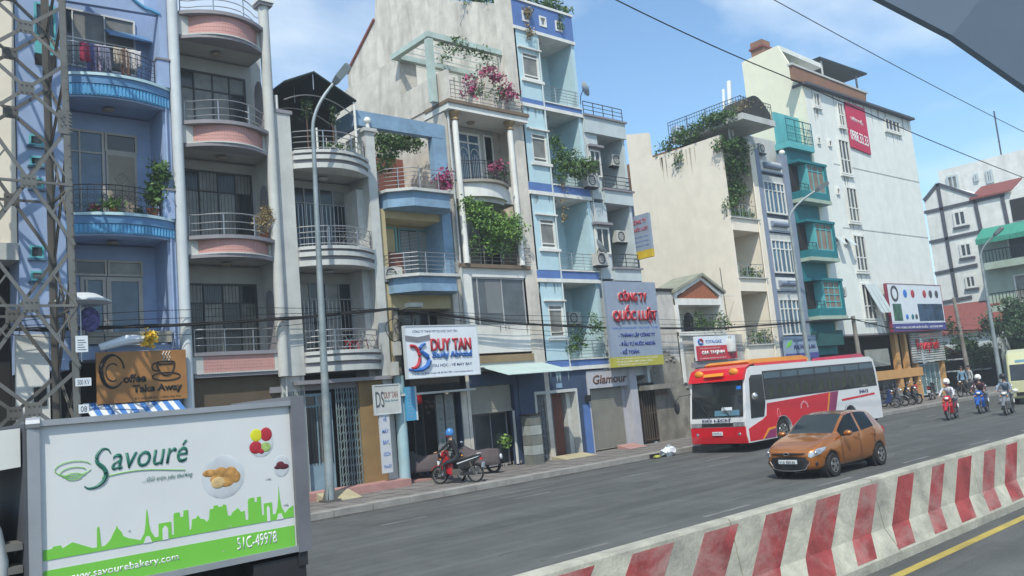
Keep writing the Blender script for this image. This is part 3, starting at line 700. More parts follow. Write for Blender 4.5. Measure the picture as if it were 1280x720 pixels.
niche(h, L+.14, 22.1, m2t-.1, S0, M_niche, lamp=M_tan); niche(h, L+.14, 22.1, fz, m2b+.05, M_niche, lamp=False)
MB().box(L+.14, 22.1, Y0+.08, NB+.12, m2b+.05, m2t).build('floor_slab', M_white, h)
bx0, bx1 = xx(573,240), xx(636,240)
slab(h, arc(bx0, bx1, Y0-.05, .55), Y0+.1, m2t-.10, m2t, mat('stone_edge', (.30,.27,.22), .8), 'balcony_slab')
slab(h, arc(bx0+.1, bx1-.1, Y0, .45), Y0+.1, m2b+.12, m2t-.10, M_white, 'balcony_moulding')
slab(h, arc(bx0+.3, bx1-.3, Y0, .25), Y0+.1, m2b-.05, m2b+.12, M_greyw, 'balcony_moulding')
railing(h, [(bx0+.04,Y0)]+arc(bx0+.05, bx1-.05, Y0-.08, .52)+[(bx1-.04,Y0)], m2t, .72, (1.0,.85,.1), M_iron, .016, post=.6, bal=.1)
# French doors with arched glass, side lights
dxa, dxb = xx(575,220,NB), xx(601,220,NB)
zd1 = zz(590,168,NB)
dd = window(h, dxa-.1, dxb+.05, m2t, zd1, NB, (.5,), (.83,), M_white, M_gblue, .08)
for k in (0,1):
    xm = dxa-.1+(dxb-dxa+.15)*(.27+.46*k)
    gr = MB()
    for q in (-.13,-.045,.045,.13): gr.tube([(xm+q, NB-.085, m2t+.35), (xm+q, NB-.085, m2t+1.55-abs(q)*1.4)], .012, 4)
    gr.tube([(xm+.19*math.cos(a), NB-.085, m2t+1.5+.22*math.sin(a)) for a in [math.pi*i/8 for i in range(9)]], .015, 4); gr.build('door_grille', M_white, dd)
window(h, xx(605,200,NB), xx(617,200,NB), m2t+.2, zz(610,170,NB), NB, (), (.36,), M_white, M_glass, .07)
window(h, xx(557,200,NB), xx(566,200,NB), m2t+.2, zz(560,160,NB), NB, (), (.36,), M_white, M_glass, .06)
window(h, xx(583,290,NB), xx(625,290,NB), fz, m2b-.2, NB, (.33,.66), (), M_white, M_glass, .06)
MB().box(L+.1, 22.35, Y0-.12, NB+.12, fz-.14, fz).build('planter_ledge', mat('brown_coping', (.18,.13,.09)), h)
railing(h, [(xx(585,320),Y0),(xx(585,320),Y0-.1),(xx(662,320),Y0-.1),(xx(662,320),Y0)], fz, .72, (1.0,.8,.6,.4,.2), mat('worn_grey_rail', (.13,.13,.12), .6), .016, post=.75)
# large first floor window
wz1, wz0 = zz(600,346), zz(600,408); wx0, wx1 = xx(592,380), xx(666,380)
wf = MB(); wf.box(L+.14, wx0, Y0, Y0+.15, 4.3, fz-.14); wf.box(wx1, 22.1, Y0, Y0+.15, 4.3, fz-.14); wf.box(wx0, wx1, Y0, Y0+.15, wz1, fz-.14); wf.box(wx0, wx1, Y0, Y0+.15, zz(640,440), wz0); wf.build('front_wall', M_white, h)
window(h, wx0, wx1, wz0, wz1, Y0+.12, (.10,.5,.88), (), mat('alu_frame', (.45,.46,.47), .5, .3), mat('dusty_glass', (.10,.115,.125), .25, var=.35, spec=.5), .06)
MB().box(wx0+.7, wx0+1.45, Y0+.085, Y0+.095, wz0+.5, wz1-.1).build('paper_on_glass', mat('grey_film', (.17,.18,.185), .5, var=.1), h)
MB().box(L+.1, 22.1, Y0-.1, Y0+.15, zz(640,452), zz(640,443)).build('brown_fascia', mat('brown_fascia_paint', (.25,.18,.10), .8, var=.2), h)
MB().box(L+.1, 22.15, Y0-.06, Y0+.15, zz(640,460), zz(640,452)).build('white_fascia', M_greyw, h)
MB().box(L+.1, 22.1, Y0-.2, NB, zz(640,461)-.03, zz(640,461)+.02).build('ceiling_slab', M_trim, h)
# shop front: corrugated awning, half open roller shutter, glass
aw = MB(); a0, a1 = P(597,459), P(677,455); zA = a0[1]
n = 34
for i in range(n):
    xa = a0[0]+(a1[0]-a0[0])*i/n; xb = a0[0]+(a1[0]-a0[0])*(i+1)/n; xm = (xa+xb)/2
    for (p, q, dz1, dz2) in ((xa, xm, 0, .03), (xm, xb, .03, 0)):
        yo, zo = Y0-1.45, zA-.42
        aw.quadprism([(p, Y0-.08, zA+dz1), (q, Y0-.08, zA+dz2), (q+.25, yo, zo+dz2), (p+.25, yo, zo+dz1)], [(p, Y0-.08, zA+dz1+.012), (q, Y0-.08, zA+dz2+.012), (q+.25, yo, zo+dz2+.012), (p+.25, yo, zo+dz1+.012)])
aw.build('corrugated_awning', mat('pale_green_sheet', (.36,.45,.44), .5, var=.12, dirt=.2, dcol=(.35,.42,.38)), h)
MB().box(L+.14, 22.1, NB+.02, NB+.1, .15, 3.6).build('shop_back_wall', M_dark, h)
sx0, sx1 = xx(577,500), xx(643,500)
sh = MB(); z_ = zz(610,514)
while z_ < zz(610,482): sh.box(sx0, sx1, Y0+.2, Y0+.24, z_, z_+.06); sh.box(sx0, sx1, Y0+.225, Y0+.24, z_+.06, z_+.085); z_ += .085
sh.build('roller_shutter', M_shut, h, kind='stuff')
MB().box(sx0-.02, sx1+.02, Y0+.17, Y0+.26, zz(610,514)-.07, zz(610,514)).build('shutter_bottom_bar', M_shut, h)
window(h, sx0+.1, sx1-.0, .2, zz(610,514)-.08, Y0+.6, (.33,.66), (), M_trim, M_glass, .05)
MB().box(sx1-.03, sx1+.04, Y0+.1, Y0+.16, .2, zz(610,514)-.08).build('white_door_edge', M_white, h)
MB().box(L+.1, sx0-.03, Y0+.05, Y0+.4, .15, 3.5).build('navy_pier', M_navy, h)
MB().box(sx1+.05, 21.24, Y0+.05, Y0+.4, .15, 3.5).build('navy_pier', M_navy, h)
MB().box(L+.1, 22.1, Y0+.06, Y0+.38, zz(610,482), 3.6).build('navy_lintel', M_navy, h)

# ---------------------------------------------------- pergola on the terrace of H5
pg = thing('pergola', 'pale green weathered concrete pergola frame on the white roof terrace', 'pergola', (20.6, Y0+1, S1))
pmat = mat('pale_green_weathered', (.44,.54,.50), .85, var=.2, streak=.6, dcol=(.2,.22,.19))
zp1 = zz(534,50, Y0+.3); zt_ = zp1
xg = xx(534,50, Y0+.3)
yend = PX(493,86,xg)[0]
MB().box(xg-.12, xg+.12, Y0+.1, Y0+.34, S1, zt_).build('post', pmat, pg)
MB().box(xg-.13, 22.7, Y0+.1, Y0+.32, zt_+.05, zt_+.27).build('front_beam', pmat, pg)
MB().box(xg-.13, xg+.1, Y0+.32, yend, zt_+.05, zt_+.26).build('side_beam', pmat, pg)
MB().box(xg+.1, 22.6, yend-.25, yend, zt_+.05, zt_+.26).build('rear_beam', pmat, pg)
for i in range(5): MB().box(xg+.1, 22.6, Y0+.9+i*.5, Y0+.92+i*.5, zt_+.14, zt_+.17).build('wire', pmat, pg)
MB().box(L, L+.8, yend, Y0+DEEP, S0, zt_+.30).build('rear_wall', M_wea, h)
railing(pg, [(L+.2,Y0-.3),(22.6,Y0-.3)], S1, .8, (1.0,.8,.6,.4,.2), M_trim, .018, post=.7)

# ---------------------------------------------------- H6 light blue house
h = house('light_blue_house', 'tall light blue house with royal blue bands and white framed windows', 24.4)
L, Lb, Rr = 22.75, 24.12, 26.3
topz = 20.2
MB().box(22.1, L, Y0-.02, Y0+.3, zz(680,456), topz-.9).build('weathered_strip', M_wea, h)
bands = []
for (u, v0, v1) in ((642,36,4), (652,128,122), (663,238,228), (674,348,338), (686,460,452)):
    bands.append((zz(u,v0), zz(u,v1)))
pz0, pz1 = zz(642,35), zz(638,-2)
# side wall with the sloping roof at the back
sw = [(Y0, .15), (Y0, pz1-.3), (*PX(568,1,L),), (*PX(472,-3,L),), (*PX(471,25,L),), (*PX(437,92,L),), (PX(435,105,L)[0]+.2, .15)]
MB().prism(sw, 'x', 22.62, L+.1).build('side_wall', M_wea, h)
MB().tube([(22.6, *PX(471,25,L)), (22.6, *PX(437,92,L))], .09, 5).build('verge_tiles', M_tile, h)
MB().box(L+.1, 26.3, NB+.6, Y0+DEEP-2, .15, pz0+.5).build('rear_block', M_lb, h)
MB().box(26.12, Rr, Y0+.02, NB+.6, 3.44, pz0-.02).build('right_wall', M_lb, h)
YB = NB+.42
ho = []
for (a, b, c, d) in ((650,10,661,28), (672,21,683,36), (692,27,703,41)):
    p = P(a+1,b); q = P(c,d); ho.append((p[0], q[0], q[1], p[1]))
zc0, zc1 = min(o[2] for o in ho), max(o[3] for o in ho)
zm0, zm1 = sum(o[2] for o in ho)/3, sum(o[3] for o in ho)/3
par = MB(); xs_ = [L] + [v for o in ho for v in (o[0], o[1])] + [Rr]
par.box(L, Rr, Y0-.02, Y0+.14, pz0+.12, zm0); par.box(L, Rr, Y0-.02, Y0+.14, zm1, pz1)
for i in range(0, len(xs_), 2): par.box(xs_[i], xs_[i+1], Y0-.02, Y0+.14, zm0, zm1)
par.build('blue_parapet', M_mb, h)
for o in ho:
    f = MB(); t_ = .07; f.box(o[0], o[1], Y0-.05, Y0+.16, zm0, zm0+t_); f.box(o[0], o[1], Y0-.05, Y0+.16, zm1-t_, zm1); f.box(o[0], o[0]+t_, Y0-.05, Y0+.16, zm0+t_, zm1-t_); f.box(o[1]-t_, o[1], Y0-.05, Y0+.16, zm0+t_, zm1-t_)
    f.build('opening_surround', M_white, h)
MB().box(L-.02, Rr+.03, Y0-.07, Y0+.2, pz1, pz1+.1).build('parapet_coping', M_white, h)
MB().box(L-.02, Rr+.03, Y0-.07, YB, pz0-.02, pz0+.12).build('parapet_base', M_white, h)
MB().box(Rr-.14, Rr, Y0+.14, Y0+6, pz0+.12, pz1).build('blue_parapet', M_mb, h)
ceil = pz0-.02
wins = [((652,63),(674,102)), ((664,165),(686,205)), ((674,272),(696,311)), ((685,380),(708,421))]
for k in range(4):
    zb0, zb1 = bands[k+1]; zf = zb1+.03
    # light blue bay wall with the window opening
    p = P(*wins[k][0]); q = P(*wins[k][1]); wx0, wx1, wz1, wz0 = p[0]-.02, Lb-.10, p[1]-.02, q[1]+.0
    bw = MB(); bw.box(L, wx0, Y0, Y0+.16, zf, ceil); bw.box(wx1, Lb, Y0, Y0+.16, zf, ceil); bw.box(wx0, wx1, Y0, Y0+.16, zf, wz0); bw.box(wx0, wx1, Y0, Y0+.16, wz1, ceil); bw.box(Lb-.12, Lb, Y0+.16, YB, zf, ceil)
    bw.build('bay_wall', M_lb, h)
    window(h, wx0, wx1, wz0, wz1, Y0+.1, (), (.16,.84), M_white, M_curt, .07, .09)
    MB().box(wx0-.14, Lb+.04, Y0-.1, Y0-.0, wz0-.14, wz0-.02).build('window_sill', M_white, h)
    MB().box(wx0-.22, Lb+.02, Y0-.12, Y0-.0, wz1+.12, wz1+.18).build('window_hood', M_white, h)
    niche(h, Lb, 26.12, zf, ceil, M_lb, yb=YB, lamp=False)
    MB().box(Lb+.35, Lb+.65, Y0+.5, Y0+.8, ceil-.05, ceil-.002).build('ceiling_lamp', M_trim, h)
    dfw = window(h, Lb+.05, Lb+.85, zf, zf+1.95, YB, (), (.8,), M_white, M_glass, .08)
    railing(h, [(Lb+.05, Y0-.02), (Rr-.1, Y0-.02)], zf, .74, (1.0,.8,.62,.44,.26,.08), M_steel, .017, post=.72)
    # band under the floor
    MB().box(L-.01, Rr+.01, Y0-.045, YB, zb0, zb1).build('blue_band', M_mb, h)
    MB().box(Lb-.02, Rr+.04, Y0-.09, YB, zb1, zb1+.05).build('floor_slab', M_white, h)
    MB().box(L-.01, Rr+.04, Y0-.09, YB, zb0-.15, zb0).build('band_base', M_white, h)
    ceil = zb0-.15
# navy shop front with doorway
dz1 = zz(700,487); dx0, dx1 = xx(670,520), xx(724,520)
nv = MB(); nv.box(21.25, dx0, Y0+.02, Y0+.3, .15, ceil); nv.box(dx1, 24.95, Y0+.02, Y0+.3, .15, ceil); nv.box(dx0, dx1, Y0+.02, Y0+.3, dz1, ceil); nv.build('navy_front_wall', M_navy, h)
MB().box(24.6, 24.97, Y0-.03, Y0+.02, .15, zz(728,500)-.2).build('blue_pier', M_mb, h)
f = MB(); f.box(dx0, dx0+.1, Y0-.03, Y0+.5, .15, dz1); f.box(dx1-.1, dx1, Y0-.03, Y0+.5, .15, dz1); f.box(dx0+.1, dx1-.1, Y0-.03, Y0+.5, dz1-.12, dz1); f.build('door_surround', M_greyw, h)
MB().box(dx0, dx1, Y0+1.2, Y0+1.3, .15, dz1).build('dark_hall', M_dark, h)
fg = MB(); ga, gb = dx0+.12, dx0+1.0; n = 12
for i in range(n): x_ = ga+(gb-ga)*i/(n-1); fg.box(x_-.014, x_+.014, Y0+.10+.02*(i%2), Y0+.12+.02*(i%2), .2, dz1-.15)
for j in range(9):
    zq = .35+(dz1-.6)*j/9
    for i in range(n-1): x_ = ga+(gb-ga)*i/(n-1); x2 = ga+(gb-ga)*(i+1)/(n-1); fg.bar((x_, Y0+.12, zq-.06), (x2, Y0+.12, zq+.06), .008, .018)
fg.build('folding_gate', mat('grey_gate', (.22,.25,.28), .5, .3), h)
MB().box(gb+.05, gb+.75, Y0+.35, Y0+.42, .2, dz1-.15).build('wooden_door', mat('red_brown_wood', (.13,.045,.03), .5, var=.3), h)
MB().box(dx1-.35, dx1-.12, Y0+.3, Y0+.9, .2, dz1-.15).build('white_inner_wall', M_greyw, h)
MB().prism([(Y0-.02,.26),(Y0-.05,.15),(Y0-.85,.152)], 'x', dx0+.6, dx1-.05).build('ramp', rampm, h)
MB().box(xx(699,481)-.16, xx(699,481)+.16, Y0-.005, Y0+.02, zz(698,485), zz(698,479)).build('house_number_plate', M_sb, h)

# stacked stone gate post by the door
t = thing('gate_post', 'square stone block pillar beside the open navy doorway', 'pillar', (xx(672,560), Y0-.55, .15))
gx = xx(668,560,Y0-.7)
for k in range(5): MB().box(gx-.22, gx+.30, Y0-.85, Y0-.35, .15+.36*k, .15+.36*k+.345).build('stone_block', [mat('stone_block_grey', (.17,.18,.16), .9, var=.4, dirt=.4), mat('stone_block_pale', (.32,.34,.32), .9, var=.3)][k % 2], t)
MB().box(gx-.27, gx+.35, Y0-.9, Y0-.3, 1.95, 2.0).build('cap', M_dark, t)

# ---------------------------------------------------- H6b pale stepped house
h = house('pale_stepped_house', 'narrow pale grey blue house with roof terrace rail and air conditioners in alcoves', 28.0)
L, Rr = 26.34, 28.98
MB().box(L, 29.1, NB+.3, Y0+DEEP-3, .15, zz(774,178)).build('rear_block', M_pale, h)
MB().box(Rr-.16, Rr, Y0+.02, NB+.3, .15, zz(779,175)).build('right_wall', M_pale, h)
lv = [(zz(779,175), zz(774,153)), (zz(788,258), zz(786,240)), (zz(803,352), zz(800,336))]
xs0 = [xx(727,160), xx(754,250), xx(766,340)]
for k, (za, zb) in enumerate(lv):
    x0 = L if k == 0 else xs0[k]
    MB().box(x0, Rr+.02, Y0-.12, NB+.3, za, zb-.08).build('balcony_front', M_pale, h)
    MB().box(x0-.04, Rr+.1, Y0-.2, NB+.3, zb-.08, zb).build('balcony_coping', M_trim, h)
    railing(h, [(x0+.06, Y0-.1), (Rr-.05, Y0-.1)], zb, .6, (1.0,.7,.4,.1), M_iron, .02, post=.7)
    if k < 2:
        zn = lv[k+1][1]
        MB().box(L, xs0[k+1]+.02, Y0+.0, Y0+.5, zn-.5, za).build('window_wall', M_pale, h)
        p, q = (P(735,187), P(750,222)) if k == 0 else (P(742,284), P(761,318))
        window(h, p[0], q[0]+.1, q[1], p[1], Y0, (.5,), (), M_white, M_glass, .07)
        MB().box(p[0]-.1, q[0]+.2, Y0-.25, Y0, p[1]+.1, p[1]+.2).build('window_hood', M_trim, h)
        niche(h, xs0[k+1], Rr-.16, zn, za, M_pale, yb=NB+.2, lamp=False)
        MB().prism([(28.45, zn), (28.45, zn+1.1), (28.5, zn+1.3), (28.62, zn+1.38), (28.74, zn+1.3), (28.79, zn+1.1), (28.79, zn)], 'y', NB+.17, NB+.2).build('arched_recess', M_white, h)
MB().box(L, Rr-.16, Y0+.2, Y0+.5, 3.1, lv[2][0]).build('upper_wall', M_pale, h)
# garage front with roller shutter and script sign
gx0, gx1 = xx(740,520), xx(785,520); gz = zz(760,484)
gw = MB(); gw.box(24.97, gx0, Y0-.02, Y0+.35, .15, 3.45); gw.box(gx1, 27.55, Y0+.25, Y0+.45, .15, 3.3); gw.box(27.45, 27.9, Y0-.12, Y0+.3, .15, 3.45); gw.box(gx0, 27.45, Y0-.02, Y0+.3, gz, 3.45); gw.build('garage_front', mat('lilac_grey_paint', (.42,.42,.46), .8, var=.12, streak=.25), h)
sh = MB(); z_ = .2
while z_ < gz-.05: sh.box(gx0, gx1, Y0+.22, Y0+.26, z_, z_+.06); sh.box(gx0, gx1, Y0+.245, Y0+.26, z_+.06, z_+.08); z_ += .08
sh.build('roller_shutter', M_shut, h, kind='stuff')
text('Glamour', M_brown, h, xx(741,480), zz(745,481)+.03, Y0-.02, w=xx(783,475)-xx(741,480), h=.36, ext=.02, shear=.2, bold=.01)
MB().prism([(Y0-.02,.3),(Y0-.05,.15),(Y0-.75,.152)], 'x', xx(771,560), xx(792,560)).build('ramp', mat('pink_step', (.4,.22,.2)), h)
MB().box(xx(733,498)-.1, xx(733,498)+.1, Y0-.16, Y0-.02, zz(733,502), zz(733,494)).build('meter_box', M_dark, h)

# ---------------------------------------------------- ruined low wall
h = thing('ruined_wall', 'crumbling stained masonry front wall with a rusty gate between shop and bus', 'ruin', (29.8, Y0, 0))
rm = mat('ruin_masonry', (.28,.26,.22), .95, var=.5, streak=.9, dcol=(.08,.075,.065), bump=.8, sc_=1.2)
top = [(799,478),(806,474),(815,462),(823,452),(829,440),(834,437),(838,443),(846,446),(853,455),(858,466),(862,480)]
tp = [P(a, b) for a, b in top]
gx0, gx1 = P(799,520)[0], P(812,520)[0]
pts = [(28.05,.15)] + [(max(28.05,a),b) for a,b in tp] + [(31.9, tp[-1][1]), (31.9,.15)]
MB().prism(pts, 'y', Y0+.1, Y0+.45).build('masonry', rm, h)
g = np.random.default_rng(3)
for (a, b) in tp[1:]:
    for k in range(4):
        bx = a+g.uniform(-.3,.3); bz = b-g.uniform(.05,.35); s_ = g.uniform(.08,.16)
        MB().sphere((bx, Y0+.2, bz), s_, s_*1.2, s_*.7, 6, 4).build('rubble_stone', rm, h)
MB().box(28.15, 29.15, Y0+.02, Y0+.12, .2, 2.75).build('gate_opening', M_dark, h)
gt = MB()
for i in range(7): gt.box(28.2+.15*i, 28.225+.15*i, Y0-.02, Y0+.01, .25, 2.65)
for z_ in (.3,1.4,2.6): gt.box(28.18, 29.12, Y0-.015, Y0+.015, z_, z_+.04)
gt.build('rusty_gate', mat('rusty_iron', (.11,.08,.06), .8, .2, var=.4), h)
MB().box(28.0, 30.2, Y0-.35, Y0+.5, zz(815,487), zz(815,481)).build('lintel', rm, h)
text('NHÀ TRỌ', mat('faded_red', (.22,.07,.05), .8), h, 28.9, zz(820,488)-.28, Y0+.08, w=1.3, h=.2, ext=.01)

# ---------------------------------------------------- small gabled balcony house
h = house('gabled_balcony_house', 'small white house with brick gable and arched doors against the cream wall', 33.3)
fx0, fx1 = xx(849,400), xx(905,400)
GY = Y0+.02
wm = mat('stained_white_wall', (.52,.50,.46), .9, var=.2, streak=.9, dcol=(.13,.125,.115))
ztl = zz(815,366)
MB().box(28.95, fx0, GY+.1, GY+4, 2.75, ztl+.1).build('stained_wall', wm, h)
MB().box(28.95, fx0, GY+.02, GY+4.1, ztl+.1, ztl+.22).build('mossy_coping', M_dark, h)
MB().box(31.9, fx0, GY+.1, GY+.4, .15, 2.8).build('lower_wall', wm, h)
pkp, le, re_ = P(875,343,GY), P(849,363,GY), P(903,364,GY)
bz = zz(876,414); 
MB().box(fx0-.12, fx0+.08, GY, GY+1.3, 2.6, le[1]).build('side_pier', M_white, h); MB().box(fx1-.1, fx1+.1, GY, GY+1.3, 2.6, le[1]).build('side_pier', M_white, h)
MB().box(fx0, fx1, GY+1.3, GY+1.4, 2.6, le[1]+.1).build('rear_wall', M_white, h)
MB().box(fx0-.12, fx1+.1, GY+.02, GY+1.3, zz(876,381), zz(876,373)).build('tie_beam', M_white, h)
MB().prism([(fx0+.1, zz(876,373)), (fx1-.1, zz(876,373)), (pkp[0], pkp[1]-.25)], 'y', GY+.06, GY+.16).build('brick_gable', mat('gable_brick', (.34,.12,.06), .85, var=.35, sc_=9), h)
gb = MB()
for (a, b) in (((fx0-.25, le[1]-.05), pkp), (pkp, (fx1+.25, re_[1]-.05))):
    gb.quadprism([(a[0], GY-.15, a[1]-.08), (b[0], GY-.15, b[1]-.08), (b[0], GY+1.6, b[1]-.08), (a[0], GY+1.6, a[1]-.08)], [(a[0], GY-.15, a[1]+.06), (b[0], GY-.15, b[1]+.06), (b[0], GY+1.6, b[1]+.06), (a[0], GY+1.6, a[1]+.06)])
gb.build('gable_roof', mat('grey_green_coping', (.27,.28,.22), .8, var=.3), h)
gw = MB()
for (a, b) in (((fx0-.1, le[1]-.15), (pkp[0], pkp[1]-.1)), ((pkp[0], pkp[1]-.1), (fx1+.1, re_[1]-.15))):
    gw.quadprism([(a[0], GY-.02, a[1]-.16), (b[0], GY-.02, b[1]-.16), (b[0], GY+.1, b[1]-.16), (a[0], GY+.1, a[1]-.16)], [(a[0], GY-.02, a[1]), (b[0], GY-.02, b[1]), (b[0], GY+.1, b[1]), (a[0], GY+.1, a[1])])
gw.build('gable_moulding', M_white, h)
for c in (.28, .68):
    xm = fx0+(fx1-fx0)*c; r_ = .36
    MB().prism([(xm-r_, bz), (xm+r_, bz)] + [(xm+r_*math.cos(a), bz+.7+r_*math.sin(a)) for a in [math.pi*i/8 for i in range(9)]], 'y', GY+1.26, GY+1.3).build('arched_door', M_dark, h)
    MB().tube([(xm+(r_+.04)*math.cos(a), GY+1.27, bz+.7+(r_+.04)*math.sin(a)) for a in [math.pi*i/8 for i in range(9)]], .04, 5).build('arch_moulding', M_white, h)
MB().box(fx0-.12, fx1+.1, GY-.05, GY+1.3, bz-.2, bz).build('balcony_slab', M_white, h)
railing(h, [(fx0,GY-.02),(fx1,GY-.02)], bz, .8, (1.0,.5,.1), M_iron, .016, post=.8, bal=.14)
MB().box(fx0-.12, 36.4, GY+.05, GY+.4, 2.55, bz-.2).build('lower_front', wm, h)
MB().box(31.9, 36.4, GY+1.0, GY+1.1, .15, 2.6).build('dark_shop', mat('dark_magenta', (.06,.015,.03), .9), h)
MB().tube([(xx(905,365,GY+.2), GY+.2, bz), (xx(905,365,GY+.2)-.1, GY+.2, zz(904,335,GY+.2))], .02, 5).build('aerial_mast', M_iron, h)
MB().tube([(xx(900,369,GY+.2), GY+.2, zz(900,369)), (xx(917,368,GY+.2), GY+.2, zz(917,369))], .015, 5).build('aerial_arm', M_tube, h)

# ---------------------------------------------------- H7 cream house
h = house('cream_vine_house', 'cream house with a tall blank side wall and vines over its roof terrace', 38.0)
L, Rr = 36.48, 39.6
S7 = lambda u, v: PX(u, v, L)
c1, c2, c3, c4 = S7(895,170), S7(813,198), S7(807,168), S7(781,170)
side = [(Y0, .15), (Y0, c1[1]), c2, (c3[0], c3[1]), (c4[0]-.1, c4[1]+.05), (c4[0], .15)]
side[3] = (c2[0], c3[1]+.05)
MB().prism(side, 'x', L, L+.2).build('side_wall', M_sage, h)
wz = [c1[1], zz(925,282), zz(940,357), zz(952,442), ]
fl = [(zz(925,288), zz(925,272)), (zz(940,364), zz(940,347)), (zz(952,456), zz(952,430))]
MB().box(39.1, Rr, Y0, NB+.5, .15, zz(936,180)).build('right_pilaster', M_sage, h)
MB().sphere((39.35, Y0+.15, zz(936,180)+.1), .16).build('ball_finial', M_lamp, h, smooth=True)
MB().box(L+.2, Rr, NB+.6, c4[0], .15, c1[1]-1.5).build('rear_block', M_sage, h)
prev = c1[1]-.3
for k, (za, zb) in enumerate(fl):
    MB().box(L+.2, 39.1, Y0-.02, NB+.6, za, zb-.06).build('floor_slab', M_sage, h)
    MB().box(L+.15, 39.2, Y0-.12, NB+.6, zb-.06, zb).build('balcony_ledge', M_greyw, h)
    niche(h, L+.2, 39.1, zb, prev, M_sage, yb=NB+.5, lamp=False)
    railing(h, [(L+.25, Y0-.05), (39.05, Y0-.05)], zb, .7, (1.0,.5,.1), M_steel, .017, post=.9, bal=.3)
    MB().box(L+.2, L+1.0, NB+.42, NB+.5, zb, min(prev-.1, zb+2.1)).build('dark_door', M_glass, h)
    prev = za
MB().box(L+.2, 39.1, Y0+.0, Y0+.3, zz(960,470)-.3, fl[2][0]).build('ground_lintel', M_sage, h)
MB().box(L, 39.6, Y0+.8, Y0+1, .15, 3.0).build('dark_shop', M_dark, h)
MB().box(L-.3, 39.6, Y0-.5, Y0+.1, zz(945,462)-.1, zz(945,458)).build('shop_canopy', M_dark, h)

# ---------------------------------------------------- H8 grey window house
h = house('blue_grey_window_house', 'narrow blue grey house with a white stack of windows and cylinder motif panels', 41.5)
L, Rr = 39.62, 42.85
ht = zz(943,185)
MB().box(L, Rr, Y0+.35, Y0+DEEP, .15, ht-.8).build('body', M_h8, h)
MB().box(L, L+.42, Y0, Y0+.35, .15, ht).build('pilaster', M_h8, h); MB().box(Rr-.55, Rr, Y0, Y0+.35, .15, ht).build('pilaster', M_h8, h)
for xc in (L+.2, Rr-.28): MB().sphere((xc, Y0+.1, ht+.12), .17).build('ball_finial', M_lamp, h, smooth=True)
groups = [((950,224),(984,269)), ((960,298),(993,342)), ((972,373),(1004,418))]
panels = [((947,198),(976,216)), ((956,271),(986,289)), ((967,346),(998,362))]
for k in range(3):
    p, q = P(*groups[k][0]), P(*groups[k][1])
    x0, x1 = L+.45, Rr-.58
    window(h, x0+.05, x1-.05, q[1], p[1], Y0+.12, (.22,.40,.62,.82), (.72,), M_white, M_gblue, .085, .1)
    MB().box(x0, x1, Y0+.10, Y0+.35, p[1], p[1]+.35).build('white_lintel', M_greyw, h)
    p, q = P(*panels[k][0]), P(*panels[k][1])
    MB().box(x0, x1, Y0+.06, Y0+.35, q[1], p[1]).build('white_panel', M_white, h)
    MB().box(x0, x1, Y0+.02, Y0+.06, q[1]-.1, q[1]-.02).build('panel_ledge', M_h8, h)
    MB().tube([(x0+.3, Y0, (p[1]+q[1])/2), (x1-.3, Y0, (p[1]+q[1])/2)], .16, 12).build('cylinder_motif', M_h8, h)
# roof: grey overhanging terrace slab with iron railing
s_ = P(910,150); c_ = zz(975,160)
zr = P(930,141,22.8)[1]; MB().box(36.6, 39.6, 22.8, Y0+3.0, zr-.32, zr).build('roof_slab', M_greyw, h)
MB().box(37.4, L, Y0+2.2, Y0+8, ht-.8, zr-.33).build('top_room', M_brick, h); MB().box(L+.02, Rr, Y0+.6, Y0+8, ht-.8, zr-.1).build('top_floor_wall', M_greyw, h)
MB().tube([(37.3, Y0-.1, ht-.3), (37.3, Y0-.1, zr-.3)], .06, 6).build('post', M_greyw, h)
MB().tube([(37.6, Y0-.1, ht-.3), (37.6, Y0-.1, zr-.3)], .06, 6).build('post', M_greyw, h)
railing(h, [(36.65, Y0+3.2), (36.65, 22.85), (39.5, 22.85)], zr, .9, (1.0,.8,.1), M_iron, .02, post=1.2, bal=.16, br=.012)
ar = MB(); xa0, xa1 = 37.6, 40.2
ar.prism([(xa0, zr)]+[(xa0+(xa1-xa0)*i/10, zr+.6+.85*math.sin(math.pi*i/10)) for i in range(11)]+[(xa1, zr)], 'y', Y0-.9, Y0+.6)
ar.build('arched_plant_cage', mat('dark_mesh', (.04,.045,.04), .9, var=.5), h)

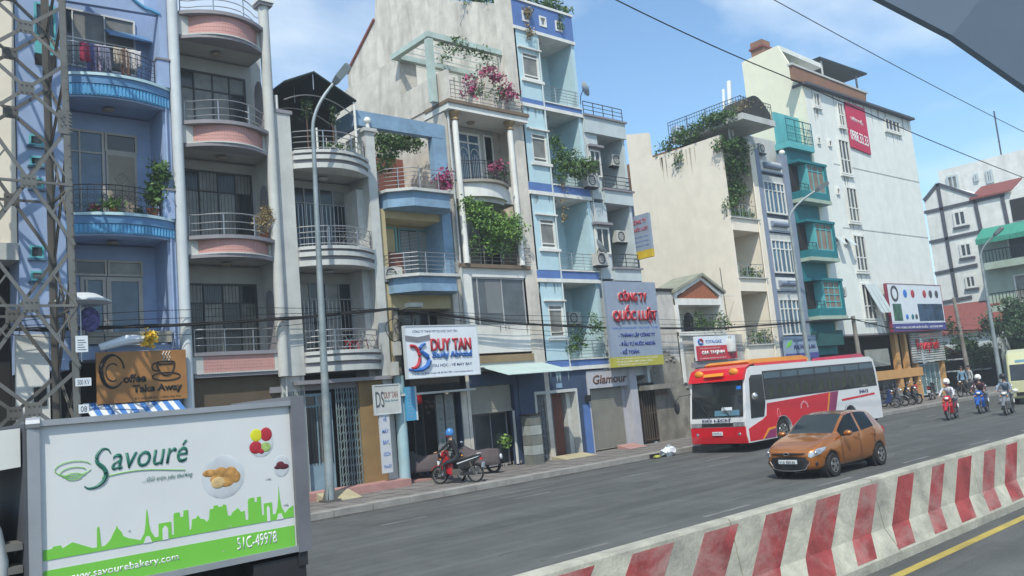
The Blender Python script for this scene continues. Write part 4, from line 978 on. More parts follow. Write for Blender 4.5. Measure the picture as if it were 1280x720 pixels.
# ---------------------------------------------------- H9 teal house
h = house('teal_house', 'narrow teal house with three projecting curtained window boxes', 44.3)
L, Rr = 42.88, 45.62
MB().box(L, Rr, Y0+.05, Y0+DEEP, 3.4, zz(1012,184)).build('body', M_teal, h)
MB().box(L, Rr, Y0+.9, Y0+DEEP, .15, 3.4).build('dark_shop', M_dark, h)
MB().box(L-.1, Rr, Y0-.25, Y0+.9, zz(1000,182)-.35, zz(1000,182)).build('roof_ledge', M_teall, h)
xf = 46.9
bxs = [((983,204),(1030,258)), ((994,276),(1042,324)), ((1005,346),(1052,392))]
for k, (p_, q_) in enumerate(bxs):
    zt_ = zz(1008+10*k, [207,279,350][k]); zb_ = zz(1020+10*k, [254,325,396][k])
    Yb_ = Y0-.6
    # open left part as a small balcony, right part a curtained bay
    MB().box(L+.05, Rr+.35, Yb_, Y0+.05, zb_, zb_+.42).build('box_base', M_teal, h)
    MB().box(L+.0, Rr+.4, Yb_-.05, Y0+.05, zb_-.20, zb_).build('box_ledge', M_green, h)
    MB().box(L+.05, Rr+.4, Yb_-.04, Y0+.05, zt_-.14, zt_).build('box_top', M_teal, h)
    MB().box(Rr+.15, Rr+.35, Yb_, Y0+.05, zb_+.42, zt_-.14).build('box_side', M_teal, h)
    window(h, L+1.05, Rr+.15, zb_+.42, zt_-.14, Yb_+.15, (.3,.65), (.78,) if k < 2 else (.25,.5,.75), M_teall, mat('curtain_rust', (.25,.19,.15), .6, var=.4, streak=.6, dcol=(.1,.09,.08)), .07)
    MB().box(L+.95, L+1.05, Yb_+.1, Y0+.05, zb_+.42, zt_-.14).build('box_divider', M_teall, h)
    MB().box(L+.1, L+.9, Y0-.02, Y0+.04, zb_+.42, zt_-.2).build('dark_opening', M_dark, h)
    railing(h, [(L+.08, Yb_+.02), (L+.95, Yb_+.02)], zb_+.42, .4, (1.0,.5), M_iron, .018, post=.4)
    railing(h, [(L+.1, Y0), (L+.08, Yb_+.02)], zb_+.42, .4, (1.0,.5), M_iron, .018, post=.4)
MB().box(L+.1, Rr, Y0-.4, Y0+.05, zz(1040,432), zz(1030,414)).build('teal_fascia', mat('dark_teal', (.02,.09,.09), .8), h)
tz = zz(1000,182)
MB().box(L+.1, Rr+.2, Y0+.5, Y0+.62, tz, zz(990,140)).build('roof_screen', M_teall, h)
railing(h, [(L+.1, Y0-.2), (Rr+.1, Y0-.2)], tz, 1.4, (1.0,.7,.4,.1), M_teal, .03, post=.8, bal=.2, extra='scroll')

# ---------------------------------------------------- H10 big white building
h = thing('white_corner_building', 'large white six storey building with red banner and billboard', 'building', (52, Y0, 0))
L, Rr = 45.66, 60.0
zL, zR = zz(1006,108), zz(1139,152)
gz = zz(1060,418)
P10 = lambda u, v: PX(u, v, L)
sidep = [(Y0, gz), (Y0, zL), P10(988,83), P10(971,57), P10(927,78), (P10(927,78)[0], gz)]
MB().prism(sidep, 'x', L, L+.2).build('side_wall', M_yel, h)
yb_ = P10(927,78)[0]
MB().box(L+.2, Rr, Y0+.14, yb_, gz, min(zL,zR)-.1).build('body', M_h10, h)
hl = []   # openings on the front: (x0,x1,z0,z1,nv,nh)
def W10(u0, v0, u1, v1): 
    a = P(u0, v0); b = P(u1, v1); return (a[0], b[0], b[1], a[1])
frames = [(W10(1014,114,1025,135), (.45,), ()), (W10(1044,127,1056,160), (.5,), (.48,)), (W10(1104,147,1125,168), (.25,.5,.75), ()),
          (W10(1045,173,1065,220), (.33,.66), (.42,)), (W10(1055,233,1075,279), (.33,.66), (.40,)), (W10(1064,293,1085,340), (.33,.66), (.38,)), (W10(1074,354,1096,400), (.33,.66), (.38,)),
          (W10(1020,171,1025,181), (), ()), (W10(1034,175,1039,184), (), ()), (W10(1030,232,1035,242), (), ()), (W10(1044,235,1049,244), (), ()), (W10(1040,295,1046,305), (), ()), (W10(1053,297,1059,306), (), ())]
MB().box(L+.2, Rr, Y0, Y0+.14, gz, zR).build('front_wall', M_h10, h)
MB().prism([(L+.2, zR), (Rr-.3, zR), (L+.2, zL)], 'y', Y0, Y0+.14).build('front_wall', M_h10, h)
for i, (r4, vs, hs) in enumerate(frames):
    wq = window(h, *r4, Y0-.005, vs, hs, M_white, M_glass, .10 if vs else .07, .10)
    if vs: MB().box(r4[0]-.10, r4[1]+.10, Y0-.15, Y0-.0, r4[2]-.14, r4[2]-.06).build('window_sill', M_h10, h)
# propped open casements
for (u, v, n_) in ((1078,356,3),):
    for k in range(n_):
        a = P(u+5*k, v); MB().quadprism([(a[0], Y0-.12, a[1]), (a[0]+.5, Y0-.12, a[1]), (a[0]+.85, Y0-.7, a[1]-1.8), (a[0]+.42, Y0-.7, a[1]-1.8)], [(a[0], Y0-.16, a[1]), (a[0]+.5, Y0-.16, a[1]), (a[0]+.85, Y0-.74, a[1]-1.8), (a[0]+.42, Y0-.74, a[1]-1.8)]).build('open_casement', M_pale, h)
for (u, v) in ((1042,296),(1055,298)):
    a = P(u, v); MB().quadprism([(a[0], Y0-.08, a[1]), (a[0]+.5, Y0-.08, a[1]), (a[0]+.5, Y0-.5, a[1]-.5), (a[0], Y0-.5, a[1]-.5)], [(a[0], Y0-.12, a[1]), (a[0]+.5, Y0-.12, a[1]), (a[0]+.5, Y0-.54, a[1]-.5), (a[0], Y0-.54, a[1]-.5)]).build('open_casement', M_pale, h)
# storey joints, stains
for (u, v) in ((1100,217),(1110,291)): zq = zz(u, v); MB().box(L+2.5, Rr-.02, Y0-.02, Y0, zq-.03, zq+.03).build('storey_joint', M_greyw, h)
# roof edge, brown tiled band and roof rooms
re0, re1 = (L+.3, zL), (Rr+.05, zR)
MB().quadprism([(re0[0]-.4, Y0-.35, re0[1]), (re1[0], Y0-.35, re1[1]), (re1[0], Y0+.6, re1[1]), (re0[0]-.4, Y0+.6, re0[1])], [(re0[0]-.4, Y0-.35, re0[1]+.14), (re1[0], Y0-.35, re1[1]+.14), (re1[0], Y0+.6, re1[1]+.14), (re0[0]-.4, Y0+.6, re0[1]+.14)]).build('roof_edge', M_timber, h)
b0 = PX(988,83,L+.1); 
bt0, bt1 = P(988,82), P(1081,118); bb1 = P(1081,128)
MB().quadprism([(bt0[0], Y0-.1, zL+.16), (bb1[0], Y0-.1, zz(1081,128)), (bb1[0], Y0+.1, zz(1081,128)), (bt0[0], Y0+.1, zL+.16)], [(bt0[0], Y0-.1, bt0[1]), (bt1[0], Y0-.1, bt1[1]), (bt1[0], Y0+.1, bt1[1]), (bt0[0], Y0+.1, bt0[1])]).build('brown_tile_band', M_brick, h)
MB().quadprism([(bt0[0]-.1, Y0-.16, bt0[1]), (bt1[0]+.1, Y0-.16, bt1[1]), (bt1[0]+.1, Y0+.16, bt1[1]), (bt0[0]-.1, Y0+.16, bt0[1])], [(bt0[0]-.1, Y0-.16, bt0[1]+.12), (bt1[0]+.1, Y0-.16, bt1[1]+.12), (bt1[0]+.1, Y0+.16, bt1[1]+.12), (bt0[0]-.1, Y0+.16, bt0[1]+.12)]).build('band_coping', M_greyw, h)
yr = Y0+2.2
a0 = P(975,58,yr); a1 = P(1022,78,yr)
MB().box(L+.2, 50.0, yr, yb_, zL, a0[1]-1.6).build('roof_room', M_h10, h)
a0 = P(971,57,25.5); a1 = P(1024,80,25.5); MB().quadprism([(L+.1, 25.4, a0[1]-.3), (a1[0], 25.4, a1[1]-.3), (a1[0], 26.4, a1[1]-.3), (L+.1, 26.4, a0[1]-.3)], [(L+.1, 25.4, a0[1]), (a1[0], 25.4, a1[1]), (a1[0], 26.4, a1[1]), (L+.1, 26.4, a0[1])]).build('roof_slab', M_h10, h)
pv0, pv1 = P(1020,76,yr), P(1073,94,yr)
MB().quadprism([(pv0[0]-.2, yr-.4, pv0[1]), (pv1[0]+.5, yr-.4, pv1[1]), (pv1[0]+.5, yr+3.5, pv1[1]), (pv0[0]-.2, yr+3.5, pv0[1])], [(pv0[0]-.2, yr-.4, pv0[1]+.12), (pv1[0]+.5, yr-.4, pv1[1]+.12), (pv1[0]+.5, yr+3.5, pv1[1]+.12), (pv0[0]-.2, yr+3.5, pv0[1]+.12)]).build('pavilion_roof', mat('dark_green_sheet', (.03,.07,.055)), h)
for (u, v) in ((1029,98),(1072,112)): a = P(u, v, yr-.2); MB().tube([(a[0], yr-.2, zL-.5), (a[0], yr-.2, a[1]+1.2)], .07, 6).build('pavilion_post', M_timber if u > 1050 else M_greyw, h)
MB().box(pv0[0], pv1[0]-.3, yr+1.5, yr+1.6, zL-.5, pv1[1]-.2).build('pavilion_wall', M_greyw, h)
ct = P10(944,56)
MB().box(L+.1, L+1.0, ct[0]-.42, ct[0]+.42, P10(943,78)[1]-.3, ct[1]+.25).build('chimney', M_brick, h)
MB().box(L, L+1.1, ct[0]-.5, ct[0]+.5, ct[1]-.25, ct[1]-.13).build('chimney_band', M_tile, h)
# ground floor
MB().box(L, Rr, Y0+1.6, Y0+2, .15, gz).build('dark_ground_floor', M_dark, h)
MB().box(L, Rr, Y0+.0, Y0+1.6, gz-.1, gz).build('soffit', M_trim, h)
of = MB()
for (u, wd) in ((1124,.45),(1136,.35),(1147,.35)): 
    xq = xx(u,450); of.box(xq, xq+wd, Y0+.1, Y0+.4, .15, gz-.1)
for (u, wd) in ((1181,.4),): xq = Rr-.6; of.box(xq, xq+wd, Y0+.1, Y0+.4, .15, gz-1.4)
of.box(xx(1095,460), Rr-3.8, Y0+.05, Y0+.45, zz(1130,470)-.1, zz(1130,460)-.05)
of.build('orange_frame', M_orange, h)
window(h, xx(1158,470), Rr-.6, .3, zz(1165,453)-.05, Y0+.4, (.25,.5,.75), (), M_tube, mat('sea_glass', (.12,.21,.22), .3, var=.4), .06)
window(h, xx(1098,480), xx(1124,480), .3, zz(1112,472), Y0+.42, (.5,), (), M_trim, M_glass, .06)
window(h, xx(1127,480), xx(1147,480), .3, zz(1140,470), Y0+.42, (.5,), (), M_trim, M_glass, .06)
ss = MB(); z_ = zz(1160,452)
while z_ < gz-.15: ss.box(xx(1140,440), Rr-.2, Y0-.02, Y0+.06, z_, z_+.10); z_ += .15
ss.build('slatted_panel', M_greyw, h, kind='stuff')
ft = text('FruityFish', M_red, h, xx(1143,437)+.2, zz(1160,441), Y0-.12, w=3.3, h=.9, ext=.04, bold=.01)
MB().box(xx(1088,440), xx(1117,440), Y0+.3, Y0+.38, zz(1100,458), zz(1100,436)).build('menu_board', mat('pale_menu', (.30,.31,.28), .7, var=.3), h)

# ================================================================== far end of the street
# timber striped white building: a wall facing the street's near end, gable roof
h = thing('striped_white_building', 'white building with dark grey strips and small windows behind the street gap', 'building', (78, 28, 0))
XT = 77.5
T = lambda u, v: PX(u, v, XT)
w0, w1, w2 = T(1155,250), T(1172,230), T(1220,246)
yfar = w0[0]; ynear = T(1280,240)[0]
zt_ = T(1253,243)[1]
MB().prism([(yfar, .15), (yfar, w0[1]), w1, w2, (ynear, zt_), (ynear-6, zt_), (ynear-6, .15)], 'x', XT, XT+14).build('wall', M_white, h)
def strip(u0, v0, u1, v1, wd=.28):
    a, b = T(u0, v0), T(u1, v1); MB().bar((XT-.05, a[0], a[1]), (XT-.05, b[0], b[1]), .1, wd).build('dark_strip', M_timber, h)
for l in ((1155,251,1172,230),(1172,230,1222,246),(1155,266,1256,243),(1162,303,1280,278),(1169,342,1222,331),(1174,379,1215,371),(1172,230,1196,372),(1218,248,1228,295),(1252,243,1261,285)): strip(*l)
for (u0, v0, u1, v1) in ((1191,265,1210,281),(1199,305,1217,320),(1206,345,1222,359),(1205,348,1224,361)):
    if u0 == 1205: continue
    a, b = T(u0, v0), T(u1, v1); window(h, min(a[0],b[0]), max(a[0],b[0]), b[1], a[1], 0, (.5,), (), M_white, M_glass, .16, .12, face='-x', X=XT-.02)
    MB().box(XT-.16, XT-.06, min(a[0],b[0])-.16, max(a[0],b[0])+.16, b[1]-.2, b[1]-.02).build('dark_sill', M_timber, h)
rt = MB(); a, b, c, d = T(1212,243), T(1250,233), T(1266,245), T(1222,249)
rt.quadprism([(XT-.3, a[0], d[1]), (XT-.3, c[0], d[1]), (XT+3, c[0], d[1]+1.4), (XT+3, a[0], d[1]+1.4)], [(XT-.3, a[0], d[1]+.15), (XT-.3, c[0], d[1]+.15), (XT+3, c[0], d[1]+1.55), (XT+3, a[0], d[1]+1.55)])
rt.build('tiled_roof', M_tile, h)
a, b = T(1262,250), T(1282,274); MB().box(XT-.05, XT+.0, b[0]-2, a[0], b[1], a[1]).build('dark_loggia', M_dark, h)

h = thing('pale_tower_block', 'large pale block rising behind the striped white building', 'building', (100, 40, 0))
XB = 100
T2 = lambda u, v: PX(u, v, XB)
a, b = T2(1172,214), T2(1281,186)
MB().prism([(a[0], .15), (a[0], a[1]), (b[0], b[1]), (b[0]-14, b[1]), (b[0]-14, .15)], 'x', XB, XB+16).build('wall', M_white, h)
for (u0, v0, u1, v1) in ((1183,221,1200,236),(1217,218,1224,226),(1232,214,1243,228)):
    p, q = T2(u0, v0), T2(u1, v1); window(h, min(p[0],q[0]), max(p[0],q[0]), q[1], p[1], 0, (.5,) if u0 != 1217 else (), (), M_pale, M_glass, .2, .2, face='-x', X=XB-.02)
p = T2(1242,185); MB().tube([(XB+2, p[0], p[1]-1), (XB+2, p[0], p[1]+4.5)], .08, 4).build('aerial', M_iron, h)

h = thing('green_corner_house', 'pale green house with awning and stacked balconies at the right edge', 'house', (73, 24, 0))
XG = 72.5
T3 = lambda u, v: PX(u, v, XG)
yl = T3(1221,300)[0]; yr_ = 18.5
MB().box(XG, XG+12, yr_, yl, .15, T3(1224,296)[1]).build('wall', M_green, h)
for (u, v) in ((1228,331),(1234,384)):
    z_ = T3(u, v)[1]
    MB().box(XG-1.1, XG, yr_, yl-.6, z_-.55, z_).build('balcony_slab', M_green, h)
    mb = MB(); 
    for yy in np.arange(yr_, yl-.6, .25): mb.box(XG-1.08, XG-1.03, yy, yy+.04, z_, z_+.9)
    mb.box(XG-1.1, XG-1.0, yr_, yl-.6, z_+.9, z_+.97); mb.build('railing', M_iron, h)
    window(h, yr_+.8, yl-2.2, z_+.02, z_+2.2, 0, (.3,.6), (), M_white, M_glass, .1, .1, face='-x', X=XG-.02)
aw = MB(); a, b = T3(1229,303), T3(1270,296)
aw.quadprism([(XG, yr_+.8, a[1]+1.0), (XG, yl-.5, a[1]+1.0), (XG-1.8, yl-.5, a[1]), (XG-1.8, yr_+.8, a[1])], [(XG, yr_+.8, a[1]+1.08), (XG, yl-.5, a[1]+1.08), (XG-1.8, yl-.5, a[1]+.08), (XG-1.8, yr_+.8, a[1]+.08)])
aw.build('green_awning', mat('green_awning_cloth', (.04,.26,.18), .8, var=.2), h)
v_ = MB()
for k in range(14): yy = yr_+.8+(yl-1.3-yr_)*k/14; v_.box(XG-1.84, XG-1.8, yy, yy+(yl-1.3-yr_)/15, a[1]-.32, a[1])
v_.build('awning_valance', mat('green_awning_cloth', (.04,.26,.18)), h)
MB().box(XG-1.2, XG+.2, yr_, yl-.1, T3(1222,420)[1], T3(1222,420)[1]+.3).build('shop_canopy', M_timber, h)
MB().box(XG-.4, XG, yr_, yl-.3, .15, T3(1222,420)[1]).build('dark_shop', M_dark, h)

h = thing('red_roof_house', 'low house with red tiled roof in the gap beside the white building', 'house', (66, 30, 0))
XR = 70
T4 = lambda u, v: PX(u, v, XR)
a, b = T4(1180,398), T4(1226,394); c = T4(1178,418)
MB().prism([(a[0]+2, .15), (a[0]+2, c[1]), (b[0]-1, c[1]), (b[0]-1, .15)], 'x', XR, XR+6).build('wall', M_pale, h)
MB().quadprism([(XR-.4, a[0]+2.3, c[1]-.1), (XR-.4, b[0]-1.2, c[1]-.1), (XR+3, b[0]-1.2, c[1]+2.2), (XR+3, a[0]+2.3, c[1]+2.2)], [(XR-.4, a[0]+2.3, c[1]+.1), (XR-.4, b[0]-1.2, c[1]+.1), (XR+3, b[0]-1.2, c[1]+2.4), (XR+3, a[0]+2.3, c[1]+2.4)]).build('tiled_roof', M_tile, h)
for k in range(3): MB().box(XR-1.2, XR-.1, a[0]-3+k*0, a[0]+2, c[1]-1.2-k*.9, c[1]-1.1-k*.9).build('shop_awning', M_tube, h)
MB().box(XR-.25, XR-.02, b[0]-1, a[0]+1.8, .15, 2.9).build('dark_shop', M_dark, h)  # near-black box paints the shade under the awnings
struct(MB().box(61, 69.4, KY+.42, 60, .0, .145).build('side_street', M_asph))
h = thing('row_of_far_houses', 'hazy far houses closing the street at the right edge', 'building', (150, 40, 0)); 
g = np.random.default_rng(5)
for k in range(7):
    x_ = 92+k*11; MB().box(x_, x_+10, Y0+g.uniform(-1,1), Y0+12, .15, g.uniform(7,13)).build('house_front', [M_pale, M_sage, M_green, M_greyw][k % 4], h)

# ================================================================== steel pylon
t = thing('steel_pylon', 'rusty grey lattice steel power pylon in front of the blue house', 'pylon', (4.3, 22.2, .15))
PYn = 21.4
lv_px = [(110,600),(105,520),(98,459),(92,306),(86,156),(84,78),(83,5)]
jt = [P(u, v, PYn) for u, v in lv_px]
xr_of = lambda z: np.interp(z, [jt[0][1], jt[-1][1]], [5.36, 5.22])
cxp = P(36,218,PYn)[0]
zj = [jt[2][1], jt[3][1], jt[4][1], jt[5][1], jt[6][1], jt[6][1]+1.6, jt[6][1]+3.2]
zj = [.3, (jt[2][1]+.3)/2+.2] + zj
halfw = lambda z: (xr_of(z)-cxp)
def corner(i, z): 
    w_ = halfw(z); s_ = ((1,-1),(1,1),(-1,1),(-1,-1))[i]; return Vector((cxp+s_[0]*w_, PYn+halfw(3)+s_[1]*w_, z))
for i in range(4):
    lm_ = MB(); a, b = corner(i, .15), corner(i, zj[-1]); sx_, sy_ = ((1,-1),(1,1),(-1,1),(-1,-1))[i]
    for (dx, dy) in ((.16,.02),(.02,.16)):
        rg = lambda p: [p, p+Vector((-sx_*dx, 0, 0)), p+Vector((-sx_*dx, -sy_*dy, 0)), p+Vector((0, -sy_*dy, 0))]
        lm_.quadprism(rg(a), rg(b))
    for k in range(int(zj[-1]/.28)):   # bolt heads / step bolts
        z_ = .4+k*.28; p = corner(i, z_); 
        if i == 0: lm_.box(p.x-.045, p.x-.015, p.y-.03, p.y, z_, z_+.03)
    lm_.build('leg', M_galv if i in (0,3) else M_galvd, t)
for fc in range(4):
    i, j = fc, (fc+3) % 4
    mm = M_galv if fc == 0 else M_galvd  # every face but the front takes a darker copy of the steel
    for a, b in zip(zj, zj[1:]):
        p0, p1, q0, q1 = corner(i, a), corner(i, b), corner(j, a), corner(j, b)
        o_ = Vector((0,-.012,0)) if fc == 0 else Vector((0,0,0))
        MB().bar(p0+o_, q1+o_, .022, .082).bar(p0+o_+Vector((0,.035,0)), q1+o_+Vector((0,.035,0)), .07, .018).build('diagonal', mm, t)
        MB().bar(q0-o_*2, p1-o_*2, .022, .082).bar(q0-o_*2+Vector((0,.035,0)), p1-o_*2+Vector((0,.035,0)), .07, .018).build('diagonal', mm, t)
        c_ = (p0+q1+q0+p1)/4; zc = c_.z
        pm, qm = corner(i, zc), corner(j, zc)
        if b-a > 2.2:
            MB().bar(pm, qm, .05, .06).build('horizontal', mm, t)
            for e_, f_ in ((p1.lerp(c_, .5), pm), (c_.lerp(p0, .5), pm), (q1.lerp(c_, .5), qm), (c_.lerp(q0, .5), qm)):
                if fc != 2: MB().bar(e_, f_, .035, .04).build('small_brace', mm, t)
        if fc in (0,2):
            gp = MB().box(c_.x-.17, c_.x+.17, c_.y-.03, c_.y-.015, zc-.16, zc+.16)
            for dx in (-.1,0,.1):
                for dz in (-.09,.09): gp.box(c_.x+dx-.018, c_.x+dx+.018, c_.y-.05, c_.y-.03, zc+dz-.018, zc+dz+.018)
            gp.build('gusset_plate', mm, t)
z_ = P(80,152,PYn)[1]; p = corner(0, z_)
gp = MB().box(p.x-.26, p.x+.02, p.y-.035, p.y-.012, z_-.28, z_+.28)
for k in range(6): gp.box(p.x-.02, p.x+.05, p.y-.06, p.y-.035, z_-.24+k*.09, z_-.21+k*.09)
for (dx, dz) in ((-.2,.1),(-.14,.14),(-.2,-.1),(-.12,-.06),(-.16,.02)): gp.box(p.x+dx, p.x+dx+.03, p.y-.06, p.y-.035, z_+dz, z_+dz+.03)
gp.build('splice_plate', M_galv, t)
for (u0, v0, u1, v1, s_) in ((94,420,110,440,''),(94,473,114,482,'500 KV'),(98,506,111,516,'08')):
    a, b = P(u0, v0, PYn-.06), P(u1, v1, PYn-.06)
    pl = MB().box(a[0], b[0], PYn-.08, PYn-.06, b[1], a[1]).build('notice_plate', M_sign, t)
    if s_: text(s_, M_timber, pl, a[0]+.04, b[1]+.03, PYn-.082, w=b[0]-a[0]-.08, h=a[1]-b[1]-.07, ext=.002)
    else:
        for k in range(5): MB().box(a[0]+.04, b[0]-.04-.03*(k%3), PYn-.084, PYn-.08, b[1]+.05+.055*k, b[1]+.065+.055*k).build('printed_line', M_timber, pl)

# ================================================================== poles, lamps, cables
def street_lamp(name, label, base, top, head, r0, r1, grp, sleeve=True):
    t = thing(name, label, 'street lamp', (base[0], base[1], base[2]), 0, grp)
    b, tp = Vector(base), Vector(top)
    MB().tube([b, b.lerp(tp,.04), b.lerp(tp,.5), tp], [r0*1.05, r0, (r0+r1)/2, r1], 12).build('pole', mat('lamp_pole_paint', (.24,.29,.31), .55, .2, var=.35, dirt=.5, dcol=(.40,.40,.37)), t, smooth=True)
    MB().box(b.x-.24, b.x+.24, b.y-.24, b.y+.24, b.z, b.z+.06).add([], []).build('base_plate', M_galvd, t)
    fl = MB()
    for k in range(4):
        a = k*math.pi/2+.78; fl.add([(b.x+.1*math.cos(a), b.y+.1*math.sin(a), b.z+.5), (b.x+.24*math.cos(a), b.y+.24*math.sin(a), b.z+.06), (b.x+.1*math.cos(a), b.y+.1*math.sin(a), b.z+.06), (b.x+.11*math.cos(a)+.01, b.y+.11*math.sin(a), b.z+.06)], [(0,1,2),(0,3,1),(0,2,3)])
    fl.build('base_rib', M_galvd, t)
    hd = Vector(head); pts = []
    for i in range(9):
        s_ = i/8; q = tp*(1-s_)**2 + (tp+Vector((.05,0,(hd.z-tp.z)*.45)))*2*s_*(1-s_) + hd*s_*s_; pts.append(q)
    MB().tube(pts, [r1*.85]*7+[r1*.75]*2, 8).build('arm', mat('lamp_pole_paint', (.24,.29,.31)), t, smooth=True)
    d = (pts[-1]-pts[-2]).normalized(); e = hd+d*.75; u = d.cross(Vector((0,0,1))).normalized(); q = u.cross(d)
    def rg(p, w_, h_): return [p+u*w_+q*h_, p-u*w_+q*h_, p-u*w_*.8-q*h_, p+u*w_*.8-q*h_]
    MB().quadprism(rg(hd-d*.05, .10, .06), rg(hd+d*.12, .22, .11)).quadprism(rg(hd+d*.12, .22, .11), rg(e-d*.1, .23, .12)).quadprism(rg(e-d*.1, .23, .12), rg(e, .16, .07)).build('lamp_head', mat('lamp_head_grey', (.16,.19,.20), .5), t)
    MB().quadprism(rg(hd+d*.2-q*.09, .12, .012), rg(e-d*.14-q*.1, .13, .012)).build('diffuser', mat('lamp_diffuser', (.45,.45,.40), .3), t)
    return t
bs = PG(413,627,.15)
street_lamp('street_lamp', 'grey steel street lamp standing on the pavement before the grey house', (bs[0], bs[1], .15), (P(391,160,bs[1])[0], bs[1], P(391,160,bs[1])[1]), (P(418,103,bs[1]-.2)[0], bs[1]-.2, P(418,103,bs[1]-.2)[1]), .135, .06, 'tall street lamps along the far pavement')
a = P(1010,450,22.6); b = P(987,275,22.6); c = P(1020,238,21.6)
street_lamp('street_lamp', 'tall street lamp rising behind the bus beside the teal house', (a[0], 22.6, .15), (b[0], 22.6, b[1]), (c[0], 21.6, c[1]), .15, .07, 'tall street lamps along the far pavement')
a = PG(1249,497,.15); b = P(1226,310,a[1]); c = P(1236,294,a[1]-1.2)
street_lamp('street_lamp', 'pale street lamp at the far right near the cream minibus', (P(1226,322,22)[0], 22.0, .15), (P(1226,322,22)[0], 22.0, P(1226,322,22)[1]), (P(1243,294,21)[0], 21.0, P(1243,294,21)[1]), .16, .08, 'tall street lamps along the far pavement')

def pole(label, base, top, m, r0=.16, r1=.11, grp='concrete utility poles'):
    t = thing('utility_pole', label, 'utility pole', base, 0, grp)
    MB().tube([base, Vector(base).lerp(Vector(top), .5), top], [r0, (r0+r1)/2, r1], 10).build('pole', m, t, smooth=True)
    return t
m_cp = mat('pole_concrete', (.24,.22,.19), .9, var=.4, dirt=.6)
pb = PG(507,606,.15); PY = pb[1]-.0
ptop = P(493,384,PY); 
UP = pole('concrete utility pole with pale blue lower sleeve by the motorbikes', (pb[0], PY, .15), (ptop[0], PY, ptop[1]), m_cp)
sv = P(498,470,PY)
MB().tube([(pb[0], PY, .15), ((pb[0]+sv[0])/2, PY, sv[1]/2), (sv[0], PY, sv[1])], [.19,.185,.18], 12).build('blue_sleeve', mat('pale_blue_sleeve', (.30,.45,.50), .6, var=.15, dirt=.35, dcol=(.4,.42,.4)), UP, smooth=True)
for (u, v, sz) in ((498,437,.22),(495,462,.22)):
    a = P(u-6, v, PY-.22); MB().box(a[0], a[0]+sz*1.1, PY-.32, PY-.16, a[1]-.2, a[1]+.25).build('junction_box', mat('box_white', (.45,.45,.42), .7, var=.2), UP)
a, b = P(505,484,PY-.25), P(521,525,PY-.25)
sb_ = MB().box(a[0], b[0], PY-.3, PY-.2, b[1], a[1]).build('blue_sign', mat('sky_blue_sign', (.07,.30,.50), .5, var=.15), UP)
MB().box(b[0]-.03, b[0]+.03, PY-.31, PY-.19, b[1], a[1]).build('sign_frame', M_tube, sb_)
for k in range(9): MB().box(a[0]+.08, b[0]-.12-.03*(k%2), PY-.305, PY-.3, b[1]+.12+k*.11, b[1]+.15+k*.11).build('printed_line', M_sb, sb_)
a = P(515,382,PY-.6); MB().box(a[0]-.2, a[0]+.35, PY-.75, PY-.45, a[1]-.06, a[1]+.08).build('small_lamp', mat('lamp_head_grey', (.16,.19,.2)), UP)
MB().bar((ptop[0], PY, ptop[1]-.15), (a[0], PY-.6, a[1]), .03, .03).build('lamp_bracket', M_galvd, UP)
a = P(1066,395,23.6); UP2 = pole('bare concrete utility pole behind the rear end of the bus', (P(1078,470,23.6)[0], 23.6, .15), (a[0], 23.6, a[1]), m_cp)
a = P(1192,372,23.0); UP3 = pole('concrete utility pole beside the red roofed house', (P(1212,470,23.0)[0], 23.0, .15), (a[0], 23.0, a[1]), m_cp)

def cable(label, pts, r, cat='cable', grp=None, n=10, sag=.0, name='cable', m=None, k=6):
    mb = MB()
    P_ = []
    for a, b in zip(pts, pts[1:]):
        a, b = Vector(a), Vector(b)
        for i in range(n): s_ = i/n; q = a.lerp(b, s_); q.z -= sag*4*s_*(1-s_); P_.append(q)
    P_.append(Vector(pts[-1])); mb.tube(P_, r, k)
    o = mb.build(name, m or M_black, None); tag(o, label, cat, grp); return o
def v3(u, v, Y): a = P(u, v, Y); return Vector((a[0], Y, a[1]))
CY = PY-.12
la = [v3(-60,412,CY), v3(60,413,CY), v3(233,407,CY), v3(375,398,CY), v3(488,387,CY)]
lb = [v3(488,387,CY), v3(640,405,CY), v3(770,411,CY), v3(900,411,CY), v3(1066,399,23.5)]
lc = [v3(1066,399,23.5), v3(1115,411,23.4), v3(1200,413,23.0), v3(1300,412,22.0)]
for nm, ln in (('left', la), ('middle', lb), ('right', lc)):
    mb = MB(); g = np.random.default_rng(4)
    for s in range(6 if nm != 'right' else 4):
        off = Vector((0, g.normal()*.03, g.normal()*.035)); P_ = []
        for a, b in zip(ln, ln[1:]):
            for i in range(8): q = a.lerp(b, i/8)+off; q.z += .012*math.sin(i*1.7+s*2+q.x); P_.append(q)
        P_.append(ln[-1]+off); mb.tube(P_, .022 if nm != 'middle' else .018, 5)
    # loose thin strands
    for s in range(3 if nm != 'right' else 1):
        d = [.45, .22, -.28][s]; P_ = []
        L_ = len(ln)-1
        for i in range(25): t_ = i/24*L_; j = min(int(t_), L_-1); q = ln[j].lerp(ln[j+1], t_-j).copy(); q.z += d*math.sin(math.pi*i/24)*(1 if s < 2 else .9); P_.append(q)
        mb.tube(P_, .009, 4)
    o = mb.build('cable_bundle', M_black)
    tag(o, {'left':'thick black cable bundle crossing the blue and pink houses to the pole','middle':'black cable bundle running right from the concrete pole over the billboard','right':'black cable bundle beyond the bus toward the far lamps'}[nm], 'cable', 'black utility cables along the house fronts')
mb = MB(); g = np.random.default_rng(9)
for k in range(7):
    c_ = Vector((ptop[0]+g.uniform(-.2,.5), PY-.2, ptop[1]-g.uniform(.3,.9))); r_ = g.uniform(.15,.35)
    mb.tube([c_+Vector((r_*math.cos(a), .05*math.sin(a*3), r_*1.1*math.sin(a))) for a in np.linspace(0, 6.2, 14)], .014, 4, closed=True)
tag(mb.build('cable_coil', M_black), 'tangled loops of spare black cable hung on the concrete pole', 'cable')
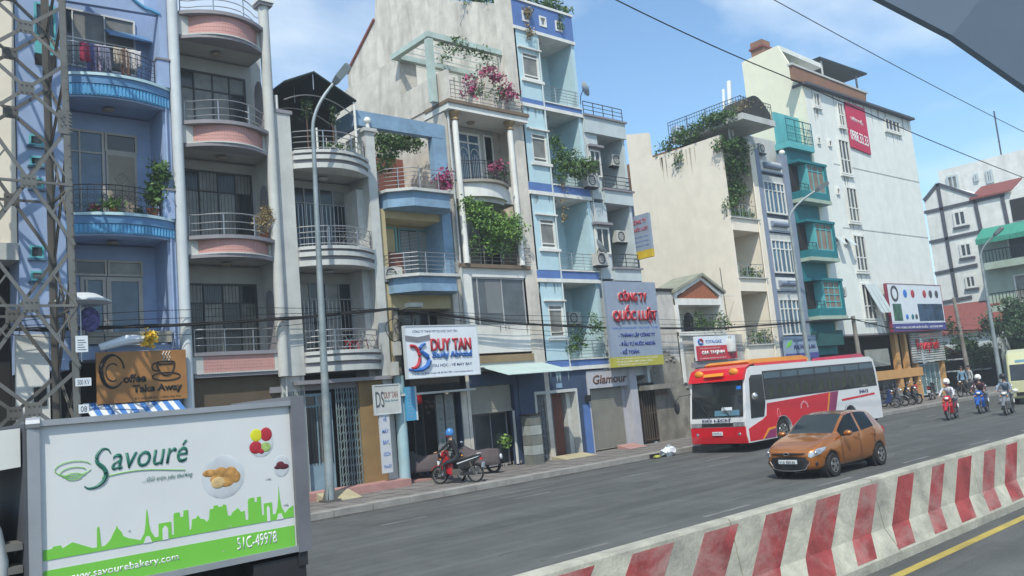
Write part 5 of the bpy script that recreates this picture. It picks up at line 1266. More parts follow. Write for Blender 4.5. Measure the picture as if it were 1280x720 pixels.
cable('thin overhead wire ending lower at the right, crossing above the white building', [v3(700,-36,12.5), v3(980,95,12.5), v3(1290,226,12.5)], .016, 'overhead wire', 'overhead wires across the sky', sag=.1)
cable('upper thin overhead wire nearer the top right corner of the sky', [v3(900,-40,12.5), v3(968,0,12.5), v3(1290,170,12.5)], .014, 'overhead wire', 'overhead wires across the sky', sag=.08)

# ================================================================== sign boards
def board(name, label, cat, x0, x1, z0, z1, Y, m, th=.08, frame=None, grp=None):
    t = thing(name, label, cat, ((x0+x1)/2, Y, z0), 0, grp)
    MB().box(x0, x1, Y-th, Y, z0, z1).build('board', m, t)
    if frame:
        f = MB(); e = .035; f.box(x0-e, x1+e, Y-th-.02, Y, z0-e, z0).box(x0-e, x1+e, Y-th-.02, Y, z1, z1+e).box(x0-e, x0, Y-th-.02, Y, z0, z1).box(x1, x1+e, Y-th-.02, Y, z0, z1); f.build('frame', frame, t)
    return t
M_txr = mat('letter_red', (.40,.025,.04), .4, var=.08); M_txb = mat('letter_blue', (.03,.13,.42), .4, var=.08); M_txd = mat('letter_dark_blue', (.03,.04,.14), .5, var=.1); M_txw = mat('letter_white', (.72,.72,.70), .5, var=.05)
# DUY TAN
SY = Y0-.95
a, b = P(503,410,SY), P(597,467,SY)
x0, x1, z0, z1 = a[0], b[0], b[1], zz(503,409,SY)
t = board('sign_board', 'white sign board reading DUY TAN Study Abroad in red and blue', 'sign', x0, x1, z0, z1, SY, M_sign, .12, M_tube); F_ = SY-.12
W_, H_ = x1-x0, z1-z0
text('CÔNG TY TNHH MTV DU HỌC DUY TÂN', M_txd, t, x0+W_*.10, z0+H_*.86, F_, w=W_*.62, h=H_*.075, ext=.005)
text('DUY TAN', M_txr, t, x0+W_*.33, z0+H_*.50, F_, w=W_*.57, h=H_*.25, ext=.05, bold=.02)
text('Study Abroad', M_txb, t, x0+W_*.34, z0+H_*.33, F_, w=W_*.56, h=H_*.16, ext=.04, bold=.025)
text('DU HỌC - VÉ MÁY BAY', M_txd, t, x0+W_*.35, z0+H_*.17, F_, w=W_*.55, h=H_*.085, ext=.005, bold=.01)
text('Trụ sở: 123 Điện thoại: 08 38 456 789 - www.duytan.edu.vn', M_txd, t, x0+W_*.05, z0+H_*.04, F_, w=W_*.85, h=H_*.05, ext=.004)
def stroke(pts, r, m, par, name='emblem', Y=None):
    return MB().tube([(p[0], Y, p[1]) for p in pts], r, 6).build(name, m, par)
cx, cz = x0+W_*.075, z0+H_*.40; rr_ = H_*.22
stroke([(cx-rr_*.2, cz+rr_*1.0)]+[(cx+rr_*math.cos(q)*.75, cz+rr_*math.sin(q)) for q in np.linspace(1.5, -1.5, 12)]+[(cx-rr_*.2, cz-rr_)], .06, M_txr, t, 'red_d_emblem', F_-.02)
stroke([(cx+rr_*1.45, cz+rr_*1.15), (cx+rr_*1.1, cz+rr_*1.05), (cx+rr_*.85, cz+rr_*.8), (cx+rr_*.85, cz+rr_*.5), (cx+rr_*1.2, cz+rr_*.3), (cx+rr_*1.6, cz), (cx+rr_*1.75, cz-rr_*.4), (cx+rr_*1.5, cz-rr_*.85), (cx+rr_*.9, cz-rr_*1.15), (cx+rr_*.1, cz-rr_*1.2), (cx-rr_*.5, cz-rr_*1.05)], [.04,.05,.06,.06,.07,.085,.09,.085,.07,.05,.03], M_txb, t, 'blue_s_emblem', F_-.03)
for k in range(3): MB().prism([(cx-.25, z0+H_*(.74+.035*k)), (cx+.25, z0+H_*(.70+.035*k)), (cx+.75, z0+H_*(.745+.035*k)), (cx+.75, z0+H_*(.765+.035*k)), (cx+.25, z0+H_*(.72+.035*k)), (cx-.25, z0+H_*(.76+.035*k))], 'y', F_-.03, F_).build('book_page', M_trim, t)
# small DUY TAN sign + vertical banner
SY = Y0-.5
a, b = P(466,483,SY), P(499,516,SY)
t = board('sign_board', 'small white square sign with grey DS emblem left of the utility pole', 'sign', a[0], b[0], b[1]+.02, a[1], SY, M_greyw, .08, M_tube); W_, H_ = b[0]-a[0], a[1]-b[1]
text('DS', M_timber, t, a[0]+W_*.03, b[1]+H_*.25, SY-.08, w=W_*.33, h=H_*.55, ext=.01); text('DUY TAN', mat('letter_brown', (.25,.12,.1)), t, a[0]+W_*.38, b[1]+H_*.55, SY-.08, w=W_*.55, h=H_*.22, ext=.01)
text('Study Abroad', M_teal, t, a[0]+W_*.38, b[1]+H_*.40, SY-.08, w=W_*.55, h=H_*.1, ext=.005)
a, b = P(471,518,SY), P(491,590,SY)
t = board('sign_banner', 'tall white vertical banner with blue words beside the tan pillar', 'sign', a[0]+.04, b[0]-.02, b[1]+.0, a[1], SY, mat('banner_white', (.50,.52,.55), .6, var=.1), .06)
hh = (a[1]-b[1])/5
for k, wd in enumerate(('VÉ', 'MÁY', 'BAY,', 'DỊCH', 'THUẬT')):
    ww = (b[0]-a[0]-.06)*(.38 if k == 0 else .62 if k < 4 else .8); text(wd, M_txb, t, (a[0]+b[0])/2-ww/2+.02, b[1]+hh*(4.12-k)+.08, SY-.06, w=ww, h=hh*.42, ext=.005, bold=.012)
# big billboard CÔNG TY QUỐC LUẬT
SY = Y0-.45
a, b = P(752,352,SY), P(815,352,SY); c = P(822,444,SY); e = P(822,457,SY); bb = P(760,459,SY)
x0, x1, z1, z0 = a[0], b[0], a[1], (e[1]+bb[1])/2
t = board('billboard', 'large grey billboard with red raised company lettering above an olive strip', 'billboard', x0, x1, z0+.42, z1, SY, mat('billboard_grey', (.25,.30,.38), .5, var=.12), .15)
MB().box(x0, x1+.02, SY-.15, SY, z0, z0+.42).build('olive_strip', mat('olive_strip', (.38,.36,.05), .5, var=.1), t)
W_, H_ = x1-x0, z1-z0-.42; zb = z0+.42; F_ = SY-.15
M_halo = mat('letter_halo', (.46,.38,.40), .5)
for (s_, fx, fz, fw, fh, m_, ex) in (('CÔNG TY', .22, .73, .56, .15, M_txr, .08), ('QUỐC LUẬT', .08, .44, .86, .24, M_txr, .09)):
    text(s_, M_halo, t, x0+W_*fx-.03, zb+H_*fz-.03, F_, w=W_*fw+.06, h=H_*fh+.06, ext=.03, bold=.045)
    text(s_, m_, t, x0+W_*fx, zb+H_*fz, F_, w=W_*fw, h=H_*fh, ext=ex, bold=.02)
text('THÀNH LẬP DOANH NGHIỆP - DỊCH THUẬT - TƯ VẤN', M_txb, t, x0+W_*.04, zb+H_*.355, F_, w=W_*.92, h=H_*.05, ext=.006)
for k, s_ in enumerate(('- THÀNH LẬP CÔNG TY', '- ĐẦU TƯ NƯỚC NGOÀI', '- KẾ TOÁN')):
    text(s_, mat('letter_navy', (.02,.04,.25), .5), t, x0+W_*.16, zb+H_*(.245-.105*k), F_, w=W_*(.72, .70, .36)[k], h=H_*.075, ext=.02, bold=.015)
for k, s_ in enumerate(('ĐC: 289 ĐIỆN BIÊN PHỦ P.15 Q. BÌNH THẠNH', 'ĐT: 08 3512 4789 - 0908 123 456 - EMAIL', 'WEBSITE: quocluat.com')):
    text(s_, M_txw, t, x0+W_*.08, z0+.30-.12*k, F_, w=W_*(.8-.1*k), h=.07, ext=.004)
# blade sign on arm
XB_ = xx(792,300)
t = thing('blade_sign', 'projecting grey and yellow blade sign high beside the blank cream wall', 'sign', (29.2, Y0-.6, 8))
SB = 29.25
q0, q1 = PX(789,272,SB), PX(811,267,SB); q2, q3 = PX(797,325,SB), PX(814,320,SB)
yA, yB = q0[0], q1[0]; zT, zB_ = q0[1], q2[1]
MB().box(SB-.08, SB+.08, yB, yA, zB_+.35, zT).build('board', mat('billboard_grey', (.25,.30,.38)), t); MB().box(SB-.08, SB+.08, yB, yA, zB_, zB_+.35).build('yellow_strip', mat('strip_yellow', (.60,.42,.03), .5), t)
MB().bar((SB, yA+.9, zT-.1), (SB, yB+.1, zT-.1), .05, .05).build('bracket', M_iron, t)
text('CÔNG TY', M_txr, t, yA-.08, zT-.42, 0, w=(yA-yB)*.8, h=.24, face='-x', X=SB-.085, ext=.01, bold=.02)
text('QUỐC LUẬT', M_txr, t, yA-.08, zT-.78, 0, w=(yA-yB)*.85, h=.26, face='-x', X=SB-.085, ext=.01, bold=.02)
for k in range(3): text('DỊCH THUẬT TƯ VẤN', M_txb, t, yA-.08, zT-1.05-.2*k, 0, w=(yA-yB)*.8, h=.09, face='-x', X=SB-.085, ext=.005)
# coffee sign
SY = Y0-.35
a, b = P(119,440,SY), P(231,440,SY); c, d = P(121,502,SY), P(232,497,SY)
wd_ = mat('oiled_wood_board', (.34,.16,.05), .55, var=.35, dirt=.3, dcol=(.22,.09,.03), sc_=1.0)
x0, x1, z0, z1 = a[0], b[0], d[1]-.02, a[1]-.02
t = board('coffee_sign', 'brown wooden sign reading Coffee Take Away with a steaming cup', 'sign', x0, x1, z0, z1, SY, wd_, .07)
W_, H_ = x1-x0, z1-z0; F_ = SY-.07; M_ink = mat('carved_black', (.015,.012,.01), .6)
def arcpts(cx, cz, rx, rz, t0, t1, n=16): return [(cx+rx*math.cos(q), cz+rz*math.sin(q)) for q in np.linspace(t0, t1, n)]
C_ = arcpts(x0+W_*.17, z0+H_*.62, W_*.125, H_*.32, .15, math.pi, 12)[::1] + arcpts(x0+W_*.17, z0+H_*.62, W_*.125, H_*.32, math.pi, 2*math.pi-.7, 10)[1:] 
stroke(C_, [.02]*5+[.035,.045,.055,.06,.06,.06,.06]+[.055,.05,.045,.04,.035,.03,.025,.02,.015][:len(C_)-12], M_ink, t, 'letter_c', F_-.005)
stroke(arcpts(x0+W_*.17, z0+H_*.60, W_*.075, H_*.17, .9, 5.2, 14), .018, M_ink, t, 'letter_swirl', F_-.005)
text('offee', M_ink, t, x0+W_*.28, z0+H_*.38, F_, w=W_*.25, h=H_*.17, ext=.015, bold=.03)
text('Take Away', M_ink, t, x0+W_*.38, z0+H_*.14, F_, w=W_*.56, h=H_*.19, ext=.015, bold=.035)
text('ĐT: 0908 888 502 - 0 Điện Biên Phủ', M_ink, t, x0+W_*.40, z0+H_*.03, F_, w=W_*.52, h=H_*.05, ext=.004)
cx, cz = x0+W_*.76, z0+H_*.55
stroke(arcpts(cx, cz+H_*.2, W_*.10, H_*.26, math.pi, 2*math.pi, 14), .022, M_ink, t, 'cup_outline', F_-.01)
stroke(arcpts(cx, cz+H_*.2, W_*.10, H_*.03, 0, 2*math.pi, 16), .02, M_ink, t, 'cup_rim', F_-.01)
stroke(arcpts(cx-W_*.11, cz+H_*.12, W_*.05, H_*.08, .3, 5.6, 12), .018, M_ink, t, 'cup_handle', F_-.01)
stroke(arcpts(cx, cz-H_*.08, W_*.16, H_*.08, 0, 2*math.pi, 20), .018, M_ink, t, 'saucer_outline', F_-.01)
for k in range(3): stroke([(cx-.08+.08*k, cz+H_*.24), (cx-.03+.08*k, cz+H_*.30), (cx-.09+.08*k, cz+H_*.36), (cx-.03+.08*k, cz+H_*.43)], .012, M_txw, t, 'steam_line', F_-.01)
MB().tube([((x0+x1)/2-.9, SY-.02, z1), ((x0+x1)/2-.9, SY+.1, z1+.5)], .012, 4).tube([((x0+x1)/2+.9, SY-.02, z1), ((x0+x1)/2+.9, SY+.1, z1+.5)], .012, 4).build('hanging_wire', M_iron, t)
# striped awning of the coffee shop
a, b = P(110,500,Y0-.3), P(222,497,Y0-.3)
t = thing('striped_awning', 'blue and white striped cloth awning below the wooden coffee sign', 'awning', ((a[0]+b[0])/2, Y0-.8, b[1]))
M_aws = mat('awning_blue', (.06,.19,.48), .8, var=.15); M_aww = mat('awning_white', (.60,.62,.64), .8, var=.1)
n = 16
for i in range(n):
    xa = a[0]-.1+(b[0]-a[0]+.1)*i/n; xb = a[0]-.1+(b[0]-a[0]+.1)*(i+1)/n
    MB().quadprism([(xa, Y0-.2, b[1]+.0), (xb-.004, Y0-.2, b[1]+.0), (xb-.004, Y0-1.7, b[1]-.75), (xa, Y0-1.7, b[1]-.75)], [(xa, Y0-.2, b[1]+.02), (xb-.004, Y0-.2, b[1]+.02), (xb-.004, Y0-1.7, b[1]-.73), (xa, Y0-1.7, b[1]-.73)]).build('cloth_stripe', M_aws if i % 2 else M_aww, t)
# gas sign
SY = Y0-.4
a, b = P(866,421,SY), P(916,417,SY); c = P(870,450,SY); d = P(918,449,SY)
x0, x1, z0, z1 = a[0], b[0], c[1]-.05, a[1]
t = board('gas_sign', 'red and white gas shop sign reading GIA THỊNH below the gabled balcony', 'sign', x0, x1, z0, z1, SY, M_sign, .1)
W_, H_ = x1-x0, z1-z0; F_ = SY-.1
MB().box(x0, x1, F_-.006, F_, z0, z0+H_*.60).build('red_panel', mat('sign_red', (.48,.03,.05), .5), t)
text('TOTALGAZ', M_txb, t, x0+W_*.24, z0+H_*.70, F_, w=W_*.40, h=H_*.13, ext=.01, bold=.01)
stroke(arcpts(x0+W_*.12, z0+H_*.77, W_*.05, H_*.1, 2.2, 5.5, 10), .05, M_txb, t, 'round_emblem', F_-.01); stroke(arcpts(x0+W_*.12, z0+H_*.77, W_*.05, H_*.1, -.7, 2.0, 10), .05, M_txr, t, 'round_emblem', F_-.012)
text('GIA THỊNH', M_txw, t, x0+W_*.12, z0+H_*.20, F_-.006, w=W_*.56, h=H_*.2, ext=.02, bold=.03)
text('CỬA HÀNG GAS BẾP GAS', M_txw, t, x0+W_*.08, z0+H_*.48, F_-.006, w=W_*.5, h=H_*.06, ext=.004); text('ĐC: 300 ĐIỆN BIÊN PHỦ - ĐT: 38 99 99 99', M_txw, t, x0+W_*.06, z0+H_*.05, F_-.006, w=W_*.65, h=H_*.07, ext=.004)
MB().lathe(x0+W_*.84, F_-.02, [(.10,z0+H_*.22),(.26,z0+H_*.30),(.27,z0+H_*.68),(.20,z0+H_*.80),(.08,z0+H_*.84),(.1,z0+H_*.96)], 14).build('gas_cylinder_picture', M_greyw, t, smooth=True)
MB().box(x0-.1, x1+.1, SY-.02, SY+.2, z0-.3, z0-.05).build('lower_rail', M_trim, t)
# sign of the window house
SY = Y0-.1
a, b = P(977,421,SY), P(1022,447,SY)
t = board('office_sign', 'pale blue office sign with dark letters and purple foot behind the bus', 'sign', a[0], b[0], b[1], a[1], SY, mat('sign_grey_blue', (.24,.32,.42), .5, var=.12), .1)
W_, H_ = b[0]-a[0], a[1]-b[1]
MB().box(a[0], b[0], SY-.11, SY-.1, b[1], b[1]+H_*.25).build('purple_strip', mat('purple_strip', (.07,.07,.25), .5), t)
text('VIETNAM TRAVEL', M_txd, t, a[0]+W_*.25, b[1]+H_*.74, SY-.1, w=W_*.55, h=H_*.1, ext=.01); text('PHƯƠNG LAN', M_txd, t, a[0]+W_*.27, b[1]+H_*.42, SY-.1, w=W_*.64, h=H_*.22, ext=.02, bold=.02)
MB().prism([(a[0]+W_*.04, b[1]+H_*.5), (a[0]+W_*.2, b[1]+H_*.62), (a[0]+W_*.22, b[1]+H_*.85), (a[0]+W_*.1, b[1]+H_*.7)], 'y', SY-.115, SY-.1).build('leaf_emblem', M_grn, t)
# banner and hoarding on the white building
SY = Y0-.06
a, b, c, d = P(1055,127,SY), P(1079,136,SY), P(1065,184,SY), P(1086,193,SY)
t = thing('red_banner', 'tall red banner with white phone digits on the white building', 'banner', (a[0], SY, d[1]))
MB().quadprism([(a[0], SY-.04, c[1]), (b[0]+.1, SY-.04, d[1]), (b[0]+.1, SY, d[1]), (a[0], SY, c[1])], [(a[0], SY-.04, a[1]), (b[0]+.1, SY-.04, b[1]), (b[0]+.1, SY, b[1]), (a[0], SY, a[1])]).build('banner_cloth', mat('banner_red', (.50,.02,.07), .6, var=.1), t)
hB = a[1]-c[1]; wB = b[0]+.1-a[0]
text('LIÊN HỆ:', M_txw, t, a[0]+wB*.2, c[1]+hB*.60, SY-.04, w=wB*.6, h=hB*.12, ext=.01, bold=.02, slant=-.1)
text('0988.33.33', M_txw, t, a[0]+wB*.06, c[1]+hB*.16, SY-.04, w=wB*.88, h=hB*.24, ext=.01, bold=.02, slant=-.1)
SY = Y0-.3
a, b = P(1104,355,SY), P(1171,358,SY); c, d = P(1113,415,SY), P(1177,412,SY)
x0, x1, z0, z1 = a[0], b[0], (c[1]+d[1])/2, (a[1]+b[1])/2
t = board('billboard', 'wide hoarding showing car parts and a city picture on the white building', 'billboard', x0, x1, z0, z1, SY, M_sign, .2, mat('maroon_frame', (.25,.04,.07), .6))
W_, H_ = x1-x0, z1-z0; F_ = SY-.2
MB().box(x0, x1, F_-.01, F_, z0, z0+H_*.16).build('purple_strip', mat('purple_strip', (.07,.07,.25)), t)
text('PHỤ TÙNG XE HƠI NHẬP KHẨU   HOTLINE 0909', M_txw, t, x0+W_*.05, z0+H_*.04, F_-.01, w=W_*.88, h=H_*.08, ext=.008)
MB().box(x0+W_*.50, x0+W_*.98, F_-.01, F_, z0+H_*.20, z0+H_*.58).build('city_picture', mat('picture_dark_blue', (.03,.07,.13), .4, var=.9, sc_=2.5), t)
MB().box(x0+W_*.05, x0+W_*.20, F_-.01, F_, z0+H_*.22, z0+H_*.58).build('green_picture', mat('picture_green', (.04,.13,.08), .4, var=.9, sc_=3), t)
MB().wheel((x0+W_*.11, F_-.02, z0+H_*.80), H_*.17, .03, 'y', 18).build('tyre_picture', M_timber, t)
for k, (fx, m_) in enumerate(((.30,M_blue),(.44,M_txr),(.66,M_txr),(.78,M_timber),(.90,M_timber))):
    MB().sphere((x0+W_*fx, F_-.01, z0+H_*.80), W_*.035, .02, H_*.09, 8, 5).build('part_picture', m_, t)
for k, (fx, m_) in enumerate(((.28,M_blue),(.38,M_teal),(.45,M_timber))): MB().sphere((x0+W_*fx, F_-.01, z0+H_*.30), W_*.025, .02, H_*.06, 8, 5).build('part_picture', m_, t)

# ================================================================== vehicles
def wheel_at(par, x, y, r, wd, rimm, side=-1, spokes=5, name='wheel'):
    w_ = MB().wheel((x, y, r), r, wd, 'y', 28, [(r*.62,-wd/2),(r*.93,-wd/2),(r,-wd*.3),(r,wd*.3),(r*.93,wd/2),(r*.62,wd/2)]).build(name, M_rub, par, local=True, smooth=True)
    rm_ = MB(); yo = y+side*wd*.42
    rm_.wheel((x, yo, r), r*.62, .03, 'y', 28, [(r*.54,-.02),(r*.63,-.02),(r*.63,.02),(r*.54,.02)])
    for k in range(spokes):
        a = 2*math.pi*k/spokes+.3
        for da in (-.12,.12): rm_.bar((x+.05*math.cos(a), yo, r+.05*math.sin(a)), (x+r*.57*math.cos(a+da), yo, r+r*.57*math.sin(a+da)), .05, .03)
    rm_.wheel((x, yo, r), .07, .05, 'y', 12, [(.005,-.03),(.06,-.03),(.06,.02),(.005,.02)])
    rm_.build('rim', rimm, w_, local=True)
    MB().wheel((x, y+side*wd*.30, r), r*.6, .01, 'y', 24, [(.01,0),(r*.62,0),(r*.62,.01),(.01,.01)]).build('brake_disc', M_plas, w_, local=True)
    return w_
def solid_apply(ob, cutters=(), sub=0, bev=None):
    for q_ in (ob,)+tuple(cutters):
        bm = bmesh.new(); bm.from_mesh(q_.data); bmesh.ops.recalc_face_normals(bm, faces=bm.faces[:]); bm.to_mesh(q_.data); bm.free()
    bpy.context.view_layer.update()
    for c in cutters:
        md = ob.modifiers.new('b', 'BOOLEAN'); md.object = c; md.operation = 'DIFFERENCE'; md.solver = 'EXACT'
    if bev:
        md = ob.modifiers.new('v', 'BEVEL'); md.width = bev[0]; md.segments = bev[1]; md.limit_method = 'ANGLE'; md.angle_limit = R(35)
    dg = bpy.context.evaluated_depsgraph_get(); me = bpy.data.meshes.new_from_object(ob.evaluated_get(dg)); ob.modifiers.clear(); ob.data = me
    for c in cutters: bpy.data.objects.remove(c)
    return ob
def sub_mesh(ob, lv=2, crease=None):
    md = ob.modifiers.new('s', 'SUBSURF'); md.levels = lv; md.render_levels = lv
    dg = bpy.context.evaluated_depsgraph_get(); me = bpy.data.meshes.new_from_object(ob.evaluated_get(dg)); ob.modifiers.clear(); ob.data = me
    me.polygons.foreach_set('use_smooth', [True]*len(me.polygons)); return ob
def split_mat(ob, names, par):
    """peel faces of material slots > 0 off into parts of their own"""
    me = ob.data; mats = list(me.materials); V = [v.co[:] for v in me.vertices]
    polys = [(tuple(p.vertices), p.material_index) for p in me.polygons]; outs = [ob]
    for k in range(1, len(mats)):
        fs = [f for f, m_ in polys if m_ == k]; used = sorted({i for f in fs for i in f}); mp_ = {v: i for i, v in enumerate(used)}
        m2 = bpy.data.meshes.new(names[k]); m2.from_pydata([V[i] for i in used], [], [[mp_[i] for i in f] for f in fs]); m2.materials.append(mats[k])
        m2.polygons.foreach_set('use_smooth', [True]*len(m2.polygons)); o = bpy.data.objects.new(names[k], m2); col.objects.link(o); o.parent = par; outs.append(o)
    fs = [f for f, m_ in polys if m_ == 0]; m2 = bpy.data.meshes.new(names[0]); m2.from_pydata(V, [], fs); m2.materials.append(mats[0]); m2.polygons.foreach_set('use_smooth', [True]*len(m2.polygons)); ob.data = m2
    return outs

def split_islands(ob, par):
    me = ob.data; bm = bmesh.new(); bm.from_mesh(me); seen = set(); groups = []
    for f in bm.faces:
        if f in seen: continue
        st_ = [f]; seen.add(f); gr_ = []
        while st_:
            q = st_.pop(); gr_.append(q)
            for e in q.edges:
                for h_ in e.link_faces:
                    if h_ not in seen: seen.add(h_); st_.append(h_)
        groups.append([[tuple(v.co) for v in q.verts] for q in gr_])
    bm.free(); nm = ob.name.split('.')[0]; m_ = me.materials[0]
    for gi, gr_ in enumerate(groups):
        mb = MB(); ix = {}
        fs_ = []
        for poly in gr_:
            f_ = []
            for v in poly:
                if v not in ix: ix[v] = len(mb.v); mb.v.append(v)
                f_.append(ix[v])
            fs_.append(tuple(f_))
        mb.f = fs_; mb.mi = [0]*len(fs_)
        n2 = nm
        if nm == 'windscreen' and sum(v[0] for v in mb.v)/len(mb.v) > 2.2: n2 = 'rear_window'
        mb.build(n2, m_, par, local=True, smooth=True)
    bpy.data.objects.remove(ob)
# --- hatchback
CX0, CY0 = 19.35, 12.02
car = thing('hatchback_car', 'small copper orange hatchback driving left in front of the red bus', 'car', (CX0, CY0, 0.0), R(-1.5))
M_cop = mat('copper_car_paint', (.46,.155,.03), .26, .6, var=.05, coat=1)
M_cglass = glassmat('car_glass', (.02,.028,.03), .04, .5, .2); M_cside = glassmat('car_side_glass', (.008,.01,.01), .05, .22, .2)
#       x,  halfw, zb,  zsill, zbelt, roof_halfw, zedge, ztop
st = [(0.00,.50,.30,.34,.62,.44,.64,.66),
      (0.06,.66,.22,.30,.66,.56,.70,.72),
      (0.28,.78,.20,.28,.74,.66,.82,.85),
      (0.62,.82,.20,.27,.84,.70,.93,.96),
      (0.98,.83,.20,.27,.92,.71,1.00,1.03),
      (1.12,.83,.20,.27,.94,.70,1.02,1.06),
      (1.24,.83,.20,.27,.95,.69,1.09,1.13),
      (1.46,.83,.20,.27,.965,.665,1.25,1.29),
      (1.80,.83,.20,.27,.985,.62,1.44,1.50),
      (2.16,.83,.20,.27,1.0,.61,1.485,1.545),
      (2.25,.83,.20,.27,1.005,.61,1.487,1.55),
      (2.62,.83,.20,.27,1.035,.605,1.475,1.54),
      (2.92,.83,.20,.27,1.07,.59,1.44,1.515),
      (3.12,.82,.22,.29,1.09,.57,1.41,1.48),
      (3.36,.80,.24,.32,1.06,.54,1.34,1.38),
      (3.56,.76,.26,.36,1.02,.52,1.10,1.13),
      (3.66,.70,.30,.40,.90,.50,.94,.96)]
def ring(s):
    x, w_, zb, zs_, zt, wr, ze, zp = s
    hf = [(0, zb), (w_*.8, zb), (w_*.97, zs_), (w_, (zs_+zt)*.5), (w_*.965, zt), (wr, ze), (wr*.90, zp-.012), (0, zp)]
    return [(x, y, z) for y, z in hf] + [(x, -y, z) for y, z in hf[-2:0:-1]]
vs = []; fs = []; mi = []; nr = 14
for s in st: vs += ring(s)
for i in range(len(st)-1):
    for j in range(nr):
        k = (j+1) % nr; fs.append((i*nr+j, i*nr+k, (i+1)*nr+k, (i+1)*nr+j)); m_ = 0
        x0 = st[i][0]; x1 = st[i+1][0]
        side_w = j in (4, nr-1-4)
        top = j in (6,7)
        if side_w and 1.20 <= x0 and x1 <= 3.0 and not (abs(x0-2.16) < .01): m_ = 2
        if top and x0 >= 1.12 and x1 <= 1.81: m_ = 1
        if top and x0 >= 3.36-.01 and x1 <= 3.57: m_ = 1
        mi.append(m_)
fs.append(tuple(range(nr))[::-1]); mi.append(0); fs.append(tuple(range((len(st)-1)*nr, len(st)*nr))); mi.append(0)
mb = MB(); mb.v = vs; mb.f = fs; mb.mi = mi
body = mb.build('body', [M_cop, M_cglass, M_cside], car, local=True)
me = body.data
cr = me.attributes.new('crease_edge', 'FLOAT', 'EDGE')
pm = [p.material_index for p in me.polygons]; emap = {}
for p in me.polygons:
    for ek in p.edge_keys: emap.setdefault(ek, []).append(pm[p.index])
for e in me.edges:
    ms_ = emap.get(tuple(sorted(e.vertices)), [])
    cr.data[e.index].value = 1.0 if len(set(ms_)) > 1 else (.6 if e.index < 0 else 0)
cv = me.attributes.new('crease_vert', 'FLOAT', 'POINT'); vm = {}
for p in me.polygons:
    for v_ in p.vertices: vm.setdefault(v_, set()).add(pm[p.index])
for v_, q_ in vm.items(): cv.data[v_].value = 1.0 if len(q_) > 1 else 0.0
sub_mesh(body, 2)
cut = []
for x_ in (.74, 3.10):
    for s_ in (-1, 1):
        c = MB().prism([(x_+.355*math.cos(a), .30+.355*math.sin(a)) for a in [2*math.pi*k/28 for k in range(28)]], 'y', s_*.78-.18, s_*.78+.18)
        co = c.build('cut', M_plas, car, local=True); cut.append(co)
bpy.context.view_layer.update()
# solidify is not needed: wheel wells are cut through the shell and backed by dark liners
solid_apply(body, cut)
outs = split_mat(body, ['body','windscreen','side_window'], car)
for o_ in outs[1:]: split_islands(o_, car)
body.data.polygons.foreach_set('use_smooth', [True]*len(body.data.polygons))
for x_ in (.74, 3.10):
    for s_ in (-1, 1):
        MB().wheel((x_, s_*.64, .30), .37, .3, 'y', 24, [(.001,-.12),(.37,-.12),(.37,.10),(.001,.10)]).build('wheel_well', M_plas, car, local=True)
        wheel_at(car, x_, s_*.735, .288, .175, M_chr, side=s_)
MB().box(.35, 3.4, -.6, .6, .16, .5).build('underbody', M_plas, car, local=True)
MB().box(1.3, 3.2, -.68, .68, .5, .93).build('interior', M_dark, car, local=True)
for y_ in (-.36,.36): MB().box(1.75, 1.95, y_-.22, y_+.22, .8, 1.22).build('seat', M_plas, car, local=True)
# grille, lamps, plate, badge
gx = lambda y: -.022+.15*(abs(y)/.7)**2.4
def front_patch(pts, name, m, off=.0, th=.03, par=None):
    f = [(gx(y)-off, y, z) for y, z in pts]; b_ = [(gx(y)-off+th, y, z) for y, z in pts]; n = len(pts)
    return MB().add(f+b_, [tuple(range(n)), tuple(range(n,2*n))[::-1]] + [(i, (i+1)%n, (i+1)%n+n, i+n) for i in range(n)]).build(name, m, par or car, local=True)
gr = front_patch([(-.55,.44),(-.48,.55),(-.2,.57),(.2,.57),(.48,.55),(.55,.44),(.42,.27),(.15,.235),(-.15,.235),(-.42,.27)], 'grille', M_plas, .03, .10)
for k in range(4): z_ = .30+.055*k; MB().tube([(gx(y)-.03, y, z_) for y in (-.36-.02*k,-.2,0,.2,.36+.02*k)], .008, 5).build('grille_bar', M_plas, gr, local=True)
MB().tube([(gx(y)-.025, y, z) for y, z in [(-.57,.44),(-.44,.26),(-.15,.225),(.15,.225),(.44,.26),(.57,.44)]], .012, 5).build('chrome_trim', M_chr, gr, local=True)
front_patch([(-.48,.625),(-.46,.655),(0,.66),(.46,.655),(.48,.625),(0,.612)], 'upper_grille', M_plas, .03, .06)
pl = front_patch([(-.26,.40),(.26,.40),(.26,.50),(-.26,.50)], 'number_plate', M_sign, .05, .02)
bd = MB().tube([(gx(0)-.06, .085*math.cos(a), .645+.035*math.sin(a)) for a in np.linspace(0, 6.28, 13)[:-1]], .008, 5, closed=True).build('badge', M_chr, car, local=True)
WOFF[pl] = (0,0,0)
text('51A 930.56', M_timber, pl, .22, .42, 0, w=.44, h=.06, face='-x', X=gx(0)-.055, ext=.003, bold=.01)
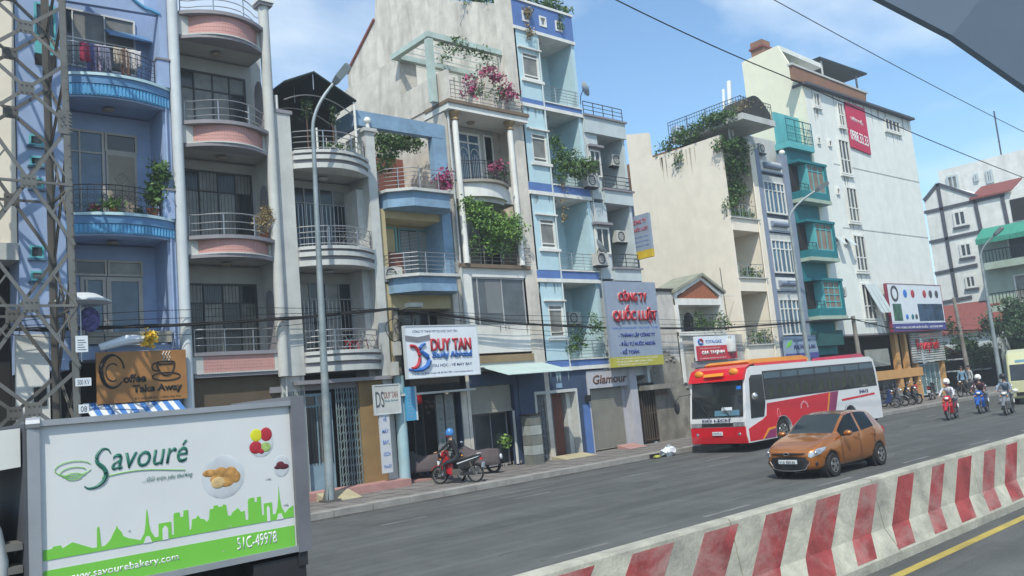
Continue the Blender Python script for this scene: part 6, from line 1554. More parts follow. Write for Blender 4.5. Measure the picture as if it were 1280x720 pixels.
for s_ in (-1, 1):
    hl_ = MB()
    A = [(.045,.50),(.09,.60),(.35,.735),(.46,.77),(.44,.80),(.20,.76),(.05,.655)]
    ys = [.50,.56,.72,.745,.735,.66,.52]; zs__ = [.565,.53,.60,.70,.755,.745,.65]; xs_ = [.05,.085,.22,.48,.56,.30,.08]
    n = 7; f = [(xs_[i]-.035, s_*(ys[i]+.045), zs__[i]+.01) for i in range(n)]; b_ = [(xs_[i]+.08, s_*(ys[i]-.05), zs__[i]) for i in range(n)]
    c_ = (.15, s_*.72, .665)
    hl_.add(f+b_+[c_], [(i, (i+1)%n, 2*n) for i in range(n)] + [(i, (i+1)%n, (i+1)%n+n, i+n) for i in range(n)])
    h_ = hl_.build('headlight', mat('headlight_glass', (.48,.50,.52), .08, .5, var=.5, sc_=9), car, local=True)
    MB().sphere((.16, s_*.68, .655), .05).build('bulb', M_chr, h_, local=True, smooth=True)
    fo = MB().sphere((.165, s_*.60, .40), .06, .12, .095).build('fog_housing', M_plas, car, local=True, smooth=True); MB().sphere((.115, s_*.60, .40), .03, .05, .045).build('fog_lamp', M_chr, fo, local=True, smooth=True)
    mr = MB().sphere((1.30, s_*.96, 1.03), .085, .12, .075).build('door_mirror', M_cop, car, local=True, smooth=True); MB().bar((1.32, s_*.82, .97), (1.31, s_*.9, 1.0), .05, .04).build('mirror_arm', M_plas, mr, local=True)
    for xh in (1.95, 2.85): MB().box(xh-.09, xh+.09, s_*.835-.015, s_*.835+.015, .86, .885).build('door_handle', M_cop, car, local=True)
    for pts in ([(1.22,.3),(1.18,.6),(1.22,.92)], [(2.11,.28),(2.12,.6),(2.11,.95)], [(2.75,.45),(2.86,.65),(2.95,.98)]):
        MB().tube([(x_, s_*(.832 if z_ < .8 else .815), z_) for x_, z_ in pts], .006, 4).build('door_seam', M_plas, car, local=True)
    MB().box(3.40, 3.58, s_*.68-.05, s_*.68+.05, .80, 1.0).build('tail_light', M_red, car, local=True)
MB().tube([(3.0,0,1.5),(3.12,0,1.62)], .008, 5).build('aerial', M_plas, car, local=True)

# --- coach
BX, BY = 25.75, 17.45
bus = thing('coach_bus', 'red and white coach with orange roof ends parked at the kerb', 'bus', (BX, BY, 0))
BL, BW = 10.1, 2.42
M_bred = mat('coach_red', (.55,.008,.02), .25, var=.06, coat=.6); M_bwh = mat('coach_white', (.66,.66,.66), .3, var=.05, coat=.5); M_bor = mat('coach_orange', (.70,.26,.02), .35, var=.1, coat=.4); M_bmg = mat('coach_magenta', (.25,.02,.10), .35, coat=.4)
M_bgl = glassmat('coach_glass', (.02,.024,.026), .06, .8, .3)
out_ = [(.02,.32),(-.04,.55),(-.02,1.12),(.22,2.35),(.42,2.72),(.7,2.82),(9.55,2.82),(9.85,2.70),(10.0,2.3),(10.1,1.2),(10.08,.36)]
cut = []
body = MB().prism(out_, 'y', 0, BW).build('body', M_bwh, bus, local=True)
for x_ in (2.35, 7.4):
    cut.append(MB().prism([(x_+.56*math.cos(a), .47+.56*math.sin(a)) for a in [2*math.pi*k/30 for k in range(30)]], 'y', -.3, BW+.3).build('cut', M_plas, bus, local=True))
solid_apply(body, cut, bev=(.09,3))
def side_patch(pts, name, m, off=.006, th=.02, par=bus):
    n = len(pts); return MB().add([(x, -off, z) for x, z in pts]+[(x, -off+th, z) for x, z in pts], [tuple(range(n))[::-1], tuple(range(n,2*n))] + [(i, (i+1)%n, (i+1)%n+n, i+n) for i in range(n)]).build(name, m, par, local=True)
whl = lambda cx, r, t0, t1, n=12: [(cx+r*math.cos(a), .47+r*math.sin(a)) for a in np.linspace(t0, t1, n)]
arch1 = [p for p in whl(2.35, .58, math.pi, 0) if p[1] > .34]; arch2 = [p for p in whl(7.4, .58, math.pi, 0) if p[1] > .34]
def redside(pts): return pts
# red side up to the slanting edge, then magenta/orange slivers and white rear
side_patch([(.75,.36)] + [(1.77,.36)] + arch1[0:] + [(2.93,.36),(5.0,.36),(5.55,1.0),(5.85,1.62),(1.40,1.52),(1.28,1.12),(.85,.95)], 'red_panel', M_bred)
side_patch([(.08,.36),(.75,.36),(.85,.95),(.95,1.0),(.08,1.0)][:4]+[(.08,.78)], 'red_panel', M_bred)
side_patch([(5.0,.36),(5.12,.36),(5.67,1.0),(5.97,1.62),(5.85,1.62),(5.55,1.0)], 'orange_stripe', M_bor)
side_patch([(5.12,.36),(5.75,.36),(6.25,1.0),(6.6,1.62),(5.97,1.62),(5.67,1.0)], 'magenta_stripe', M_bmg)
side_patch([(6.8,1.22),(9.6,1.30),(9.6,1.38),(6.8,1.30)], 'red_pinstripe', M_bred)
side_patch([(.95,.36),(1.72,.36),(1.78,.66),(1.35,.62)], 'magenta_stripe', M_bmg, .012); side_patch([(.85,.36),(.95,.36),(1.35,.62),(1.78,.66),(1.80,.72),(1.30,.70)], 'orange_stripe', M_bor, .013)
side_patch([(1.33,1.64),(9.9,1.64),(9.86,2.2),(9.74,2.62),(1.33,2.62)], 'window_band', M_plas, .008)
# side windows: one dark band of panes
wp = [(.16,1.15),(.82,1.15),(1.28,1.62),(1.28,2.5),(.62,2.5),(.38,2.35)]
dw_ = side_patch([(.30,1.10),(1.12,1.10),(1.30,1.55),(1.30,2.52),(.60,2.52),(.46,2.40)], 'driver_window', M_bgl, .012)
xs_ = [1.36,2.55,3.75,4.95,6.15,7.35,8.55,9.82]
for i in range(7):
    a, b = xs_[i], xs_[i+1]
    pts = [(a,1.67),(b-.03,1.67),(b-.03,2.60),(a,2.60)]
    if i == 6: pts = [(a,1.67),(b+.05,1.67),(b+.0,2.2),(b-.10,2.60),(a,2.60)]
    wn = side_patch(pts, 'side_window', M_bgl, .012)
    for k in range(2):
        cw = a+.30+k*.55; MB().box(cw-.1, cw+.14, -.006, .02, 1.72, 2.28).build('curtain', mat('bus_curtain', (.10,.12,.04), .8, var=.6, sc_=4), wn, local=True) if False else None
    side_patch([(a+.0,2.30),(b-.04,2.30),(b-.04,2.335),(a,2.335)], 'window_divider', M_plas, .02, .01, wn)
    side_patch([(a+.03,2.36),(b-.07,2.36),(b-.07,2.55),(a+.03,2.55)], 'painted_reflection', mat('reflection_blue', (.06,.10,.13), .15, spec=.6), .0135, .004, wn)  # lighter blue strip paints a sky reflection high on the pane
    # seats and curtains glimpsed through the tinted glass, set as relief on the pane
    for k in range(2):
        cw = a+.22+k*.6
        side_patch([(cw,1.74),(cw+.34,1.74),(cw+.33,2.0),(cw+.27,2.12),(cw+.16,2.15),(cw+.06,2.08)], 'seat_behind_glass', mat('tinted_seat', (.035,.042,.022), .5, var=.6, sc_=3), .0135, .004, wn)
# front: windscreen, red cap, mask
def fpatch(y0, y1, pts, name, m, off=.02, th=.03, par=bus, taper=0):
    """pts: (x,z) line up the front; a strip between y0,y1"""
    mb = MB(); v = []
    for (x, z) in pts: v += [(x-off, y0, z), (x-off, y1, z)]
    for (x, z) in pts: v += [(x-off+th, y0, z), (x-off+th, y1, z)]
    n = len(pts); f = []
    for i in range(n-1): f += [(2*i, 2*i+1, 2*i+3, 2*i+2), (2*n+2*i, 2*n+2*i+2, 2*n+2*i+3, 2*n+2*i+1), (2*i, 2*i+2, 2*n+2*i+2, 2*n+2*i), (2*i+1, 2*n+2*i+1, 2*n+2*i+3, 2*i+3)]
    f += [(0, 2*n, 2*n+1, 1), (2*n-2, 2*n-1, 4*n-1, 4*n-2)]
    return mb.add(v, f).build(name, m, par, local=True)
ws = fpatch(.10, BW-.10, [(-.02,1.20),(.01,1.32),(.12,1.9),(.23,2.38)], 'windscreen', M_bgl, .015, .03)
MB().bar((.05,BW/2,1.3),(.20,BW/2,2.3),.02,.025).build('windscreen_divider', M_plas, ws, local=True)
for y_ in (.6, 1.5): MB().tube([(-.06,y_,1.16),(-.02,y_+.35,1.62)], .012, 5).build('wiper', M_plas, ws, local=True)
def wsx(z): return .23-(2.38-z)*.205
def card(y0, y1, z0, z1, m, name='paper_card'): 
    MB().add([(wsx(z0)-.022, y0, z0), (wsx(z0)-.022, y1, z0), (wsx(z1)-.022, y1, z1), (wsx(z1)-.022, y0, z1), (wsx(z0)-.017, y0, z0), (wsx(z0)-.017, y1, z0), (wsx(z1)-.017, y1, z1), (wsx(z1)-.017, y0, z1)], [(0,1,2,3),(7,6,5,4),(0,4,5,1),(2,6,7,3),(1,5,6,2),(0,3,7,4)]).build(name, m, ws, local=True)
card(.55,1.0,1.30,1.52,M_sign); card(1.28,1.42,1.85,2.0,M_sign); card(1.68,1.82,1.7,1.98,M_sign); card(.25,1.3,1.24,1.42,mat('dash_blue', (.10,.22,.30), .5),'dashboard_cloth'); card(.16,.36,2.05,2.2,M_blue,'sun_strip')
fpatch(.02, BW-.02, [(.12,2.40),(.22,2.58),(.40,2.80),(.7,2.90),(1.1,2.92)], 'red_roof_cap', M_bred, .04, .14)
for (y0, y1) in ((.28,.62),(1.80,2.14)):
    MB().sphere((.24, (y0+y1)/2, 2.68), .10, .20, .13).build('roof_beacon_cover', M_bor, bus, local=True, smooth=True)
fpatch(.8, 1.65, [(.10,2.58),(.17,2.68)], 'orange_roof_badge', M_bor, .06, .03)
fpatch(.03, BW-.03, [(-.04,.55),(-.035,.86)], 'red_bumper', M_bred, .04, .08); fpatch(.02, BW-.02, [(.0,.32),(-.035,.55)], 'red_bumper', M_bred, .05, .1)
fpatch(.10, BW-.10, [(-.03,.885),(-.028,1.00)], 'grille', M_plas, .03, .04)
for y0 in (.06, BW-.52): fpatch(y0, y0+.46, [(-.03,.88),(-.025,1.02)], 'headlight', mat('headlight_glass', (.48,.5,.52)), .045, .05)
for y_ in (.30, BW-.30): MB().sphere((-.07, y_, .62), .03, .07, .06).build('fog_lamp', M_chr, bus, local=True, smooth=True)
pl = fpatch(.98, 1.42, [(-.04,.60),(-.04,.72)], 'number_plate', M_sign, .085, .02); WOFF[pl] = (0,0,0)
text('51B-093.55', M_timber, pl, 1.40, .625, 0, w=.38, h=.07, face='-x', X=-.126, ext=.003)
WOFF[bus] = (0,0,0); bus.scale = (1,1,1.065)
text('DU LỊCH', M_txd, bus, 1.85, 1.035, 0, w=1.2, h=.11, face='-x', X=-.05, ext=.01, bold=.03)
text('34615', M_txd, bus, 8.3, 1.42, -.008, w=.75, h=.14, ext=.01, bold=.01)
for k in range(7):
    a = math.pi*k/6; MB().sphere((3.9+.24*math.cos(a), -.01, 1.22+.18*math.sin(a)), .05, .012, .05).build('flower_emblem', mat('emblem_pink', (.60,.25,.28), .4), bus, local=True)
MB().tube([(2.0,-.012,1.02),(2.0,-.012,1.22),(2.08,-.012,1.30),(2.16,-.012,1.22),(2.16,-.012,1.02),(2.0,-.012,1.02)], .012, 4).build('bell_emblem', mat('emblem_pink', (.6,.25,.28)), bus, local=True)
# roof unit, roof rear pod, mirrors
MB().prism([(1.0,2.86),(.9,2.98),(1.2,3.06),(4.6,3.08),(5.0,3.0),(5.1,2.86)], 'y', .25, BW-.25).build('air_conditioner', M_bor, bus, local=True)
MB().box(1.2, 4.9, .22, BW-.22, 2.83, 2.92).build('roof_rail', M_bred, bus, local=True)
MB().prism([(8.5,2.82),(8.7,2.95),(9.5,2.98),(9.8,2.80)], 'y', .3, BW-.3).build('roof_pod', mat('coach_pink_red', (.40,.03,.07), .4, coat=.4), bus, local=True)
for s_, y_ in ((1, BW), (-1, 0)):
    MB().tube([(.25, y_-(.1*s_), 2.05), (-.15, y_+.30*s_, 2.0), (-.28, y_+.34*s_, 1.85)], .022, 6).build('mirror_arm', M_plas, bus, local=True) if s_ == 1 else None
    if s_ == 1: MB().sphere((-.28, y_+.34*s_, 1.62), .07, .12, .24).build('mirror', M_plas, bus, local=True, smooth=True)
    else: MB().sphere((.42, -.18, 1.82), .12, .10, .13).build('mirror', M_chr, bus, local=True, smooth=True)
for x_ in (2.35, 7.4):
    for s_, y_ in ((-1,.18),(1,BW-.18)): wheel_at(bus, x_, y_, .47, .26, M_chr, side=s_, spokes=8)
    MB().box(x_-.6, x_+.6, .35, BW-.35, .3, 1.1).build('wheel_well', M_dark, bus, local=True)
MB().box(.3, 9.8, .12, BW-.12, .26, .40).build('underbody', M_dark, bus, local=True)

# --- box truck
TY = 9.6
tx0, tz1 = P(37,529,TY); tx1 = P(362,500,TY)[0]; tzb = P(372,684,TY)[1]
TL = tx1-tx0; 
tr = thing('box_truck', 'white bakery box truck with green city skyline print at lower left', 'truck', (tx0, TY, 0))
TW = 1.75; z0, z1 = tzb, tz1
TO = (tx0, TY, 0)
M_alu = mat('aluminium_edge', (.40,.41,.43), .45, .6, var=.15); M_panel = mat('truck_panel_white', (.62,.63,.63), .4, var=.05, streak=.08, dcol=(.4,.4,.4))
MB().box(0, TL, .03, TW, z0, z1).build('box_body', M_panel, tr, local=True)
er = MB()
MB().box(-.02, TL+.0, -.02, .06, z1-.040, z1+.02).build('top_rail', M_alu, tr, local=True)
MB().box(-.02, TL+.02, -.02, .06, z0-.05, z0+.02).build('bottom_rail', M_alu, tr, local=True)
MB().box(-.03, .08, -.025, .06, z0-.04, z1-.055).build('corner_post', M_alu, tr, local=True)
MB().tube([(-.03,.02,z1-.01),(.09,-.01,z1-.01)], .065, 10).build('corner_cap', M_alu, tr, local=True)
MB().box(TL+.0, TL+.17, -.03, TW+.03, z0-.06, z1+.07).build('rear_frame', mat('truck_rear_frame', (.20,.20,.22), .5, .4, var=.2), tr, local=True)
MB().box(-.05, -.0, .0, TW, z0-.05, z1).build('front_face', M_timber, tr, local=True)
px0, px1, pz0, pz1 = .10, TL-.02, z0+.02, z1-.06
PW, PH = px1-px0, pz1-pz0
PP = lambda fx, fz: (px0+PW*fx, pz0+PH*fz)
def flat(pts, name, m, off=.003): return MB().prism([PP(*p) for p in pts], 'y', .03-off-.003, .03-off).build(name, m, tr, local=True)
flat([(0,0),(1,0),(1,.145),(0,.145)], 'green_band', M_grn)
sky_pts = [(0,.205),(.0,.30),(.03,.30),(.035,.32),(.06,.32),(.065,.29),(.10,.33),(.17,.245),(.185,.245),(.187,.42),(.191,.44),(.195,.42),(.20,.245),(.21,.245),(.22,.26),(.235,.30),(.245,.35),(.255,.39),(.258,.42),(.262,.39),(.275,.35),(.28,.31),(.30,.28),(.33,.255),
  (.345,.24),(.36,.30),(.366,.38),(.370,.50),(.372,.53),(.375,.50),(.379,.38),(.385,.31),(.40,.245),(.415,.245),(.416,.37),(.465,.37),(.466,.24),(.475,.24),(.476,.43),(.480,.45),(.50,.45),(.502,.40),(.515,.40),(.517,.46),(.535,.46),(.537,.26),(.545,.26),(.55,.36),(.565,.36),(.575,.39),(.585,.35),(.60,.34),(.61,.31),(.62,.33),(.625,.43),(.64,.43),(.643,.46),(.66,.46),(.662,.44),(.68,.44),(.683,.46),(.695,.45),(.70,.34),(.715,.33),(.72,.36),(.735,.38),(.745,.40),(.76,.35),(.775,.36),(.777,.26),(.79,.26),(.792,.46),(.80,.48),(.82,.48),(.822,.43),(.832,.43),(.834,.48),(.85,.48),(.852,.28),(.862,.28),(.863,.40),(.90,.40),(.901,.27),(.915,.27),(.925,.33),(.931,.42),(.935,.56),(.939,.42),(.945,.33),(.96,.26),(.975,.30),(1,.33),(1,.205)]
sky_pts = [(a_, .205+(b_-.205)*.66) for a_, b_ in sky_pts]; flat(sky_pts, 'skyline_print', M_grn)
for (a_, b_, c_) in ((.430,.452,.275),(.875,.889,.295)): flat([(a_,.205),(b_,.205),(b_,c_),((a_+b_)/2,c_+.02),(a_,c_)], 'arch_gap', M_panel, .006)
for (xm) in (.3725,.935): flat([(xm-.016,.205),(xm+.016,.205),(xm+.007,.245),(xm-.007,.245)], 'tower_gap', M_panel, .006)
WOFF[tr] = (0,0,0)
def tt(s_, m_, fx, fz, fw, fh, **k): p = PP(fx, fz); return text(s_, m_, tr, p[0], p[1], .0225, w=PW*fw, h=PH*fh, ext=.0008, **k)
S_pts = [(.245,.80),(.235,.83),(.215,.835),(.195,.80),(.195,.755),(.215,.72),(.225,.68),(.215,.635),(.19,.605),(.16,.60),(.145,.62)]
S_r = [.006,.010,.013,.018,.022,.024,.026,.022,.016,.012,.006]; S_p = []; S_q = []
for i in range(len(S_pts)-1):
    p0, p1, p2, p3 = [np.array(S_pts[max(0, min(len(S_pts)-1, i+k))]) for k in (-1,0,1,2)]
    for j in range(5):
        u_ = j/5; S_p.append(.5*((2*p1)+(-p0+p2)*u_+(2*p0-5*p1+4*p2-p3)*u_**2+(-p0+3*p1-3*p2+p3)*u_**3)); S_q.append(S_r[i]*(1-u_)+S_r[i+1]*u_)
MB().tube([(PP(*p)[0], .030, PP(*p)[1]) for p in S_p], S_q, 6).build('script_letter', M_dgrn, tr, local=True)
tt('avouré', M_dgrn, .245, .695, .30, .145, shear=.25, bold=.004)
MB().tube([(PP(x, .655+.02*math.sin((x-.2)*12))[0], .023, PP(x, .655+.02*math.sin((x-.2)*12))[1]) for x in np.linspace(.21,.53,14)], .004, 5).build('swash', M_grn, tr, local=True)
for k in range(3): MB().tube([(PP(.11+(.065-.018*k)*math.cos(a), .735-.025*k+(.045-.012*k)*math.sin(a))[0], .023, PP(0, .735-.025*k+(.045-.012*k)*math.sin(a))[1]) for a in np.linspace(0.4,5.9,16)], .0035, 5).build('cup_swirl', M_grn, tr, local=True)
tt('...Gửi trọn yêu thương', M_dgrn, .36, .585, .20, .04, shear=.3)
tt('www.savourebakery.com', M_txw, .07, .045, .42, .06, bold=.012)
tt('51C-49978', M_txw, .735, .045, .18, .085, bold=.012)
def blob(fx, fz, rx, rz, m_, name, y=.026): p = PP(fx, fz); return MB().sphere((p[0], y, p[1]), rx*PW, .006, rz*PH, 14, 8).build(name, m_, tr, local=True, smooth=True)
M_past = mat('pastry_print', (.50,.26,.08), .5, var=.5, sc_=14); M_plate = mat('plate_print', (.57,.60,.63), .4)
blob(.69,.56,.095,.15,M_plate,'plate_print', .029); blob(.865,.76,.06,.10,M_plate,'plate_print', .029); blob(.955,.58,.040,.08,M_plate,'plate_print', .029)
for (a_, b_, c_, d_) in ((.635,.645,.04,.03),(.68,.64,.04,.045),(.72,.63,.04,.05),(.70,.575,.045,.045),(.74,.60,.03,.05),(.655,.60,.03,.035)): blob(a_, b_-.05, c_*.85, d_*.9, M_past, 'pastry_print', .026)
blob(.665,.525,.03,.04,mat('pastry_print_pale', (.60,.42,.20), .5, var=.3, sc_=14),'pastry_print',.022)
for (a_, b_, c_, d_, m_) in ((.845,.86,.028,.045,mat('candy_yellow',(.65,.62,.03),.4)),(.89,.86,.028,.05,M_txr),(.84,.775,.03,.045,M_txr),(.885,.77,.025,.035,mat('candy_green',(.35,.50,.15),.5,var=.5,sc_=14)),(.865,.745,.014,.02,M_txr)): blob(a_, b_-.04, c_, d_, m_, 'sweet_print', .024)
for (a_, b_, c_, d_) in ((.95,.67,.02,.025),(.965,.655,.025,.02),(.94,.655,.02,.015)): blob(a_, b_-.08, c_, d_, mat('berry_print', (.12,.02,.03), .5, var=.5, sc_=14), 'berry_print', .024)
# chassis, wheels, cab
MB().box(-.3, TL+.05, .35, TW-.35, z0-.30, z0-.06).build('chassis', M_dark, tr, local=True)
MB().box(TL-.55, TL+.1, .02, .35, z0-.42, z0-.10).build('tool_box', M_plas, tr, local=True)
MB().box(TL+.0, TL+.12, .0, .3, z0-.22, z0-.06).build('rear_bumper', M_plas, tr, local=True)
for x_ in (TL*.64, -.95): wheel_at(tr, x_, .2, .40, .22, M_tube, -1)
for x_ in (TL*.64,): MB().tube([(x_+.46*math.cos(a), .12, .42+.46*math.sin(a)) for a in np.linspace(0, math.pi, 12)], .04, 6).build('mudguard', M_plas, tr, local=True)
M_cab = mat('cab_white', (.60,.61,.58), .35, var=.06, coat=.3)
cb = MB().prism([(-.20,.55),(-.17,1.6),(-.24,2.0),(-.42,2.16),(-1.5,2.15),(-1.75,1.9),(-2.05,1.25),(-2.1,.5)], 'y', .05, TW-.05).build('cab', M_cab, tr, local=True); solid_apply(cb, (), bev=(.12,4)); cb.data.polygons.foreach_set('use_smooth', [True]*len(cb.data.polygons))
MB().prism([(-.70,1.45),(-.74,1.9),(-1.45,1.92),(-1.75,1.45)], 'y', .035, .06).build('cab_window', M_bgl, cb, local=True)
a = P(0,540,TY+.1); b = P(27,632,TY+.1)
MB().prism([(-.07, z1-.04), (-.07, z1-.42), (-1.1, z1-.50), (-1.3, z1-.2), (-.9, z1-.08)], 'y', .08, TW-.1).build('wind_deflector', M_cab, tr, local=True)
for k in range(3): MB().box(-.38, -.06, .1, .4, z0+.05+.22*k, z0+.12+.22*k).build('behind_cab_pipe', M_galv, tr, local=True)

# ================================================================== people
def skin_body(par, J, edges, m_of, mats, root=0, name='body'):
    names = list(J); me = bpy.data.meshes.new(name); idx = {n: i for i, n in enumerate(names)}
    me.from_pydata([J[n][0] for n in names], [(idx[a], idx[b]) for a, b in edges], []); me.update()
    o = bpy.data.objects.new(name, me); col.objects.link(o); md = o.modifiers.new('k', 'SKIN'); md.use_smooth_shade = True; md.branch_smoothing = .3
    if not me.skin_vertices: me.attributes  # layer is created with the modifier
    for i, n in enumerate(names):
        r = J[n][1]; me.skin_vertices[0].data[i].radius = (r, r) if not isinstance(r, tuple) else r; me.skin_vertices[0].data[i].use_root = (i == root)
    s_ = o.modifiers.new('s', 'SUBSURF'); s_.levels = 1; s_.render_levels = 1
    dg = bpy.context.evaluated_depsgraph_get(); m2 = bpy.data.meshes.new_from_object(o.evaluated_get(dg)); bpy.data.objects.remove(o)
    m2.name = name
    for q in mats: m2.materials.append(q)
    segs = [(Vector(J[a][0]), Vector(J[b][0]), m_of(a, b)) for a, b in edges]
    for p in m2.polygons:
        c = p.center; best = (9, 0)
        for a, b, k in segs:
            d = b-a; t = max(0, min(1, (c-a).dot(d)/max(d.length_squared, 1e-9))); dd = (a+d*t-c).length
            if dd < best[0]: best = (dd, k)
        p.material_index = best[1]; p.use_smooth = True
    ob = bpy.data.objects.new(name, m2); col.objects.link(ob); ob.parent = par; return ob
def person(label, loc, rz, pose, shirt, trousers, helmet=None, hair=True, group=None, scale=1.0, mask=None, lean=.08):
    t = thing('person', label, 'person', loc, rz, group); t.scale = (scale,)*3
    if pose == 'ride':
        hz = .80; kn = (.36, .17, .66); an = (.30, .16, .30); toe = (.46, .17, .25); hand = (.50, .27, 1.04); el = (.24, .28, 1.10)
        ch = (.02+lean, 0, hz+.46)
    else:
        hz = .92; kn = (.03, .10, .50); an = (-.02, .11, .09); toe = (.14, .12, .04); hand = (.16, .24, .86); el = (.00, .26, 1.10); ch = (.02, 0, hz+.46)
    px = -.10 if pose == 'ride' else 0
    J = {'pelvis': ((px,0,hz+.04), (.13,.10)), 'waist': ((px+.02,0,hz+.22), (.125,.09)), 'chest': (ch, (.15,.105)), 'neckbase': ((ch[0]+.01,0,ch[2]+.14), .07), 'neck': ((ch[0]+.02,0,ch[2]+.21), .052), 'head': ((ch[0]+.04,0,ch[2]+.32), (.085,.095)), 'crown': ((ch[0]+.03,0,ch[2]+.40), .07), 'nose': ((ch[0]+.145,0,ch[2]+.31), .014)}
    E_ = [('pelvis','waist'),('waist','chest'),('chest','neckbase'),('neckbase','neck'),('neck','head'),('head','crown'),('head','nose')]
    for s_, n in ((1,'l'),(-1,'r')):
        J['sh'+n] = ((ch[0], s_*.17, ch[2]+.09), .062); J['el'+n] = ((el[0]+ch[0], s_*el[1], el[2]), .045); J['wr'+n] = ((hand[0]-.04+ch[0]*.3, s_*hand[1], hand[2]), .030)
        J['palm'+n] = ((hand[0]+.035+ch[0]*.3, s_*hand[1], hand[2]-.005), .032)
        J['hip'+n] = ((px+.01, s_*.10, hz-.02), .095); J['kn'+n] = ((kn[0], s_*kn[1], kn[2]), .062); J['an'+n] = ((an[0], s_*an[1], an[2]), .042); J['toe'+n] = ((toe[0], s_*toe[1], toe[2]), .036)
        E_ += [('chest','sh'+n),('sh'+n,'el'+n),('el'+n,'wr'+n),('wr'+n,'palm'+n),('pelvis','hip'+n),('hip'+n,'kn'+n),('kn'+n,'an'+n),('an'+n,'toe'+n)]
        hx, hy, hz_ = J['palm'+n][0]
        for k, (dy, ln) in enumerate(((.026,.055),(.009,.065),(-.009,.062),(-.026,.05))):
            J[f'f{k}a'+n] = ((hx+ln*.7, hy+dy, hz_-.005), .0095); J[f'f{k}b'+n] = ((hx+ln*.85, hy+dy, hz_-ln*.7), .008); E_ += [('palm'+n, f'f{k}a'+n), (f'f{k}a'+n, f'f{k}b'+n)]
        J['tha'+n] = ((hx+.01, hy-s_*.045, hz_-.02), .011); J['thb'+n] = ((hx+.035, hy-s_*.055, hz_-.045), .009); E_ += [('palm'+n,'tha'+n), ('tha'+n,'thb'+n)]
    def m_of(a, b):
        k = a+b
        if 'neckbase' == a and b == 'neck' or a in ('neck','head') : return 0
        if a.startswith('palm') or a.startswith('f') and a[1].isdigit() or a.startswith('th') or a.startswith('wr'): return 0
        if a.startswith('an'): return 3
        if a.startswith(('hip','kn')) or b.startswith('hip'): return 2
        return 1
    b = skin_body(t, J, E_, m_of, [M_skin, shirt, trousers, M_plas])
    hx, hz_ = ch[0]+.04, ch[2]+.34
    for s_ in (-1,1): MB().sphere((hx+.088, s_*.032, hz_-.005), .011).build('eye', M_plas, b, local=True); MB().sphere((hx-.005, s_*.092, hz_-.02), .022, .012, .03).build('ear', M_skin, b, local=True)
    MB().sphere((hx+.085, 0, hz_-.075), .010, .026, .008).build('mouth', M_txr, b, local=True)
    if helmet:
        hm = MB(); n = 14; prof = [(.001,.165),(.07,.155),(.115,.11),(.135,.04),(.138,-.02),(.125,-.06)]
        hm.lathe(hx-.01, 0, [(r, hz_+z) for r, z in prof][::-1], n); hh = hm.build('helmet', helmet, t, local=True, smooth=True)
        MB().prism([(hx+.05,-.10),(hx+.19,-.07),(hx+.19,.07),(hx+.05,.10)], 'z', hz_+.015, hz_+.03).build('helmet_peak', helmet, hh, local=True)
        if mask: MB().sphere((hx+.055, 0, hz_-.075), .075, .085, .055).build('face_mask', mask, t, local=True, smooth=True)
    elif hair: MB().sphere((hx-.02, 0, hz_+.05), .105, .10, .10).build('hair', M_plas, t, local=True, smooth=True)
    return t

